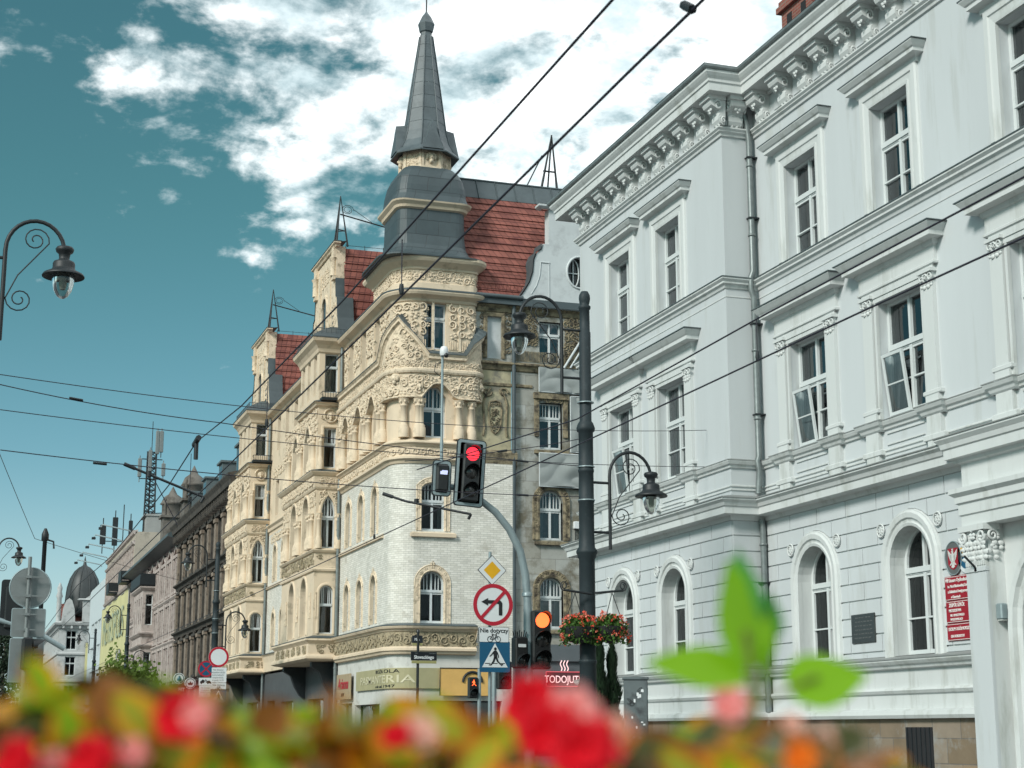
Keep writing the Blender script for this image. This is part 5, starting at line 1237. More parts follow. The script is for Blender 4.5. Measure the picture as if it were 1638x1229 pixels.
rww = (M['winwhite'], M['glassdark'], M['room'], M['curtain'])
def house(name, label, y0, y1, X=15.5): return thing(name, label, "building", (X, y0, 0), -PI / 2)
rng = random.Random(9)
# dark sooty tenement
L_ = 29.0; t = house("sooty_tenement", "soot blackened tenement with brown pilasters and heavy bracketed cornice beyond the cream tenement", 97.3, 126.3)
f = flat(0); n = 9; pit = L_ / n; xs = [-L_ + pit * (i + .5) for i in range(n)]
rows = [(5.2, 2.4, 'rect'), (8.9, 2.3, 'round'), (12.5, 2.3, 'rect')]
b = MB(); wall(b, f, -L_, 0, 0, 16.2, [(x, z, 1.3, h, tp) for x in xs for z, h, tp in rows] + [(x, .4, 2.2, 2.8, 'rect') for x in xs], .3); b.quad((-L_, 0, 0), (-L_, 9, 0), (-L_, 9, 16.2), (-L_, 0, 16.2)); b.build("wall", M['dkgrey'], t)
b = MB()
for i in range(n + 1):
    x = -L_ + pit * i
    b.cut()
    for z0, z1 in ((5.0, 7.9), (8.7, 11.5), (12.3, 15.0)): mbox(b, f, x - .38, x + .38, z0, z1, 0, .22); mbox(b, f, x - .46, x + .46, z1 - .25, z1, 0, .3)
    mbox(b, f, x - .45, x + .45, 0, 4.2, 0, .25)
b.build_each("pilaster", M['dkbrick'], t)
b = MB()
for z in (4.3, 8.1, 11.7): sweep(b, [(0, z), (.25, z + .05), (.3, z + .25), (.5, z + .35), (.5, z + .45), (0, z + .55)], [(-L_, 0), (0, 0)])
sweep(b, [(0, 15.0), (.2, 15.05), (.25, 15.3), (.3, 15.9), (.75, 16.0), (.8, 16.3), (.95, 16.55), (.95, 16.65), (0, 16.9)], [(-L_, 0), (0, 0)])
for i in range(int(L_ / .8)):
    x = -L_ + .4 + i * .8; mbox(b, f, x - .14, x + .14, 15.35, 15.98, .2, .66); leafbit(b, f, x, 15.5, .3, .62, PI / 2)
for x in xs:
    for z, h, tp in rows:
        mbox(b, f, x - .95, x + .95, z + h + .2, z + h + .38, 0, .34); mbox(b, f, x - .85, x + .85, z - .22, z - .04, 0, .25)
        for sd in (-1, 1): mbox(b, f, x + sd * .78 - .12, x + sd * .78 + .12, z, z + h + .2, 0, .12)
        if tp == 'rect' and z > 6: b.extrude([(x - 1, z + h + .38), (x + 1, z + h + .38), (x, z + h + .85)], lambda a, zz: f(a, zz, .3), lambda a, zz: f(a, zz, 0))
    carve(b, f, x - .8, x + .8, 8.0 - .15, 8.45, .22, .25, .8, 0, rng); carve(b, f, x - .8, x + .8, 11.55, 11.95, .22, .2, .8, 0, rng)
b.build("cornice_work", M['dkstone'], t)
WD = [window_meshes('row' + tp, 1.3, h, tp, rw_, 0, .08, .64, True, None, 0) for z, h, tp in rows]
for x in xs:
    for (z, h, tp), ms in zip(rows, WD): put_window(t, ms, (x, .2, z))
    put_window(t, window_meshes('rowshop', 2.2, 2.8, 'rect', (M['iron'], M['glassdark'], M['room'], None), 0, .08, None, True, room=1.5), (x, .22, .4))
b = MB(); b.add([(-L_, -.2, 16.7), (0, -.2, 16.7), (0, 2.2, 19.4), (-L_, 2.2, 19.4), (0, 9, 19.6), (-L_, 9, 19.6)], [(0, 1, 2, 3), (3, 2, 4, 5)])
for k in range(24): b.tube([(-L_ + k * 1.25, -.1, 16.85), (-L_ + k * 1.25, 2.2, 19.43)], .04, 4)
rf = b.build("mansard_roof", M['slate_plain'], t)
def dormer(par, x, z, w, h, y, m_, name="dormer"):
    b = MB(); b.box(x - w / 2, x + w / 2, y, y + 2.2, z, z + h); b.box(x - w / 2 - .12, x + w / 2 + .12, y - .15, y + 2.3, z + h, z + h + .14); d_ = b.build(name, m_, par)
    b = MB(); b.quad((x - w * .36, y - .01, z + .25), (x + w * .36, y - .01, z + .25), (x + w * .36, y - .01, z + h - .2), (x - w * .36, y - .01, z + h - .2)); b.build("dormer_pane", M['glassdark'], d_)
for x in (-3.5, -11, -18.5, -26): dormer(rf, x, 16.9, 1.7, 2.0, .2, M['zinc'])
b = MB()
for x, w, h in ((-7.5, 1.8, 2.2), (-22, 1.4, 1.8)): b.box(x - w / 2, x + w / 2, 2.5, 3.6, 19, 19.6 + h - 1); b.box(x - w / 2 - .1, x + w / 2 + .1, 2.4, 3.7, 18.6 + h, 18.8 + h)
b.build("chimney", M['dkgrey'], rf)
def pinnacle(par, x, y, z0, z1, w):
    b = MB(); h = z1 - z0
    b.box(x - w, x + w, y - w, y + w, z0, z0 + h * .42); b.box(x - w * 1.25, x + w * 1.25, y - w * 1.25, y + w * 1.25, z0 + h * .42, z0 + h * .46)
    b.lathe([(w * 1.1, z0 + h * .46), (w * 1.1, z0 + h * .66), (w * 1.35, z0 + h * .68), (w * 1.2, z0 + h * .71), (w * .95, z0 + h * .8), (w * .45, z0 + h * .86), (w * .4, z0 + h * .88), (w * .12, z0 + h * .97), (.02, z1)], (x, y, 0), 10)
    for k in range(4): a = PI / 4 + k * PI / 2; b.lathe([(.12, 0), (.12, .9), (.18, 1.0), (.0, 1.5)], (x + w * 1.15 * math.cos(a), y + w * 1.15 * math.sin(a), z0 + h * .46), 6)
    return b.build("pinnacle", M['dkgrey'], par)
pinnacle(t, -L_ + 1.2, .6, 16.5, 21.4, .75)
# dusky pink house with an oriel
L_ = 36.7; t = house("pink_tenement", "dusky pink tenement with pale half timber trim, deep dark eaves and a corner oriel", 126.3, 163.0)
n = 9; pit = L_ / n; xs = [-L_ + pit * (i + .5) for i in range(n)]; rows = [(5.3, 2.3, 'rect'), (8.6, 2.3, 'rect'), (12.0, 2.4, 'seg')]
b = MB(); wall(b, f, -L_, 0, 0, 15.9, [(x + d_, z, .95, h, tp) for x in xs for z, h, tp in rows for d_ in (-.85, .85)] + [(x, .4, 2.6, 2.8, 'rect') for x in xs], .3); b.build("wall", M['pinkwall'], t)
b = MB()
for i in range(n + 1): x = -L_ + pit * i; mbox(b, f, x - .3, x + .3, 0, 15.2, 0, .2)
for x in xs:
    for z, h, tp in rows:
        for d_ in (-.85, .85):
            for sd in (-1, 1): mbox(b, f, x + d_ + sd * .58 - .1, x + d_ + sd * .58 + .1, z - .2, z + h + .2, 0, .12)
            mbox(b, f, x + d_ - .75, x + d_ + .75, z + h + .15, z + h + .4, 0, .18); mbox(b, f, x + d_ - .7, x + d_ + .7, z - .25, z - .05, 0, .2)
    b.tube([f(x - 1.7, 14.6, .1), f(x, 15.5, .1), f(x + 1.7, 14.6, .1)], .1, 4)
for z in (4.2, 7.9, 11.3): sweep(b, [(0, z), (.18, z + .05), (.3, z + .2), (.3, z + .3), (0, z + .4)], [(-L_, 0), (0, 0)])
b.build("timber_trim", M['pinktrim'], t)
pw = [window_meshes('pk' + tp, .95, h, tp, rww, 0, .07, .62, True, None, 0) for z, h, tp in rows[1:]]
for x in xs:
    for d_ in (-.85, .85):
        for z, h, tp in rows: put_window(t, pw[1] if tp == 'seg' else pw[0], (x + d_, .2, z))
b = MB(); b.add([(-L_ - .3, -1.1, 16.2), (.3, -1.1, 16.2), (.3, 3.5, 19.0), (-L_ - .3, 3.5, 19.0)], [(0, 1, 2, 3)]); b.add([(-L_ - .3, -1.1, 16.0), (.3, -1.1, 16.0), (.3, 0, 15.7), (-L_ - .3, 0, 15.7)], [(0, 1, 2, 3)]); b.quad((-L_ - .3, -1.1, 16.0), (.3, -1.1, 16.0), (.3, -1.1, 16.2), (-L_ - .3, -1.1, 16.2)); b.quad((.3, -1.1, 16.0), (.3, 0, 15.7), (.3, 3.5, 19), (.3, -1.1, 16.2)); b.add([(-L_ - .3, 3.5, 19.0), (.3, 3.5, 19), (.3, 10, 19.1), (-L_ - .3, 10, 19.1)], [(0, 1, 2, 3)])
b.build("roof", M['slate_plain'], t)
pinnacle(t, -11.2, .5, 16.8, 21.5, .8)
b = MB(); b.box(-6.5, -3.8, 1.2, 3.5, 17.2, 19.6); b.box(-26, -23.5, 1.5, 3, 18, 20.0); b.build("chimney", M['conc'], t)
# oriel
x0, x1 = -23.5, -16.0; P_ = [(x0, 0), (x0, -1.1), (x1, -1.1), (x1, 0)]; F = seg((x0, -1.1), (x1, -1.1)); Rr = seg((x1, -1.1), (x1, 0))
b = MB(); wall(b, F, 0, 7.5, 4.2, 13.6, [(a, z, .9, 2.4, 'rect') for a in (1.2, 3.0, 4.8, 6.4) for z in (5.3, 10.2)], .25); wall(b, Rr, 0, 1.1, 4.2, 13.6, [(.55, z, .6, 2.6, 'rect') for z in (5.3, 10.2)], .2)
b.quad((x0, 0, 4.2), (x0, -1.1, 4.2), (x0, -1.1, 13.6), (x0, 0, 13.6))
for z in (4.1, 8.2, 9.2, 13.1): sweep(b, [(0, z), (.15, z + .1), (.28, z + .25), (.28, z + .35), (0, z + .45)], P_)
orl = b.build("oriel", M['pinktrim'], t)
for a in (1.2, 3.0, 4.8, 6.4):
    for z in (5.3, 10.2): put_window(orl, window_meshes('orl', .9, 2.4, 'rect', rww, 0, .07, .66, True, None), (x0 + a, -.95, z))
for z in (5.3, 10.2): put_window(orl, window_meshes('orr', .6, 2.6, 'rect', rww, 0, .07, .66, False, None), (x1 - .14, -.55, z), PI / 2)
b = MB(); sweep(b, [(.3, 13.5), (.35, 13.6), (.3, 14.5), (.2, 14.55)], P_); b.build("oriel_balcony", M['iron'], t)
# tall buff house behind a yellow banner
L_ = 32; t = house("bannered_building", "tall buff house front partly wrapped in a large pale yellow advertising mesh", 163.0, 195.0)
xs = [-30 + 3.5 * i for i in range(9)]
b = MB(); wall(b, f, -L_, 0, 0, 20.6, [(x, z, 1.2, 2.0, 'rect') for x in xs for z in (6, 9.6, 13, 16.6)], .25); b.quad((0, 0, 0), (0, 10, 0), (0, 10, 20.6), (0, 0, 20.6)); b.build("wall", M['buff'], t)
b = MB()
for x in xs:
    for sd in (-1, 1): mbox(b, f, x + sd * .95 - .18, x + sd * .95 + .18, 15.6, 19.2, 0, .2)
for z in (15.3, 19.3): sweep(b, [(0, z), (.2, z + .1), (.3, z + .3), (0, z + .5)], [(-L_, 0), (0, 0)])
sweep(b, [(0, 20.3), (.2, 20.4), (.3, 20.7), (-.3, 20.8)], [(-L_, 0), (0, 0)]); b.build("attic_trim", M['pinktrim'], t)
bw1 = window_meshes('bw', 1.2, 2.0, 'rect', rww, 0, .07, .66, True, None)
for x in xs: put_window(t, bw1, (x, .18, 16.6))
b = MB()
for x in (-1.5, -15.5):
    b.box(x - 1.6, x + 1.6, -1.2, 0, 15.55, 15.75)
    for i in range(14): b.tube([(x - 1.55 + i * .24, -1.15, 15.75), (x - 1.55 + i * .24, -1.15, 16.7)], .05, 4)
    b.box(x - 1.6, x + 1.6, -1.2, -1.14, 15.8, 16.7); b.box(x + 1.54, x + 1.6, -1.2, 0, 15.8, 16.7); b.cut()
b.build_each("balcony", M['iron'], t)
b = MB(); b.box(-3.5, 0, 1, 7, 20.6, 22.2); b.box(-3.8, .1, .8, 7.2, 22.2, 22.4); b.build("roof_house", M['conc'], t)
t = thing("advertising_banner", "large yellow mesh banner with faded green letters hung down a house front", "banner", (15.2, 179, 0), -PI / 2)
b = MB(); N_ = 24
rowz = [(4.6, 0), (8, .06), (11.5, .02), (15.0, 0)]
b.loft([[(-15.5 + 31 * i / N_, -.05 - .05 * math.sin(i * 1.1 + z), z) for i in range(N_ + 1)] for z, o in rowz], False, False, 0, True); b.build("mesh_sheet", M['banner'], t)
lettering(t, "METROPOLIS", 4.4, M['bannertxt'], (0, -.16, 12.0), sx=.95, ext=.01)
b = MB()
for x0_, z0_, z1_ in ((6.5, 6.2, 9.4), (9.3, 6.2, 9.4), (-9, 5, 8)): b.box(x0_ - .8, x0_ + .8, -.14, -.12, z0_, z1_)
b.build("printed_panels", M['conc'], t)
b = MB()
for p, q in (((-15.5, 4.6), (-15.5, 15)), ((15.5, 4.6), (15.5, 15)), ((-15.5, 15), (15.5, 15)), ((-15.5, 4.6), (15.5, 4.6))): b.tube([(p[0], 0, p[1]), (q[0], 0, q[1])], .08, 5)
b.build("frame", M['conc'], t)
# floodlight arms on the roof edge: each its own thing
for k in range(5):
    y = 166 + k * 9.0
    t = thing("floodlight_arm", ("nearest", "second nearest", "middle", "second farthest", "farthest")[k] + " of the five floodlight arms on the roof edge above the yellow banner", "floodlight", (15.4, y, 20.75), 0, "floodlight arms on the roof edge")
    b = MB(); b.tube([(0, 0, 0), (-.2, 0, .25), (-2.9, 0, .75), (-3.0, 0, .5)], .07, 5); b.build("arm", M['galv'], t)
    b = MB(); b.cbox(-3.25, -2.85, -.2, .2, .25, .5, .03); b.build("lamp_head", M['iron'], t)
# glazed block with white bands
L_ = 24; t = house("glazed_block", "modern glazed block with slanting white bands and blue glass", 195.2, 219.2)
b = MB(); wall(b, f, -L_, 0, 0, 19.0, [(x, z, 4.4, 1.5, 'rect') for x in (-2.6, -7.6, -12.6, -17.6) for z in (1, 4, 7, 10, 13)], .15); b.quad((0, 0, 0), (0, 14, 0), (0, 14, 19), (0, 0, 19)); b.build("wall", mat('white_panels', (.55, .60, .62), .5, .05, 1), t)
b = MB(); b.add([(-L_, .05, 15.2), (0, .05, 15.2), (0, .05, 18.6), (-L_, .05, 18.6), (0, 3, 21.3), (-L_, 3, 20.5)], [(3, 2, 4, 5)]); b.quad((0, 3, 21.3), (0, 12, 21.3), (-L_, 12, 20.5), (-L_, 3, 20.5)); b.quad((0, .05, 18.6), (0, 3, 21.3), (0, 12, 21.3), (0, 12, 18)); b.build("sloping_glass", mat('blue_roof_glass', (.12, .22, .26), .15, .1, .5, spec=.8), t)
gw = window_meshes('gb', 4.4, 1.5, 'rect', (M['winwhite'], M['glass'], mat('blue_room', (.12, .2, .24), .8), None), 0, .08, None, True)
for x in (-2.6, -7.6, -12.6, -17.6):
    for z in (1, 4, 7, 10, 13): put_window(t, gw, (x, .12, z))
# domed corner house at the end
M['pale'] = mat('pale_grey_stucco', (.46, .47, .47), .85, .08, .8, dirt=((.3, .31, .31), .3, 1.0))
t = thing("domed_house", "pale grey corner house with dark ribbed dome closing the street vista", "building", (13.4, 250, 0), 0)
b = MB(); D0 = flat(0)
ops = [(x, z, 1.5, 2.8, 'rect') for x in (1.8, 5.2, 8.6, 12) for z in (5, 9.2, 13)]
wall(b, D0, 0, 15, 0, 16.4, ops, .3); S0 = seg((0, 60), (0, 0)); wall(b, S0, 0, 60, 0, 16.4, [(2.5 + 4 * i, z, 1.5, 2.8, 'rect') for i in range(15) for z in (5, 9.2, 13)], .3)
b.build("wall", M['pale'], t)
b = MB(); sweep(b, [(0, 16.0), (.2, 16.1), (.3, 16.4), (.7, 16.6), (.8, 16.9), (0, 17.2)], [(0, 60), (0, 0), (15, 0)])
for z in (4.2, 8.2, 12.2): sweep(b, [(0, z), (.2, z + .1), (.2, z + .35), (0, z + .45)], [(0, 60), (0, 0), (15, 0)])
for i in range(12): mbox(b, D0, .4 + i * 1.2, .7 + i * 1.2, 16.1, 16.5, .2, .6)
b.build("cornice", M['pale'], t)
dwm = window_meshes('dhw', 1.5, 2.8, 'rect', rww, 0, .1, .66, True, None)
for x, z, w_, h_, tp in ops: put_window(t, dwm, (x, .2, z))
for i in range(15):
    for z in (5, 9.2, 13): put_window(t, dwm, (.2, 60 - 2.5 - 4 * i, z), -PI / 2)
b = MB(); b.add([(0, 0, 17), (15, 0, 17), (15, 4, 20), (0, 4, 20), (0, 12, 20), (15, 12, 20)], [(0, 1, 2, 3), (3, 2, 5, 4)]); b.add([(0, 0, 17), (0, 60, 17), (4, 60, 19), (4, 0, 19)], [(0, 1, 2, 3)]); b.build("roof", M['tile'], t)
b = MB(); G = flat(-.3, 0)
b.extrude([(3.2, 17), (6.6, 17), (6.6, 20.2), (6.2, 20.6), (5.6, 21.0), (5.3, 21.8), (4.9, 22.1), (4.5, 21.8), (4.2, 21.0), (3.6, 20.6), (3.2, 20.2)], lambda a, z: G(a, z, .5), lambda a, z: G(a, z, -1)); mould(b, G, 3.1, 6.7, [(.5, 20.1), (.8, 20.3), (.5, 20.5)])
b.extrude([(.2, 17), (2.2, 17), (2.0, 19.0), (1.6, 20.2), (1.2, 20.5), (.8, 20.2), (.4, 19.0)], lambda a, z: G(a, z, .4), lambda a, z: G(a, z, -.4))
b.lathe([(.35, 17), (.35, 20.5), (.5, 20.8), (.3, 21.5), (.4, 22), (.1, 22.8)], (-.2, .2, 0), 8); b.build("dormer_gable", M['pale'], t)
ob_ = put_window(t, window_meshes('dhr', 1.4, 2.6, 'round', rww, 0, .1, .6, True, None), (4.9, -.22, 17.6))
b = MB(); b.lathe([(2.5, 18.0), (2.55, 19.5), (2.5, 21), (2.35, 22.4), (2.0, 23.7), (1.4, 24.8), (.7, 25.5), (.3, 25.8), (.25, 26.0), (.1, 26.8), (.02, 27.2)], (3.4, 3.2, 0), 20)
for k in range(10):
    a = k * PI / 5; b.tube([(3.4 + r * math.cos(a), 3.2 + r * math.sin(a), z) for r, z in ((2.6, 19.5), (2.53, 21), (2.38, 22.4), (2.03, 23.7), (1.43, 24.8), (.7, 25.5))], .08, 4)
b.build("dome", mat('dark_dome_slate', (.045, .05, .052), .5, .2, 1.5), t)
t = thing("advertising_banner", "small yellow banner on the front of the domed house", "banner", (19.5, 249.6, 5), 0)
b = MB(); b.box(-2.2, 2.2, -.08, 0, 0, 9); b.build("mesh_sheet", M['banner'], t)
b = MB(); b.box(-2.3, 2.3, -.1, 0, 9, 9.15); b.build("frame", M['conc'], t)
t = thing("far_house", "low pale far house with a grey roof left of the domed house", "building", (9.0, 330, 0), 0)
b = MB(); wall(b, D0, 0, 7, 0, 15, [(x, z, 1.4, 2.6, 'rect') for x in (1.4, 3.5, 5.6) for z in (5, 9, 12)], .2); b.build("wall", M['pale'], t)
b = MB(); b.add([(-.4, -.4, 15), (7.4, -.4, 15), (7.4, 5, 18), (-.4, 5, 18)], [(0, 1, 2, 3)]); rr = b.build("roof", M['slate_plain'], t)
b = MB()
for x in (3.5, 4.6, 5.4): b.box(x, x + .5, 3, 4, 17, 19)
b.build("chimney", M['redbrick'], rr)
for x in (1.4, 3.5, 5.6):
    for z in (5, 9, 12): put_window(t, window_meshes('fhw', 1.4, 2.6, 'rect', rww, 0, .1, .66, True, None), (x, .15, z))
# telecom mast and aerials on the roofs
t = thing("telecom_mast", "lattice telecom mast with panel antennas rising from the roofs", "mast", (16.9, 165, 22.3), 0)
b = MB(); H = 6.6
legs = [(-.55, -.4), (.55, -.4), (0, .55)]
for x, y in legs: b.tube([(x, y, -2), (x * .75, y * .75, H)], .09, 5)
for k in range(12):
    z0, z1 = k * H / 12, (k + 1) * H / 12
    for i in range(3): (xa, ya), (xb, yb) = legs[i], legs[(i + 1) % 3]; b.tube([(xa * .9, ya * .9, z0), (xb * .9, yb * .9, z1)], .045, 4); b.tube([(xa * .9, ya * .9, z1), (xb * .9, yb * .9, z1)], .04, 4)
b.tube([(0, 0, H), (0, 0, 9.8)], .04, 5); b.tube([(-1.1, 0, 5.9), (1.1, 0, 5.9)], .05, 4); b.tube([(-1.1, 0, 3.9), (1.1, 0, 3.9)], .05, 4); b.tube([(.2, 0, .4), (3.1, 0, .6)], .05, 4); b.tube([(.2, 0, .0), (3.0, 0, .1)], .05, 4); b.build("lattice", M['iron'], t)
for x, z, h in ((-1.15, 4.0, 1.9), (-.15, 4.6, 2.2), (1.2, 4.2, 1.3), (.5, 6.4, 2.4), (.9, 6.6, 2.2)):
    b = MB(); b.cbox(x - .19, x + .19, -.45, -.2, z, z + h, .05); b.tube([(x, -.15, z - .5), (x, -.15, z + h + .3)], .05, 5); b.build("panel_antenna", M['signgrey'], t)
for z in (-1.4, .2):
    b = MB(); b.cbox(1.3, 1.9, -.5, -.1, z - .9, z, .05); b.build("radio_unit", M['signgrey'], t)
t = thing("roof_antennas", "short cluster of panel antennas on poles at the roof edge", "antenna", (16.0, 186, 20.7), 0)
for x, z, h, w_ in ((-1.9, 1.0, 2.2, .32), (-.6, .9, 3.2, .3), (1.1, .8, 3.0, .22)):
    b = MB(); b.cbox(x - w_, x + w_, -.25, 0, z, z + h, .05); b.tube([(x, .1, 0), (x, .1, z + h + .8)], .06, 5); b.build("panel_antenna", M['iron'], t)
b = MB(); b.tube([(.3, .1, 0), (.3, .1, 5.6)], .06, 5); b.tube([(-2.2, .1, 1.4), (1.3, .1, 1.4)], .05, 4); b.build("pole", M['iron'], t)
# shop signs along the row
def bladesign(name, label, x, y, z, r):
    t = thing(name, label, "shop sign", (x, y, z), 0); b = MB()
    b.loft([[(r * math.cos(2 * PI * i / 28), yy, r * math.sin(2 * PI * i / 28)) for i in range(28)] for yy in (-.06, .06)], True, True); b.build("disc", M['signwhite'], t)
    b = MB(); b.tube([(r * .82 * math.cos(2 * PI * i / 28), -.065, r * .82 * math.sin(2 * PI * i / 28)) for i in range(28)], .02, 4, closed=True); b.tube([(r, 0, 0), (r + 1.2, 0, 0)], .03, 5); b.build("bracket", M['iron'], t); return t
t = bladesign("round_shop_sign", "upper round pale blade sign with dark bottle emblem above the fit shop sign", 12.55, 100.6, 4.45, .33)
b = MB(); b.lathe([(.1, -.14), (.12, -.05), (.1, .03), (.04, .08), (.04, .16)], (0, -.08, 0), 8); b.build("emblem", M['signblue'], t)
t = bladesign("round_shop_sign", "lower round pale blade sign with a dark crown emblem beside the fit shop sign", 13.15, 100, 4.15, .33)
b = MB(); b.add([(x, -.07, z) for x, z in ((-.17, .08), (-.12, -.1), (.12, -.1), (.17, .08), (.07, 0), (0, .13), (-.07, 0))], [tuple(range(7))]); b.build("emblem", M['signblack'], t)
t = thing("shop_sign", "square black hanging sign with white and blue lettering over the far pavement", "shop sign", (12.5, 100, 3.62), 0)
b = MB(); b.cbox(-.43, .43, -.06, .06, -.4, .4, .02); b.build("panel", M['signblack'], t)
b = MB(); b.tube([(.43, 0, .2), (3, 0, .2)], .03, 5); b.build("bracket", M['iron'], t)
lettering(t, "FIT", .3, M['signwhite'], (.14, -.065, .14), bold=.006); lettering(t, "SHOP", .3, M['signgrey'], (0, -.065, -.16)); lettering(t, "W", .3, M['signblue'], (-.24, -.065, .14), bold=.01)
# ---- tram poles with lamps -----------------------------------------------------
def lamp_arm_mesh():
    b = MB(); x0, R_, x1 = .48, .43, 1.34
    pts = [(x0, 0, -1.27), (x0, 0, -.6), (x0, 0, .12)] + [(x0 + R_ - R_ * math.cos(PI * i / 14), 0, .14 + .48 * math.sin(PI * i / 14)) for i in range(1, 15)] + [(x1, 0, .02)]
    b.tube(pts, [.034] * 3 + [.032] * (len(pts) - 4) + [.03], 8)
    for z in (-.95, .0): b.tube([(0, 0, z), (x0, 0, z)], .026, 6)
    def spiral(cx, cz, r, a0, sg): return [(cx + r * (1 - .8 * k / 22) * math.cos(a0 + sg * 3.3 * PI * k / 22), 0, cz + r * (1 - .8 * k / 22) * math.sin(a0 + sg * 3.3 * PI * k / 22)) for k in range(23)]
    s1 = spiral(x0 + .43, .32, .2, -.2, 1); s2 = spiral(x0 + .24, -.62, .2, PI, 1)
    b.tube(s1, .011, 5); b.tube(s2, .011, 5); b.tube([s1[0], (x0 + .2, 0, -.25), s2[0]], .011, 5)
    return b.mesh("lamp_arm", M['iron'])
def lamp_meshes():
    b = MB(); b.lathe([(.03, .27), (.135, .245), (.16, .21), (.145, .165), (.1, .13), (.09, .06), (.1, .03), (.175, .0), (.19, -.03), (.19, -.1), (.21, -.14), (.34, -.2), (.365, -.235), (.36, -.25), (.22, -.21), (.2, -.2)], n=24)
    c = MB(); c.lathe([(.19, -.2), (.195, -.26), (.185, -.36), (.15, -.48), (.09, -.57), (.03, -.605), (.0, -.61)], n=20)
    r = MB(); r.lathe([(.2, -.2), (.2, -.235)], n=20)
    return b.mesh("lamp_shade", M['iron']), c.mesh("globe", GLOBE)
GLOBE = glassmat('lamp_glass', (.66, .68, .65), .12, 1.0)
LA = lamp_arm_mesh(); LS, LG = lamp_meshes()
for me_ in (LS, LG):
    for v in me_.vertices: v.co.x *= .87; v.co.y *= .87; v.co.z = .27 + (v.co.z - .27) * .95
bl = MB(); bl.lathe([(.05, -.22), (.06, -.34), (.04, -.42)], n=10); BULB = bl.mesh("bulb", M['lampglass'])
def pole_mesh():
    b = MB(); b.lathe([(.26, .1), (.26, .5), (.23, .55), (.215, .7), (.2, .75), (.18, .8), (.162, 1.0), (.155, 2.6), (.17, 2.62), (.17, 2.66), (.153, 2.68), (.15, 4.55), (.175, 4.58), (.18, 4.63), (.2, 4.66), (.205, 4.7), (.155, 4.78), (.145, 5.0), (.145, 5.62), (.155, 5.63), (.155, 5.68), (.145, 5.69), (.142, 6.2), (.152, 6.21), (.152, 6.26), (.142, 6.27), (.14, 6.98), (.17, 7.0), (.18, 7.06), (.15, 7.15), (.115, 7.2), (.112, 8.95), (.1, 8.96), (.095, 9.4), (.115, 9.42), (.12, 9.47), (.085, 9.5), (.1, 9.55), (.112, 9.63), (.105, 9.7), (.07, 9.77), (.0, 9.79)], n=20)
    return b.mesh("pole", M['poleiron'])
PM = pole_mesh()
cl = MB(); cl.lathe([(.165, 0), (.165, .02), (.16, .02)], n=16); CLAMP = cl.mesh("clamp_ring", M['galv'])
def put_lamp(arm):
    l = ob("lamp_shade", LS, arm, (1.34, 0, 0)); g = l  # sub-parts hang on the arm
    ob("globe", LG, arm, (1.34, 0, 0)); ob("bulb", BULB, arm, (1.34, 0, 0))
def tram_pole(x, y, label, left=True, right=True, h=1.0, dx=0.0, z=0.0):
    t = thing("tram_pole", label, "street lamp", (x, y, z), 0, "tram poles with lamps")
    ob("pole", PM, t)
    for z_ in (3.2, 2.65, 6.3, 5.66, 7.55): ob("clamp_ring", CLAMP, t, (0, 0, z_))
    if left: a = ob("lamp_arm", LA, t, (0, 0, 8.98), (0, 0, PI)); put_lamp(a)
    if right: a = ob("lamp_arm", LA, t, (0, 0, 6.02), (0, 0, 0)); put_lamp(a)
    return t
tram_pole(11.06, 28.5, "tall dark tram pole with two lamps and flower baskets, nearest to the white building")
tram_pole(10.75, 74.0, "dark tram pole with two lamps before the cream tenement's far bay")
tram_pole(10.5, 112.7, "slim dark tram pole with two lamps in front of the yellow banner")
tram_pole(10.6, 142.0, "farthest dark tram pole and lamp before the domed house")
tram_pole(-.26, 24.6, "tram pole on the near pavement, its lamp hanging large at the left edge", True, True, z=-.64).rotation_euler = (0, 0, PI)
tram_pole(.72, 73.0, "tram pole on the near pavement whose small lamp hangs above the sign backs", True, True, z=-.1).rotation_euler = (0, 0, PI)
t = thing("slender_pole", "thin dark pole with a small cap rising behind the round sign back", "pole", (3.02, 71.0, 0), 0)
b = MB(); b.lathe([(.1, 0), (.09, 9.2), (.15, 9.25), (.15, 9.5), (.05, 9.75)], n=10); b.build("pole", M['iron'], t)
b = MB(); b.tube([(0, 0, 9.3), (.35, 0, 9.2), (.38, 0, 8.9)], .04, 6); b.build("hook", M['iron'], t)
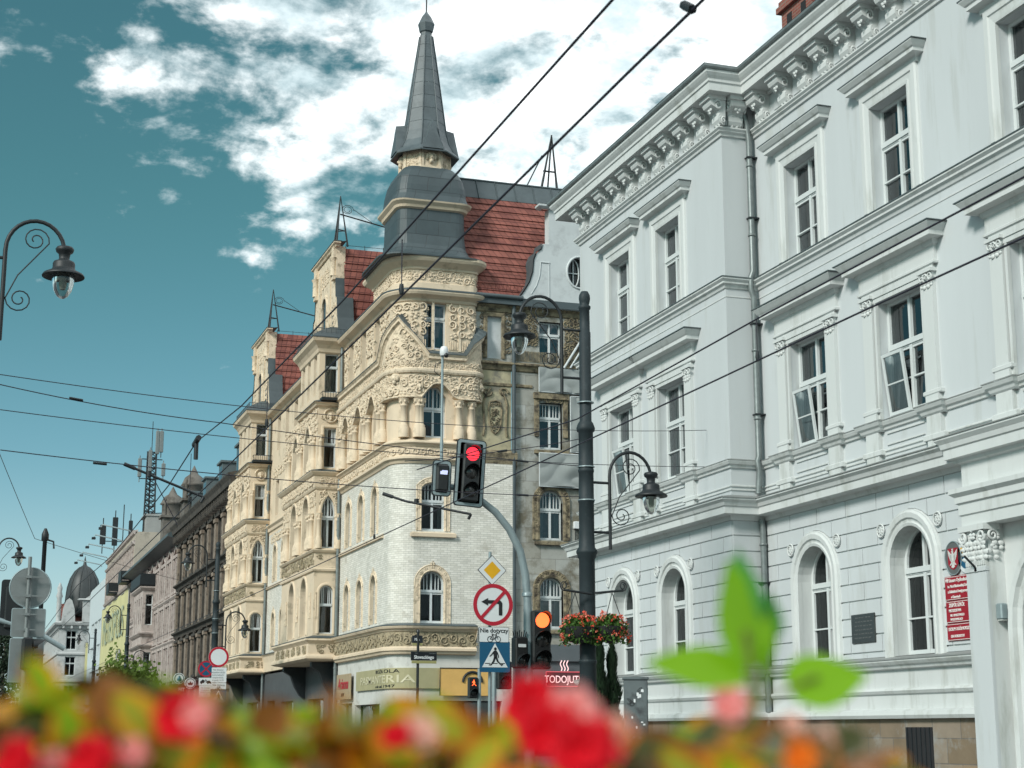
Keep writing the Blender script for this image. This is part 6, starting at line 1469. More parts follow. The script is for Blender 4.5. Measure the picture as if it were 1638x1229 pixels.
# flower baskets on the nearest pole
bk_green = leafmat('basket_leaves', (.06, .13, .025), .25, .5, .45); bk_red = leafmat('basket_blossoms', (.75, .10, .06), .25, .5, .35); bk_pink = leafmat('basket_blossoms_pale', (.85, .24, .16), .25, .5, .3)
def rquad(b, c, s, r_, mi):
    u = Vector((r_.gauss(0, 1), r_.gauss(0, 1), r_.gauss(0, 1))).normalized(); w_ = u.orthogonal().normalized(); v = u.cross(w_)
    b.add([Vector(c) + w_ * s, Vector(c) + v * s * .62, Vector(c) - w_ * s, Vector(c) - v * s * .62], [(0, 1, 2, 3)], mi)
def basket(x, y, z, sx, label, sd):
    t = thing("flower_basket", label, "flower basket", (x, y, z), 0, "flower baskets on the tram pole"); r = random.Random(30 + sd); b = MB()
    b.lathe([(.02, -.3), (.2, -.26), (.31, -.1), (.33, 0)], n=14); b.build("bowl", M['blackmatt'], t)
    b = MB()
    for k in range(1500):
        a = r.uniform(0, 2 * PI); q = math.sqrt(r.random()); rx = sx * q * r.uniform(.85, 1.15); zz = .2 * (1 - q * q) * r.uniform(.3, 1.2) - (.34 * r.random() ** 1.6 if q > .6 else 0)
        rquad(b, (rx * math.cos(a), rx * .9 * math.sin(a), zz), r.uniform(.018, .045), r, 0)
    b.build("foliage", bk_green, t)
    for mi_, m_, cnt in ((0, bk_red, 52), (1, bk_pink, 36)):
        b = MB()
        for k in range(cnt):
            a = r.uniform(0, 2 * PI); q = math.sqrt(r.random()); rx = sx * q * 1.12; zz = .22 * (1 - q * q) * r.uniform(.7, 1.3) - (.34 * r.random() if q > .72 else 0) + .02
            for j in range(7): rquad(b, (rx * math.cos(a) + r.gauss(0, .02), rx * .9 * math.sin(a) + r.gauss(0, .02), zz + r.gauss(0, .018)), r.uniform(.014, .03), r, 0)
        b.build("blossoms", m_, t)
    b = MB(); s_ = sd
    b.tube([(-s_ * .25, 0, .62), (s_ * .3, 0, .68)], .022, 6); pts = [(s_ * (.3 + .08 * (1 - .7 * k / 14) * math.sin(3 * PI * k / 14)), 0, .76 + .09 * (1 - .6 * k / 14) * -math.cos(3 * PI * k / 14)) for k in range(15)]; b.tube(pts, .012, 5)
    for dx in (-.15, .2): b.tube([(s_ * .08, 0, .63), (s_ * (.08 + dx), 0, .1)], .008, 4)
    b.build("bracket", M['iron'], t)
basket(10.8, 28.25, 3.26, .35, "hanging basket of red and salmon flowers on the street side of the tram pole", -1)
basket(11.38, 28.25, 3.28, .37, "hanging basket of red flowers and green leaves on the wall side of the tram pole", 1)
# ---- traffic signals -----------------------------------------------------------
def lensmesh(r, m_): b = MB(); b.lathe([(r, 0), (r * .8, .03), (r * .4, .05), (0, .055)], n=20); return b.mesh("lens", m_)
def signal(name, label, loc, w_, h_, lenses, board=None, roll=0.0, yaw=0.0, cat="traffic light", visor=.2, r=.105, group=None, tilt=0):
    """lenses: [(dz, material)]; faces -y"""
    t = thing(name, label, cat, loc, 0, group, rot=(tilt, roll, yaw))
    b = MB(); b.cbox(-w_ / 2, w_ / 2, 0, .2, -h_ / 2, h_ / 2, .03); hs = b.build("housing", M['black'], t)
    if board:
        bw, bh, bd = board
        def rr(x, z, c, n=5):
            return [(sx * (x - c) + c * math.cos(a0 + PI / 2 * i / n), sz * (z - c) + c * math.sin(a0 + PI / 2 * i / n)) for sx, sz, a0 in ((1, -1, -PI / 2), (1, 1, 0), (-1, 1, PI / 2), (-1, -1, PI)) for i in range(n + 1)]
        o = rr(bw / 2, bh / 2, .07); i1 = rr(bw / 2 - .018, bh / 2 - .018, .06); i2 = rr(bw / 2 - bd - .018, bh / 2 - bd - .018, .03)
        b = MB(); b.add([(x, .1, z) for x, z in i2], [tuple(range(len(i2)))]); b.loft([[(x, .10, z) for x, z in o], [(x, .13, z) for x, z in o]], True, True); b.build("back_board", M['black'], t)
        b = MB(); n = len(i1); b.add([(x, .094, z) for x, z in i1] + [(x, .094, z) for x, z in i2], [(k, (k + 1) % n, n + (k + 1) % n, n + k) for k in range(n)]); b.build("board_border", M['galv'], t)
    for dz, m_ in lenses:
        l = MB(); l.lathe([(r, 0), (r * .8, .025), (r * .4, .045), (0, .05)], n=20); lo = l.build("lens", m_, t, (0, 0, dz), (PI / 2, 0, 0))
        v = MB(); n = 16; ring0 = [(r * 1.12 * math.cos(a), 0, r * 1.12 * math.sin(a)) for a in [rad(-25) + rad(230) * k / n for k in range(n + 1)]]; v.loft([ring0, [(x, -visor * (.35 + .65 * max(z / r, 0)), z) for x, y, z in ring0]], False, False); v.build("visor", M['black'], t, (0, 0, dz))
    return t
t = thing("signal_mast", "curved grey signal mast leaning over the roadway", "mast", (10.37, 29.85, 0), 0)
b = MB(); pts = [(0, 0, .1), (0, 0, 2.0), (-.02, 0, 3.38), (-.03, 0, 3.86), (-.07, 0, 4.34), (-.18, 0, 4.82), (-.41, 0, 5.24), (-.68, 0, 5.55), (-1.0, 0, 5.78), (-1.45, 0, 5.98), (-1.95, 0, 6.08)]
b.tube(pts, [.1, .1, .09, .078, .076, .074, .072, .07, .066, .062, .058], 14); b.build("mast", M['galv'], t)
b = MB(); b.lathe([(.1, 3.94), (.1, 4.0), (.08, 4.02)], (-.04, 0, 0), 14); b.lathe([(.16, .1), (.16, .2), (.1, .22)], (0, 0, 0), 14); b.build("collar", M['galv'], t)
t = signal("traffic_light", "large black signal with bright red lens and white bordered board hung over the road", (9.12, 29.62, 6.28), .34, 1.14, [(.36, M['redlamp']), (0, M['lens']), (-.36, M['lens'])], (.60, 1.32, .055), rad(3.6), 0, r=.135, visor=.16)
b = MB(); b.tube([(-.1, .2, 0), (-.1, .42, -.25)], .03, 6); b.build("bracket", M['galv'], t)
t = signal("traffic_light", "small dark hanging signal with a pale blue bar lens beside the large red signal", (8.55, 29.62, 6.15), .24, .52, [], (.38, .70, .05), rad(2), 0)
b = MB(); b.box(-.06, .08, -.006, .0, .06, .12); b.box(-.03, .085, -.008, -.002, .1, .14); b.build("lens", mat('white_bar_lens', (.4, .42, .6), .4, 0, 1, emit=(.55, .6, .95), estr=.55), t)
b = MB(); b.tube([(0, .2, -.1), (.1, .3, -.1)], .03, 6); b.build("bracket", M['galv'], t)
t = thing("camera_pole", "slim grey pole topped by a white dome camera above the small signal", "camera", (8.55, 29.75, 6.45), 0)
b = MB(); b.tube([(0, 0, 0), (0, 0, .45)], .034, 8); b.tube([(0, 0, .45), (0, 0, 2.2)], .026, 8); b.build("pole", M['galv'], t)
b = MB(); b.lathe([(.0, .16), (.06, .14), (.085, .08), (.085, .0), (.07, -.04)], (0.02, -.04, 2.16), 12); b.build("camera_hood", M['signwhite'], t)
b = MB(); b.blob((.05, -.1, 2.12), .05, .05, .05, 8, 6); b.build("camera_dome", M['black'], t)
b = MB(); b.tube([(0, 0, 2.0), (-.14, 0, 1.95), (-.16, 0, 1.8), (-.02, 0, 1.7)], .008, 5); b.build("cable", M['iron'], t)
signal("traffic_light", "black three lens signal glowing orange red on the grey mast, above the flowers", (10.56, 29.62, 3.1), .37, 1.12, [(.37, M['orangelamp']), (0, M['lens']), (-.37, M['lens'])], None, 0, 0, r=.145, visor=.2)
t = signal("traffic_light", "short two lens black signal with white bar left of the grey mast foot", (10.15, 29.62, 2.85), .28, .6, [(-.14, M['lens'])], None, 0, rad(10), r=.1)
b = MB(); b.box(-.08, .08, -.012, 0, .1, .16); b.build("white_bar", M['signwhite'], t)
b = MB()
for k in range(7): b.tube([(-.12 + k * .04, .1, .3), (-.16 + k * .05, .08, .4 + .03 * (k % 2))], .012, 4)
b.build("cable_tuft", M['iron'], t)
def person_pict(b, s, f, x0=0, z0=0):
    """walking figure as flat sign artwork"""
    P = lambda pts: b.add([f(x0 + x * s, z0 + z * s) for x, z in pts], [tuple(range(len(pts)))])
    P([(.02 + .075 * math.cos(2 * PI * i / 14), .86 + .085 * math.sin(2 * PI * i / 14)) for i in range(14)])
    P([(-.11, .7), (-.05, .77), (.08, .77), (.13, .7), (.12, .42), (-.06, .42)])
    P([(-.06, .45), (.06, .43), (-.02, .2), (-.2, 0), (-.34, 0), (-.33, .05), (-.23, .06), (-.12, .24)])
    P([(.0, .44), (.12, .44), (.2, .22), (.36, .06), (.42, .09), (.46, .05), (.36, -.03), (.1, .2)])
    P([(-.1, .72), (-.05, .66), (-.17, .52), (-.28, .44), (-.31, .48), (-.22, .56)]); P([(.1, .72), (.15, .68), (.22, .5), (.21, .38), (.17, .39), (.16, .5)])
t = signal("pedestrian_light", "small pedestrian signal with a lit red figure across the side street", (15.5, 50.0, 2.72), .3, .66, [(-.16, M['lens'])], None, r=.11)
b = MB(); person_pict(b, .2, lambda x, z: (x, -.02, z), 0, .06); b.build("red_figure", M['orangelamp'], t)
b = MB(); b.tube([(.22, .1, -2.7), (.22, .1, .6)], .06, 8); b.build("post", M['galv'], t)
t = signal("pedestrian_light", "dark pedestrian signal seen behind the crossing sign", (14.9, 45.0, 2.95), .42, .8, [(-.18, M['lens'])], None, r=.14)
b = MB(); b.blob((0, -.03, .16), .09, .03, .09, 8, 5); b.build("white_spot", M['lampglass'], t)
b = MB(); b.tube([(-.3, .1, -2.9), (-.3, .1, .7)], .07, 8); b.build("post", M['galv'], t)
# ---- road signs -----------------------------------------------------------------
def flatpoly(b, pts, y=-.004, mi=0): b.add([(x, y, z) for x, z in pts], [tuple(range(len(pts)))], mi)
def plate(b, pts, y0=0.0, y1=.012, mi=0): n = len(pts); b.add([(x, y0, z) for x, z in pts] + [(x, y1, z) for x, z in pts], [tuple(range(n)), tuple(range(n, 2 * n))[::-1]] + [(i, (i + 1) % n, n + (i + 1) % n, n + i) for i in range(n)], mi)
def circ(r, n=36): return [(r * math.cos(2 * PI * i / n), r * math.sin(2 * PI * i / n)) for i in range(n)]
def ringf(b, r0, r1, y, mi=0, n=36): b.add([(x, y, z) for x, z in circ(r0, n)] + [(x, y, z) for x, z in circ(r1, n)], [(i, (i + 1) % n, n + (i + 1) % n, n + i) for i in range(n)], mi)
def rect(w_, h_, c=.03):
    return [(sx * (w_ / 2 - c) + c * math.cos(a0 + PI / 2 * i / 4), sz * (h_ / 2 - c) + c * math.sin(a0 + PI / 2 * i / 4)) for sx, sz, a0 in ((1, -1, -PI / 2), (1, 1, 0), (-1, 1, PI / 2), (-1, -1, PI)) for i in range(5)]
def sign(name, label, loc, cat="road sign", yaw=0.0, roll=0.0, group=None): return thing(name, label, cat, loc, 0, group, rot=(0, roll, yaw))
def bike(b, s, f):
    for cx in (-.3, .3): b.tube([f(cx * s + .2 * s * math.cos(2 * PI * i / 18), .2 * s * math.sin(2 * PI * i / 18)) for i in range(18)], .022 * s, 4, closed=True)
    for p, q in (((-.3, 0), (-.12, .32)), ((-.12, .32), (.18, .32)), ((.3, 0), (.15, .42)), ((-.12, .32), (0, 0)), ((0, 0), (.18, .32)), ((-.3, 0), (0, 0)), ((-.2, .38), (-.06, .38)), ((.15, .42), (.26, .44)), ((-.12, .32), (-.14, .38))): b.tube([f(p[0] * s, p[1] * s), f(q[0] * s, q[1] * s)], .022 * s, 4)
def crossing(label, loc, s=.6):
    t = sign("crossing_sign", label, loc); b = MB(); plate(b, rect(s, s * .97)); b.build("plate", M['signblue'], t)
    k = s / .6; b = MB(); flatpoly(b, [(-.255 * k, -.2 * k), (.255 * k, -.2 * k), (0, .25 * k)]); b.build("triangle", M['signwhite'], t)
    b = MB(); person_pict(b, .36 * k, lambda x, z: (x, -.008, z), 0, -.165 * k)
    for x0_, x1_ in ((-.2, -.09), (-.05, .05), (.1, .2)): flatpoly(b, [(x0_ * k, -.135 * k), (x1_ * k, -.135 * k), (x1_ * k, -.12 * k), (x0_ * k, -.12 * k)], -.0065)
    b.build("pictogram", M['signblack'], t); return t
t = thing("sign_post", "slim grey post carrying the yellow diamond, the no left turn and the crossing sign", "sign post", (9.5, 29.62, 0), 0)
b = MB(); b.tube([(0, 0, 0), (0, 0, 4.75)], .032, 8); b.build("post", M['galv'], t)
b = MB()
for z in (4.4, 3.75, 3.2, 2.75): b.box(-.1, .1, -.06, .03, z - .02, z + .02)
b.build("clamp", M['galv'], t)
t = sign("priority_sign", "yellow and white diamond sign at the top of the slim post", (9.51, 29.52, 4.39)); b = MB()
plate(b, [(0, -.29), (.29, 0), (0, .29), (-.29, 0)], 0, .012); b.build("plate", M['signblack'], t)
b = MB(); flatpoly(b, [(0, -.275), (.275, 0), (0, .275), (-.275, 0)], -.003); b.build("white_border", M['signwhite'], t)
b = MB(); flatpoly(b, [(0, -.17), (.17, 0), (0, .17), (-.17, 0)], -.006); b.build("yellow_field", M['signyellow'], t)
t = sign("turn_ban_sign", "round red ringed sign with black left arrow struck through", (9.53, 29.52, 3.735)); b = MB(); R0 = .40
plate(b, circ(R0), 0, .012); b.build("plate", M['signwhite'], t)
b = MB(); ringf(b, R0 - .003, R0 - .078, -.004); ca, sa = math.cos(rad(47)), math.sin(rad(47)); w_ = .032
flatpoly(b, [(.35 * ca + w_ * sa, .35 * sa - w_ * ca), (.35 * ca - w_ * sa, .35 * sa + w_ * ca), (-.35 * ca - w_ * sa, -.35 * sa + w_ * ca), (-.35 * ca + w_ * sa, -.35 * sa - w_ * ca)], -.008); b.build("red_ring", M['signred'], t)
b = MB(); flatpoly(b, [(.115, -.2), (.185, -.2), (.185, .03), (.165, .065), (.13, .085), (-.12, .085), (-.12, .02), (.095, .02), (.115, 0)], -.006); flatpoly(b, [(-.1, -.02), (-.1, .125), (-.235, .052)], -.0062); b.build("arrow", M['signblack'], t)
t = sign("supplementary_plate", "white plate reading Nie dotyczy over a bicycle, under the no left turn sign", (9.55, 29.52, 3.17)); b = MB(); plate(b, rect(.6, .29, .02), 0, .01); b.build("plate", M['signblack'], t)
b = MB(); flatpoly(b, rect(.585, .275, .018), -.002); b.build("white_field", M['signwhite'], t)
lettering(t, "Nie dotyczy", .115, M['signblack'], (0, -.005, .075), bold=.002, ext=.001); b = MB(); bike(b, .26, lambda x, z: (x, -.006, z - .085)); b.build("bicycle_symbol", M['signblack'], t)
crossing("blue crossing sign with a walking figure, lowest on the slim post by the grey mast", (9.57, 29.52, 2.76), .6)
# sign group farther along
t = thing("sign_post", "pale post carrying the round no entry for vehicles sign at the far kerb", "sign post", (9.62, 65.12, 0), 0); b = MB(); b.tube([(0, 0, 0), (0, 0, 4.6)], .04, 8); b.build("post", M['signwhite'], t)
b = MB(); b.box(-.1, .1, -.1, .05, 4.2, 4.25); b.box(-.1, .1, -.1, .05, 3.4, 3.45); b.build("clamp", M['galv'], t)
t = sign("no_vehicles_sign", "round white sign with plain red ring at the far kerb", (9.62, 65.0, 4.22)); b = MB(); plate(b, circ(.4), 0, .012); b.build("plate", M['signwhite'], t); b = MB(); ringf(b, .397, .315, -.004); b.build("red_ring", M['signred'], t)
t = sign("supplementary_plate", "tall white plate full of small print under the round white sign", (9.66, 65.0, 3.52)); b = MB(); plate(b, rect(.58, .58, .02)); b.build("plate", M['signwhite'], t)
for i, s_ in enumerate(("Nie dotyczy", "pojazdów służb", "komunalnych", "zaopatrzenia", "w godz. 6-10")): lettering(t, s_, .085, M['signgrey'], (-.04, -.004, .2 - i * .1), ext=.001)
t = sign("supplementary_plate", "small white plate with bicycle symbol directly above the far crossing sign", (9.66, 65.0, 3.07)); b = MB(); plate(b, rect(.58, .28, .02)); b.build("plate", M['signwhite'], t)
lettering(t, "Nie dotyczy", .1, M['signblack'], (0, -.004, .06), ext=.001); b = MB(); bike(b, .22, lambda x, z: (x, -.006, z - .08)); b.build("bicycle_symbol", M['signblack'], t)
crossing("smaller far crossing sign on the pale post beside the tow away plates", (9.66, 65.0, 2.67), .62)
t = sign("no_stopping_sign", "round blue sign with red ring and red cross on the second tram pole", (10.34, 73.5, 4.06)); b = MB(); plate(b, circ(.36), 0, .012); b.build("plate", M['signblue'], t)
b = MB(); ringf(b, .357, .29, -.004)
for a in (45, 135): ca, sa = math.cos(rad(a)), math.sin(rad(a)); flatpoly(b, [(.3 * ca + .03 * sa, .3 * sa - .03 * ca), (.3 * ca - .03 * sa, .3 * sa + .03 * ca), (-.3 * ca - .03 * sa, -.3 * sa + .03 * ca), (-.3 * ca + .03 * sa, -.3 * sa - .03 * ca)], -.006 - a * 1e-5)
b.build("red_cross", M['signred'], t)
t = sign("tow_away_plate", "white tow away plate with a black truck symbol under the blue no stopping sign", (10.34, 73.5, 3.5)); b = MB(); plate(b, rect(.6, .34, .02)); b.build("plate", M['signwhite'], t)
b = MB(); flatpoly(b, [(-.24, -.06), (-.06, -.06), (-.06, .06), (-.14, .1), (-.2, .02), (-.24, .02)]); b.tube([(-.06, -.02, 0), (0, -.02, .1), (.08, -.02, -.02)], .012, 4); flatpoly(b, [(.02, -.04), (.26, -.09), (.24, -.02), (.17, .05), (.1, .04), (.04, .01)], -.005)
for x in (-.18, .1): flatpoly(b, [(x + .035 * math.cos(i), -.07 + .035 * math.sin(i)) for i in range(7)], -.006)
b.build("pictogram", M['signblack'], t)
t = sign("supplementary_plate", "white plate of small print lowest on the second tram pole", (10.34, 73.5, 3.07)); b = MB(); plate(b, rect(.55, .5, .02)); b.build("plate", M['signwhite'], t)
for i, s_ in enumerate(("Nie dotyczy", "posiadaczy", "identyfikatora", "strefy")): lettering(t, s_, .08, M['signgrey'], (0, -.004, .16 - i * .1), ext=.001)
# signs seen from behind at the near kerb
t = thing("sign_post", "grey post behind the round sign back near the street's left edge", "sign post", (1.16, 33.36, 0), 0); b = MB(); b.tube([(0, 0, 0), (0, 0, 4.75)], .035, 8); b.build("post", M['signgrey'], t)
b = MB()
for z, w_ in ((4.35, .28), (3.98, .28), (3.62, .18), (3.32, .18), (3.05, .15), (2.9, .15), (2.6, .15)): b.box(-w_, w_, -.05, -.03, z - .012, z + .012); b.box(-.05, .05, -.06, .05, z - .025, z + .025)
b.build("clamp", M['signgrey'], t)
t = sign("road_sign", "plain grey back of a round sign near the street's left edge", (1.2, 33.44, 4.15)); b = MB(); plate(b, circ(.385), 0, .02); b.build("plate", M['signgrey'], t); b = MB(); b.tube([(.39 * math.cos(2 * PI * i / 36), .01, .39 * math.sin(2 * PI * i / 36)) for i in range(36)], .016, 5, closed=True); b.build("rim", M['galv'], t)
for z0, z1, lab in ((3.19, 3.73, "upper rectangular grey sign back under the round one"), (2.32, 3.15, "lower tall rectangular grey sign back behind the side facing signal")):
    t = sign("road_sign", lab, (1.2, 33.44, (z0 + z1) / 2)); b = MB(); plate(b, rect(.62, z1 - z0, .03), 0, .02); b.build("plate", M['signgrey'], t); b = MB(); o = rect(.63, z1 - z0 + .01, .03); b.tube([(x, .01, z) for x, z in o], .012, 5, closed=True); b.build("rim", M['galv'], t)
t = signal("traffic_light", "black signal seen from the side in front of the lower sign back", (1.3, 33.2, 2.85), .24, .62, [(.16, M['lens']), (-.13, M['lens'])], None, 0, PI / 2 + .1, r=.11, visor=.24)
b = MB(); b.tube([(0, .12, -2.8), (0, .12, .5)], .04, 8); b.build("post", M['signgrey'], t)
t = signal("traffic_light", "dark signal board half hidden behind the round sign back", (1.0, 38.5, 4.1), .3, .95, [(.3, M['lens']), (0, M['lens']), (-.3, M['lens'])], (.5, 1.25, .05), 0, PI)
b = MB(); b.tube([(-1.2, .1, -.9), (-.5, .15, -.5), (.4, .16, -.25)], .06, 8); b.build("arm", M['galv'], t)
# street name plates by the corner
t = thing("street_name_post", "black post with two dark street name plates before the cream corner house", "street sign", (15.02, 55.0, 0), 0)
b = MB(); b.tube([(0, 0, 0), (0, 0, 4.75)], .05, 8); b.lathe([(.06, 4.72), (.06, 4.8), (.02, 4.84)], (0, 0, 0), 8); b.build("post", M['black'], t)
b = MB(); b.cbox(-.27, .66, -.08, -.05, 3.76, 4.06, .005); p1 = b.build("name_plate", mat('plate_black', (.012, .014, .017), .4, 0, 1), t)
b = MB(); b.box(-.24, .65, -.078, -.052, 3.66, 3.755); b.build("district_strip", mat('plate_olive', (.30, .28, .12), .5, .05, 4), p1)
lettering(p1, "Słowackiego", .17, M['signwhite'], (.2, -.083, 3.87), bold=.004, ext=.001, sx=.85); lettering(p1, "ulica", .06, M['signgrey'], (-.08, -.083, 4.01), ext=.001); lettering(p1, "Katowice", .06, M['signgrey'], (.5, -.083, 4.01), ext=.001)
b = MB(); b.cbox(-.22, .16, -.02, .01, 4.36, 4.62, .005); p2 = b.build("name_plate", mat('plate_black_b', (.02, .024, .03), .4, 0, 1), t)
b = MB(); b.box(-.2, .15, -.018, .008, 4.28, 4.355); b.build("district_strip", mat('plate_olive_b', (.30, .28, .12), .5, .05, 4), p2)
lettering(p2, "Maja", .13, M['signwhite'], (-.04, -.026, 4.48), bold=.003, ext=.001, sx=.8)
# shop signs on the corner tenement
M['olive'] = mat('olive_sign_board', (.36, .33, .19), .6, .08, 2); M['oldpaper'] = mat('beige_sign_board', (.36, .28, .18), .6, .08, 2); M['palegold'] = mat('pale_gold_letter', (.56, .52, .36), .5, .05, 4)
t = thing("shop_sign", "long olive sign board lettered Pasmanteria wrapped round the cream house corner", "shop sign", (15.5, 60.5, 0), -PI / 2)
pm, pl = pathmap([(-9.4, 0)] + CR + [(0, 3.3)], .0)
a0, a1, nb = 3.9, 10.9, 40; b = MB()
for y in (.06, .0): pass
rowsq = [[pm(a0 + (a1 - a0) * i / nb, z, o) for i in range(nb + 1)] for z, o in ((2.95, .0), (2.95, .09), (3.72, .09), (3.72, 0))]; b.loft(rowsq, False, False); b.build("board", M['olive'], t)
def curved_text(par, s_, size, m_, ac, z, o, sx, **k):
    me = text_mesh(s_, size, **k)
    for v in me.vertices: v.co = pm(min(max(ac + v.co.x * sx, .1), pl - .1), z + v.co.y, o + v.co.z)
    me.materials.clear(); me.materials.append(m_); return ob("lettering", me, par)
curved_text(t, "PASMANTERIA", .42, M['palegold'], 7.3, 3.3, .10, 1.9, bold=.004); curved_text(t, "BOŻA OLA", .19, M['signblack'], 8.3, 3.6, .10, 2.2); curved_text(t, "rok zał. 1947", .15, M['signblack'], 8.2, 3.04, .10, 2.4)
t = thing("shop_sign", "beige shop sign with red script lettering on the white pier of the cream house", "shop sign", (15.38, 68.2, 3.2), -PI / 2)
b = MB(); b.cbox(-1.05, 1.5, -.06, 0, -.55, .5, .01); b.build("board", M['oldpaper'], t); lettering(t, "Arianna", .62, M['signred'], (.2, -.07, .08), shear=.35, bold=.01, sx=1.0); lettering(t, "BUTIK", .2, M['signblack'], (.2, -.07, -.36))
t = thing("shop_sign", "amber sign panel with a dark cup emblem on the corner house flank", "shop sign", (18.3, 60.38, 3.2), 0)
b = MB(); b.cbox(-.95, 1.1, -.06, 0, -.52, .52, .01); b.build("board", mat('amber_board', (.66, .40, .13), .5, .1, 1.5), t); b = MB(); b.tube([(.35 + .38 * math.cos(i * PI / 12), -.08, .0 + .38 * math.sin(i * PI / 12)) for i in range(13)], .05, 5); b.tube([(-.95, -.07, -.52), (-.95, -.07, .52), (1.1, -.07, .52)], .02, 4); b.build("emblem", M['iron'], t)
t = thing("neon_sign", "framed pink neon cafe sign with steam curls on the dark shopfront", "shop sign", (22.55, 60.5, 3.33), 0)
NEON = mat('neon_tube', (.5, .3, .3), .4, 0, 1, emit=(1, .62, .62), estr=.75); NR = mat('neon_frame', (.4, .05, .06), .4, 0, 1, emit=(.9, .16, .2), estr=.45)
b = MB(); b.cbox(-.85, .9, -.05, 0, -.26, .3, .01); b.build("panel", mat('neon_panel', (.10, .03, .035), .6), t)
b = MB()
for p, q in (((-.85, -.26), (.9, -.26)), ((-.85, .3), (.9, .3)), ((-.85, -.26), (-.85, .3)), ((.9, -.26), (.9, .3))): b.tube([(p[0], -.06, p[1]), (q[0], -.06, q[1])], .016, 4)
b.build("frame", NR, t); lettering(t, "TODOJUTRO", .40, NEON, (.02, -.065, .0), sx=.78, bold=.002)
b = MB()
for k in range(3): b.tube([(-.22 + k * .13 + .035 * math.sin(i * .9), -.06, .34 + i * .05) for i in range(9)], .02, 4)
b.build("steam_curls", NEON, t)
# ---- cabinet, conifers, trees ------------------------------------------------------
t = thing("kerbside_cabinet", "tall grey steel cabinet scrawled with graffiti and sticker scraps", "cabinet", (11.0, 26.1, .12), -.35)
CAB = mat('cabinet_paint', (.105, .125, .13), .6, .15, 3, dirt=((.05, .055, .06), .35, 3)); b = MB(); b.cbox(-.2, .2, -.14, .16, 0, 2.12, .012); b.build("body", CAB, t)
b = MB(); b.cbox(-.22, .22, -.16, .18, 2.12, 2.17, .01); b.build("lid", CAB, t)
b = MB(); r = random.Random(3); b.box(-.18, .18, -.145, -.141, .2, 2.0); dr = b.build("door", CAB, t); b = MB(); b.box(.13, .15, -.17, -.145, 1.0, 1.12); b.build("handle", M['iron'], dr)
b = MB()
for k in range(16):
    x, z, w_, h_ = r.uniform(-.15, .12), r.uniform(.9, 1.95), r.uniform(.015, .05), r.uniform(.015, .06); y = -.146 - k * .0002; b.quad((x, y, z), (x + w_, y, z), (x + w_, y, z + h_), (x, y, z + h_))
b.build("stickers", M['signwhite'], t)
b = MB()
for k in range(7):
    x, z = r.uniform(-.14, .1), r.uniform(1.0, 1.95); b.tube([(x + .04 * math.sin(i * 1.3 + k), -.147, z + .05 * math.cos(i * .9 + k * 2)) for i in range(8)], .005, 4)
b.build("graffiti_scrawl", M['black'], t)
b = MB()
for k in range(4): z = r.uniform(1.1, 2.0); b.tube([(.202, -.08 + .03 * i, z + .04 * math.sin(i * 1.8 + k)) for i in range(7)], .006, 4)
b.build("graffiti_scrawl", mat('teal_spray', (.09, .22, .22), .6), t)
th = leafmat('thuja_scale', (.022, .045, .022), .15, .6, .5)
def conifer(x, y, h, rad_, label, s_):
    t = thing("columnar_conifer", label, "conifer", (x, y, .12), 0, "columnar conifers by the white building"); r = random.Random(s_); b = MB()
    b.tube([(0, 0, .2), (0, 0, h * .9)], [.03, .01], 6); b.build("trunk", M['dkbrick'], t); b = MB()
    for k in range(4200):
        z = h * (.1 + .9 * r.random() ** 1.1); rr = rad_ * (1 - (z / h) ** 2.4) ** .7 * (.75 + .25 * math.sin(z * 9 + s_)) * math.sqrt(r.uniform(.3, 1)); a = r.uniform(0, 2 * PI)
        c = Vector((rr * math.cos(a), rr * math.sin(a), z)); d_ = Vector((math.cos(a) * .4, math.sin(a) * .4, 1)).normalized(); w_ = d_.cross(Vector((math.cos(a), math.sin(a), 0))).normalized(); l = r.uniform(.04, .09)
        b.add([c - w_ * l * .35, c + w_ * l * .35, c + d_ * l * 1.6], [(0, 1, 2)])
    b.build("crown", th, t)
    b = MB(); b.lathe([(.16, 0), (.2, .35), (.21, .38)], n=12); b.build("pot", M['conc'], t); return t
conifer(12.84, 32.4, 3.1, .3, "tall slim dark conifer in a pot by the white building, nearest the pole", 1); conifer(13.16, 32.5, 3.05, .3, "slim dark conifer in a pot, the right one of three by the white wall", 2); conifer(12.62, 32.8, 2.6, .26, "shortest dark conifer in a pot hidden partly behind the tram pole", 3)
lf = leafmat('street_tree_leaves', (.13, .20, .04), .35, .5, .45)
def broadleaf(name, x, y, z0, h, rx, label, s_, m_=lf, nl=2600, ls=.16):
    t = thing(name, label, "tree", (x, y, .1), 0); r = random.Random(s_); b = MB(); tips = []
    b.tube([(0, 0, 0), (.05, 0, z0 * .6), (0, .05, z0 + h * .2)], [.14, .11, .08], 8)
    for k in range(9): a = k * 2.4; e = (rx * .7 * math.cos(a), rx * .7 * math.sin(a), z0 + h * (.25 + .6 * r.random())); b.tube([(0, .05, z0 * .9), (e[0] * .5, e[1] * .5, (z0 + e[2]) * .52), e], [.06, .04, .015], 6); tips.append(e)
    b.build("trunk", M['dkbrick'], t); b = MB()
    for k in range(nl):
        c = tips[k % 9]; q = [r.gauss(0, rx * .3), r.gauss(0, rx * .3), r.gauss(0, h * .17)]; rquad(b, (c[0] + q[0], c[1] + q[1], c[2] + q[2]), r.uniform(.6, 1.2) * ls, r, 0)
    b.build("crown", m_, t); return t
broadleaf("street_tree", 8.15, 90, 1.6, 3.2, 1.15, "loose light green street tree below the yellow banner", 4); broadleaf("street_tree", 9.6, 96, 1.8, 2.6, 1.0, "second small light green tree against the pink house oriel", 5)
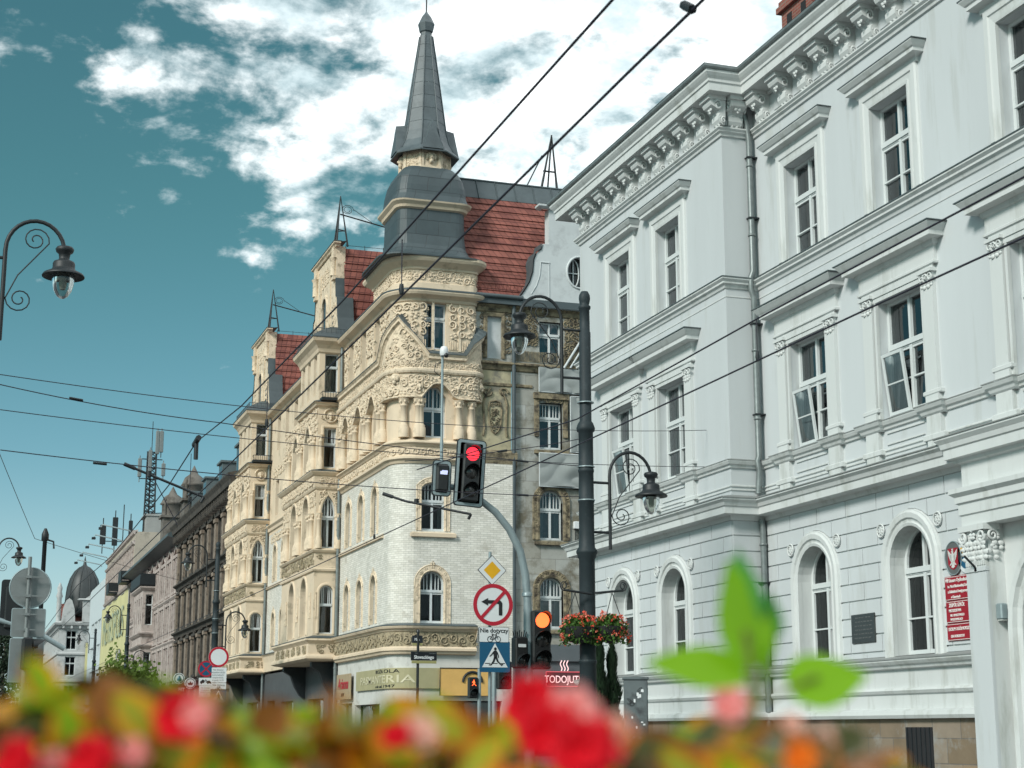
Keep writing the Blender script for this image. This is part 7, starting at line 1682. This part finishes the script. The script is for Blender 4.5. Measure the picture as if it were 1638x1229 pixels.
t = thing("poplar", "dark upright poplar at the street's left edge beside the sign backs", "tree", (1.42, 60, .1), 0); r = random.Random(8); b = MB(); b.tube([(0, 0, 0), (0, 0, 4.6)], [.12, .02], 6); b.build("trunk", M['dkbrick'], t); b = MB()
for k in range(3500):
    z = .8 + 4.7 * r.random() ** 1.05; rr = .75 * (1 - ((z - .8) / 4.75) ** 1.6) ** .8 * math.sqrt(r.random()) * (.8 + .3 * math.sin(z * 5)); a = r.uniform(0, 2 * PI); rquad(b, (rr * math.cos(a), rr * math.sin(a), z), r.uniform(.04, .1), r, 0)
b.build("crown", leafmat('poplar_leaves', (.03, .05, .03), .2, .5, .5), t)
# ---- overhead wires ----------------------------------------------------------------
def wire(name, label, pts, r=.012, sag=0.0, n=10, fittings=(), group=None):
    P = []
    for p, q in zip(pts[:-1], pts[1:]):
        for i in range(n): s_ = i / n; P.append(tuple(p[k] + (q[k] - p[k]) * s_ - (sag * 4 * s_ * (1 - s_) if k == 2 else 0) for k in range(3)))
    P.append(pts[-1]); o0 = P[0]; t = thing(name, label, "wire", o0, 0, group); sub = lambda p: (p[0] - o0[0], p[1] - o0[1], p[2] - o0[2])
    b = MB(); b.tube([sub(p) for p in P], r, 5); b.build("strand", M['wirem'], t)
    for p, q, rr in fittings:
        b = MB(); b.tube([sub(p), sub(q)], rr, 6); b.build("fitting", M['iron'], t)
    return t
W = lambda x, pts: [(x, y, z) for y, z in pts]
m1 = W(3.75, [(-6, 6.5), (9, 6.07), (17, 6.06), (24, 6.18), (29, 6.47)]); m1b = W(3.75, [(29, 6.47), (33, 6.25), (46, 6.1), (60, 6.45)])
wire("messenger_wire", "upper of the two thick wires crossing the sky to the left of the spire", m1, .0105, 0, 6, [((3.75, 28.7, 6.5), (3.75, 29.3, 6.46), .05), ((3.75, 29.0, 6.45), (3.75, 29.0, 6.15), .04)])
wire("messenger_wire", "far stretch of the upper wire running down the street", m1b + W(3.75, [(90, 6.1), (130, 6.4)]), .012, 0, 6)
wire("contact_wire", "lower of the two thick wires crossing in front of the red roof", W(3.8, [(-6, 5.52), (9, 5.52), (30, 5.5), (60, 5.5), (140, 5.5)]), .0105, .015, 5, [((3.8, 8.0, 5.52), (3.8, 8.12, 5.6), .03)])
wire("messenger_wire", "upper wire of the far track sweeping across the white building", W(8.4, [(-4, 6.35), (11, 6.06), (16, 6.02), (22, 5.9), (31, 6.5)]), .011, 0, 6)
wire("contact_wire", "lower wire of the far track sweeping across the white building's pilasters", W(8.4, [(-4, 5.52), (14, 5.54), (30, 5.5), (60, 5.5), (140, 5.5)]), .011, .01, 5)
for x, y, za, zb, lab in ((3.78, 21.9, 5.5, 6.13, 'dropper between the two thick wires before the near bay of the cream tenement'), (3.78, 29.9, 5.5, 6.4, 'dropper between the two thick wires against the sky beside the far bay'), (3.78, 14.6, 5.5, 6.05, 'dropper between the two thick wires in front of the turret cornice'), (8.4, 16.2, 5.53, 6.02, 'dropper between the far track wires in front of the white building'), (8.4, 34.5, 5.5, 6.4, 'dropper between the far track wires in front of the white brick wall')):
    t = thing("wire_dropper", lab, "wire", (x, y, za), 0, "droppers between the tram wires"); b = MB(); b.tube([(0, 0, 0), (0, 0, zb - za)], .006, 4); b.build("strand", M['wirem'], t); b = MB(); b.lathe([(.02, .0), (.028, .04), (.02, .1)], n=6); b.build("clip", M['iron'], t)
A1, A2, A3 = (.25, 24.6, 6.55), (.3, 24.6, 6.02), (.34, 24.6, 5.42)
wire("span_wire", "highest thin span wire from the near kerb to the white wall", [A1, (15.2, 31.84, 7.85)], .007, .28, 24); wire("span_wire", "second thin span wire anchored beside the white wall's first floor window", [A2, (15.2, 31.88, 7.04)], .007, .2, 24)
wire("span_wire", "third span wire reaching the tram pole's upper clamp", [(.26, 24.6, 6.4), (3.75, 26.1, 6.3), (10.95, 28.5, 6.32)], .008, .05, 12, [((9.5, 28.02, 6.28), (9.75, 28.1, 6.28), .02), ((1.3, 25.05, 6.35), (1.5, 25.13, 6.34), .02)]); wire("span_wire", "lowest span wire reaching the tram pole's lower clamp", [A3, (10.95, 28.5, 5.73)], .008, .12, 20, [((9.5, 28.0, 5.64), (9.75, 28.1, 5.65), .02), ((1.7, 25.0, 5.36), (1.9, 25.06, 5.36), .02)])
wire("guy_wire", "short guy wire slanting from the tram pole above its upper clamp", [(10.95, 28.5, 6.85), (9.0, 27.6, 6.35), (7.2, 27.4, 6.05)], .008, .02, 6, [((9.2, 27.7, 6.4), (9.0, 27.6, 6.35), .022)])
wire("span_wire", "thin wire dropping from the upper left sky to the far pole", [(-1.2, 40, 11.8), (2.6, 71, 9.3), (14.5, 110, 11)], .012, .1, 10)
for x, y, z, lab in ((3.0, 29.6, 5.98, "dark registration arm holding the near track's lower wire over the far roofs"), (8.4, 31.0, 5.9, "dark registration arm holding the far track's lower wire before the brick wall")):
    t = thing("registration_arm", lab, "wire fitting", (x, y, z), 0)
    k = 1 if x < 5 else .9; s_ = 1
    if x < 5: pts = [(-.45, 0, .12), (0, 0, -.05), (1.0, 0, -.42)]
    else: pts = [(-.62, .3, .13), (-.2, .1, -.03), (.95, -.6, -.33)]
    b = MB(); b.tube(pts, .024, 6); b.tube([pts[0], tuple(a + (c - a) * .45 for a, c in zip(pts[0], pts[1]))], .036, 6); b.build("arm", M['iron'], t); b = MB(); b.tube([pts[2], (pts[2][0] - .05, pts[2][1], pts[2][2] - .1)], .03, 6); b.lathe([(.05, -.05), (.05, .05)], (0, 0, -.04), 6); b.build("clamp", M['iron'], t)
    if x < 5: b = MB(); b.tube([(0.05, 0, -.05), (.55, 0, -.95)], .008, 4); b.build("stay", M['wirem'], t)
# ---- flower box close to the lens ----------------------------------------------------
# box frame: s = metres to the right along the railing, q = metres away from the photographer, height above ground in metres
FB = thing("flower_box", "long planter on the near railing filled with begonias", "planter", (0, 0, 0), rad(-18.56))
b = MB(); b.cbox(-.75, .75, .78, 1.12, 1.12, 1.30, .015); b.build("trough", mat('planter_green', (.05, .07, .05), .6), FB)
b = MB(); b.box(-.73, .73, .80, 1.10, 1.27, 1.305); b.build("soil", mat('soil', (.03, .022, .016), .95), FB)
b = MB()
for x in (-.6, .6): b.tube([(x, .95, .1), (x, .95, 1.12)], .025, 8)
b.tube([(-.75, .95, 1.1), (.75, .95, 1.1)], .02, 8); b.build("railing", M['iron'], FB)
lg = [leafmat('begonia_green', (.27, .43, .012), .5, .35, .3), leafmat('begonia_olive', (.42, .40, .02), .5, .35, .3), leafmat('begonia_bronze', (.24, .085, .015), .4, .35, .35), leafmat('begonia_amber', (.75, .34, .012), .5, .35, .25, (.55, .16, .01)), leafmat('begonia_dark', (.05, .055, .012), .25, .45, .3)]
pr = leafmat('petal_red', (.72, .012, .025), .35, .4, .25); pp = leafmat('petal_pink', (.9, .36, .34), .4, .4, .12); po = leafmat('petal_orange', (.85, .22, .02), .4, .4, .2); ps = leafmat('petal_salmon', (.86, .52, .42), .4, .4, .1)
STEM = leafmat('begonia_stem', (.16, .18, .04), .2, .5, .2); SPR = leafmat('sprig_green', (.24, .50, .012), .5, .35, .15); SPR2 = leafmat('sprig_deep_green', (.06, .25, .045), .4, .35, .15)
def blade(b, c, ax, nrm, L_, W_, mi=0, cup=.25, tip=.5, rim=None):
    """heart-shaped leaf: c base, ax direction, nrm face normal"""
    ax = Vector(ax).normalized(); nrm = Vector(nrm); nrm = (nrm - ax * nrm.dot(ax)).normalized(); sdv = ax.cross(nrm); c = Vector(c); rows = []
    for i in range(7):
        t = i / 6; w_ = W_ * (math.sin(PI * min(t * .92 + .08, 1)) ** .75) * (1.15 - tip * t); mid = c + ax * (L_ * t) - nrm * (cup * L_ * t * t * .5)
        rows.append([mid + sdv * (w_ * k / 2) + nrm * (abs(k) ** 1.5 * cup * W_ * .22) for k in (-1, -.5, 0, .5, 1)])
    if rim is None: b.loft(rows, False, False, mi, True)
    else:
        b.loft([r[1:4] for r in rows], False, False, mi, True); b.loft([r[:2] for r in rows], False, False, rim, True); b.loft([r[3:] for r in rows], False, False, rim, True)
def blossom(b, c, r_, rng_, mi=0, n=9, face=(0, -1, .35)):
    f_ = Vector(face).normalized(); u = f_.orthogonal().normalized(); v = f_.cross(u)
    for k in range(n):
        a = 2 * PI * k / n + rng_.uniform(-.2, .2); lay = .55 if k % 2 else 1.0; d_ = u * math.cos(a) + v * math.sin(a)
        blade(b, Vector(c), d_ * lay + f_ * (.75 - .5 * lay), f_, r_ * (.75 + .3 * lay), r_ * .95, mi, -.3, .2)
fr = random.Random(77)
# plants: (s, q, label, foliage top profile [(s, height)], colour weights, blossoms [(s, q, h, r, petal)])
def plant(s0, s1, label, top, wts, blos, nleaf):
    t = thing("begonia", label, "flower", (0, 0, 0), rad(-18.56), "begonias in the flower box")
    def hmax(s):
        for (a, ha), (c, hc) in zip(top[:-1], top[1:]):
            if a <= s <= c: return ha + (hc - ha) * (s - a) / (c - a)
        return top[0][1] if s < top[0][0] else top[-1][1]
    b = MB(); st = MB()
    for k in range(nleaf):
        s = fr.uniform(s0, s1); q = fr.uniform(.84, 1.06); h = hmax(s) - .016 - .075 * fr.random() ** 1.4; L_ = fr.uniform(.032, .054); a = fr.uniform(0, 2 * PI)
        ax = Vector((math.cos(a), math.sin(a), fr.uniform(-.4, .35))); nr = Vector((fr.gauss(0, .35), -.45 + fr.gauss(0, .3), .8)); mi = fr.choices(range(5), [wts[0] * 1.5, wts[1], wts[2] * .7, wts[3] * .7, wts[4] * 1.2])[0]
        blade(b, Vector((s, q, h)) - ax.normalized() * L_ * .5, ax, nr, L_, L_ * fr.uniform(.7, 1.0), mi, .3, .5, 3 if mi < 2 and k % 3 == 0 else mi)
        if k % 2 == 0: st.tube([(s, q, h), (s + fr.gauss(0, .01), q, h - .06), ((s0 + s1) / 2 + fr.gauss(0, .02), .95, 1.29)], .0022, 5)
    b.build("foliage", lg, t); st.build("stems", STEM, t)
    for s, q, h, r_, m_ in blos:
        b = MB(); blossom(b, (s, q - .05, h), r_ * .66, fr, 0, 11); b.build("blossom", m_, t)
    PLANTS.append(t); return t
H0 = 1.4
PLANTS = []
plant(-.34, -.17, "begonia at the left end of the flower box with bronze and green leaves", [(-.34, 1.416), (-.27, 1.43), (-.235, 1.448), (-.21, 1.436), (-.17, 1.428)], (6, 3, 2, .8, 3.5), [(-.225, .86, 1.383, .013, pp), (-.238, .85, 1.385, .02, pr), (-.185, .86, 1.388, .014, pp), (-.202, .85, 1.385, .022, pr)], 150)
plant(-.18, -.085, "begonia with one pink centred red bloom below the far round sign", [(-.18, 1.43), (-.155, 1.418), (-.135, 1.428), (-.11, 1.414), (-.085, 1.416)], (5, 3, 1.5, 1.2, 2.2), [(-.163, .87, 1.405, .024, pr), (-.150, .84, 1.407, .013, pp)], 95)
plant(-.10, .0, "begonia with yellow green leaves and a small salmon bud below the corner shop", [(-.1, 1.41), (-.08, 1.42), (-.05, 1.425), (-.02, 1.422), (0, 1.40)], (4, 4, 1.2, 1.8, 1.8), [(-.045, .86, 1.398, .016, ps), (-.056, .85, 1.397, .014, pr)], 95)
plant(-.03, .055, "begonia with the largest crimson bloom in the middle of the flower box", [(-.03, 1.40), (0, 1.385), (.02, 1.385), (.055, 1.40)], (3, 3.5, .5, 3, 1.5), [(.010, .88, 1.412, .026, pr), (.03, .87, 1.408, .022, pp), (.018, .86, 1.398, .028, pr), (.035, .85, 1.39, .03, pr), (.0, .85, 1.365, .028, po), (.048, .86, 1.398, .017, ps)], 80)
plant(.05, .13, "begonia with olive leaves and a pale pink bud before the cabinet", [(.05, 1.402), (.09, 1.405), (.13, 1.415)], (1.5, 4, 1.5, 2.5, 2.5), [(.112, .9, 1.412, .017, pp), (.052, .86, 1.397, .014, po)], 85)
plant(.12, .21, "begonia with dark bronze leaves and faded pink petals right of the white corner", [(.12, 1.412), (.16, 1.412), (.185, 1.4), (.21, 1.385)], (1, 2, 2.5, 1.2, 5), [(.147, .92, 1.402, .011, ps), (.162, .91, 1.395, .010, ps), (.139, .85, 1.386, .016, po)], 95)
plant(.20, .34, "low begonia with green and amber leaves at the right end of the flower box", [(.2, 1.385), (.25, 1.38), (.3, 1.374), (.34, 1.374)], (3.5, 3, 1.5, 2, 1.5), [(.285, .9, 1.383, .018, po)], 90)
# the biggest leaves at the front of the box
for s, q, h, L_, mi, k in ((-.205, .86, 1.432, .034, 2, 0), (-.222, .86, 1.418, .04, 0, 0), (-.168, .86, 1.414, .046, 1, 0), (-.19, .85, 1.424, .036, 1, 0), (-.24, .86, 1.442, .03, 0, 0), (-.285, .86, 1.428, .036, 0, 0), (-.262, .87, 1.408, .04, 4, 0), (-.244, .86, 1.398, .042, 0, 0), (-.215, .85, 1.396, .044, 4, 0),
                           (-.13, .86, 1.40, .055, 0, 1), (-.118, .86, 1.42, .03, 2, 1), (-.092, .86, 1.412, .042, 2, 2), (-.06, .86, 1.416, .042, 0, 2), (-.035, .87, 1.418, .04, 1, 2), (-.078, .86, 1.40, .045, 3, 2), (-.018, .86, 1.392, .05, 3, 3), (-.012, .85, 1.404, .04, 1, 3), (-.052, .85, 1.383, .045, 0, 2),
                           (.04, .86, 1.38, .045, 0, 3), (.085, .86, 1.394, .055, 1, 4), (.068, .87, 1.39, .04, 4, 4), (.1, .86, 1.385, .05, 1, 4), (.132, .87, 1.402, .052, 4, 5), (.155, .87, 1.396, .05, 4, 5), (.178, .87, 1.39, .045, 2, 5), (.205, .86, 1.38, .045, 0, 6), (.165, .86, 1.38, .04, 3, 5), (-.3, .86, 1.41, .045, 0, 0), (-.15, .86, 1.39, .05, 0, 1), (.11, .86, 1.39, .045, 0, 4), (.03, .86, 1.372, .045, 1, 3), (-.1, .86, 1.388, .05, 4, 2), (-.25, .86, 1.385, .05, 1, 0)):
    b = MB(); a = fr.uniform(-.9, .9) + PI / 2; blade(b, (s - .5 * L_ * math.cos(a), q - .03, h - .012 - .5 * L_ * math.sin(a)), (math.cos(a), fr.uniform(-.3, .3), math.sin(a)), (fr.gauss(0, .3), -.7, .45 + fr.gauss(0, .25)), L_ * .8, L_ * fr.uniform(.6, .8), 0, .3, .45, 1); b.build("leaf", [lg[mi], lg[3] if mi in (0, 1) else lg[2]], PLANTS[k])
# bright green sprig standing above the bed
t = thing("leafy_sprig", "bright green leafy sprig standing tall above the begonias", "plant", (0, 0, 0), rad(-18.56)); q = 1.0
b = MB(); b.tube([(.150, q, 1.29), (.148, q, 1.38), (.146, q, 1.43), (.143, q, 1.46)], [.004, .003, .0025, .002], 6)
for s, h in ((.112, 1.438), (.186, 1.432), (.156, 1.44)): b.tube([(.147, q, 1.415), (s, q, h)], .0016, 5)
b.build("stem", STEM, t)
b = MB(); blade(b, (.148, q, 1.437), (-.18, .1, 1), (.3, -1, .1), .070, .044, 0, .15, .75); b.build("leaf", SPR, t)
b = MB(); blade(b, (.146, q + .01, 1.462), (-.12, 0, 1), (-.5, -1, .1), .05, .03, 0, .15, .75); blade(b, (.152, q + .012, 1.455), (.25, 0, .7), (.4, -1, .3), .03, .03, 0, .2, .6); b.build("leaf", SPR2, t)
b = MB(); blade(b, (.142, q, 1.434), (-1, -.2, .12), (0, -.75, .5), .064, .036, 0, .15, .6); b.build("leaf", SPR, t)
b = MB(); blade(b, (.168, q, 1.425), (1, .1, .2), (-.1, -.8, .45), .052, .046, 0, .2, .7); b.build("leaf", SPR, t)
b = MB(); blade(b, (.154, q, 1.428), (.1, 0, 1), (.8, -.7, .1), .026, .016, 0, .2, .7); b.build("leaf", SPR, t)
def sheet(name, pts, z, m, kind='structure'):
    b = MB(); b.add([(x, y, z) for x, y in pts], [tuple(range(len(pts)))]); return b.build(name, m, kind=kind)
sheet("ground", [(-900, -300), (900, -300), (900, 1800), (-900, 1800)], -.02, M['asphalt'])
sheet("road", [(.9, -60), (9.6, -60), (9.6, 600), (.9, 600)], -.012, M['asphalt'])
def slab(name, x0, x1, y0, y1):
    b = MB(); b.box(x0 + .14, x1, y0, y1, -.05, .12); o = b.build(name, M['paving'], kind='structure')
    b = MB(); b.cbox(x0, x0 + .13, y0, y1, -.05, .125, .015); b.build("kerb", M['kerb'], kind='structure'); return o
slab("pavement", 9.6, 16.05, -40, 41.0)
slab("pavement", 9.6, 15.6, 60.3, 250)
b = MB(); b.box(-6, .76, -40, 300, -.05, .12); b.build("pavement", M['paving'], kind='structure')
b = MB(); b.cbox(.77, .9, -40, 300, -.05, .125, .015); b.build("kerb", M['kerb'], kind='structure')
for x in (3.3, 4.3, 7.9, 8.9):
    b = MB(); b.box(x - .035, x + .035, -40, 300, -.05, -.006); b.build("tram_rail", M['steelrail'], kind='structure')
# ------------------------------------------------------------------ camera
cam = bpy.data.cameras.new("camera"); co = bpy.data.objects.new("camera", cam); COL.objects.link(co); sc.camera = co
cam.sensor_width = 36; cam.lens = 36 * 2589 / 1638; cam.clip_end = 3000; cam.clip_start = .05
co.location = (0, 0, 1.4); co.rotation_euler = (rad(90 + 12.07), 0, rad(-18.56))
cam.dof.use_dof = True; cam.dof.focus_distance = 45; cam.dof.aperture_fstop = 5
# ------------------------------------------------------------------ light
SUN_EL, SUN_AZ = 34, -122        # azimuth of the sun measured clockwise from +Y
d = Vector((math.sin(rad(SUN_AZ)) * math.cos(rad(SUN_EL)), math.cos(rad(SUN_AZ)) * math.cos(rad(SUN_EL)), math.sin(rad(SUN_EL))))
sl = bpy.data.lights.new("sun", 'SUN'); sl.energy = 2.3; sl.angle = rad(14); sl.color = (1, .965, .92)
so = bpy.data.objects.new("sun", sl); COL.objects.link(so); so.rotation_euler = (-d).to_track_quat('-Z', 'Y').to_euler()
w = bpy.data.worlds.new("World"); sc.world = w; w.use_nodes = True
nt = w.node_tree; N = nt.nodes; L = nt.links; bg = N["Background"]; bg.inputs["Strength"].default_value = .1
sky = N.new("ShaderNodeTexSky"); sky.sky_type = 'NISHITA'; sky.sun_disc = False; sky.sun_elevation = rad(SUN_EL); sky.sun_rotation = rad(SUN_AZ)
sky.air_density = 1.0; sky.dust_density = 1.0; sky.ozone_density = 2.0
tc = N.new("ShaderNodeTexCoord"); sep = N.new("ShaderNodeSeparateXYZ"); L.new(tc.outputs["Generated"], sep.inputs[0])
def math_(op, a, b_=None, cl=False):
    n = N.new("ShaderNodeMath"); n.operation = op; n.use_clamp = cl
    for i, x in enumerate((a, b_)):
        if x is None: continue
        if isinstance(x, (int, float)): n.inputs[i].default_value = x
        else: L.new(x, n.inputs[i])
    return n.outputs[0]
def mr_(x, a, b_, c=0.0, d_=1.0, smooth=True):
    n = N.new("ShaderNodeMapRange"); n.interpolation_type = 'SMOOTHSTEP' if smooth else 'LINEAR'
    L.new(x, n.inputs[0])
    for i, v in zip((1, 2, 3, 4), (a, b_, c, d_)): n.inputs[i].default_value = v
    return n.outputs[0]
# tint the clear sky towards the teal of the photograph's grading
tint = N.new("ShaderNodeMix"); tint.data_type = 'RGBA'; tint.blend_type = 'MULTIPLY'; tint.inputs[0].default_value = 1
tn = N.new("ShaderNodeMix"); tn.data_type = 'RGBA'; L.new(mr_(sep.outputs["Z"], 0.03, .34), tn.inputs[0]); tn.inputs["A"].default_value = (.56, .74, .74, 1); tn.inputs["B"].default_value = (.34, .64, .465, 1)
L.new(sky.outputs[0], tint.inputs["A"]); L.new(tn.outputs["Result"], tint.inputs["B"])
# flat cloud layer: direction projected on a plane overhead
zc = math_('MAXIMUM', sep.outputs["Z"], .03); zc2 = math_('ADD', zc, .34)
px = math_('DIVIDE', sep.outputs["X"], zc2); py = math_('DIVIDE', sep.outputs["Y"], zc2)
cb = N.new("ShaderNodeCombineXYZ"); L.new(px, cb.inputs[0]); L.new(py, cb.inputs[1])
def noise(scale, detail, rough, loc=(0, 0, 0), dist=0.0):
    mp = N.new("ShaderNodeMapping"); mp.inputs["Location"].default_value = loc; L.new(cb.outputs[0], mp.inputs[0])
    n = N.new("ShaderNodeTexNoise"); n.inputs["Scale"].default_value = scale; n.inputs["Detail"].default_value = detail; n.inputs["Roughness"].default_value = rough; n.inputs["Distortion"].default_value = dist
    L.new(mp.outputs[0], n.inputs["Vector"]); return n.outputs["Fac"]
n1 = noise(12.5, 10, .60, (1.7, 4.2, 0), .12); n2 = noise(2.6, 4, .5, (5.0, 2.0, 0))
# cover grows towards +X and the zenith (the bright cloud bank over the roofs)
az = math_('ARCTAN2', sep.outputs["X"], sep.outputs["Y"])
azb = mr_(az, rad(2), rad(17), -.105, .13)
elb = mr_(sep.outputs["Z"], .18, .42, -.17, .12)
cov = math_('ADD', math_('ADD', math_('MULTIPLY', n1, 1.0), math_('MULTIPLY', n2, .35)), math_('ADD', azb, elb))
den = mr_(cov, .66, .92)
# bright tops, greyer thick parts
sh = noise(12.5, 8, .6, (1.73, 4.17, 0), .12)
ccol = N.new("ShaderNodeMix"); ccol.data_type = 'RGBA'; L.new(mr_(sh, .34, .62), ccol.inputs[0]); ccol.inputs["A"].default_value = (5.2, 6.3, 6.6, 1); ccol.inputs["B"].default_value = (10.8, 11.2, 11.2, 1)
hz = N.new("ShaderNodeMix"); hz.data_type = 'RGBA'; L.new(mr_(sep.outputs["Z"], .0, .17, .55, 0.0), hz.inputs[0]); L.new(tint.outputs["Result"], hz.inputs["A"]); hz.inputs["B"].default_value = (4.6, 5.6, 5.9, 1)
cm = N.new("ShaderNodeMix"); cm.data_type = 'RGBA'; L.new(math_('MULTIPLY', den, .97), cm.inputs[0]); L.new(hz.outputs["Result"], cm.inputs["A"]); L.new(ccol.outputs["Result"], cm.inputs["B"])
L.new(cm.outputs["Result"], bg.inputs["Color"])
# ------------------------------------------------------------------ render look
sc.view_settings.view_transform = 'Standard'; sc.view_settings.look = 'None'; sc.view_settings.exposure = .6; sc.view_settings.gamma = 1
sc.render.engine = 'CYCLES'; sc.cycles.max_bounces = 6; sc.cycles.diffuse_bounces = 3; sc.cycles.glossy_bounces = 3; sc.cycles.transparent_max_bounces = 12
sc.cycles.use_denoising = True
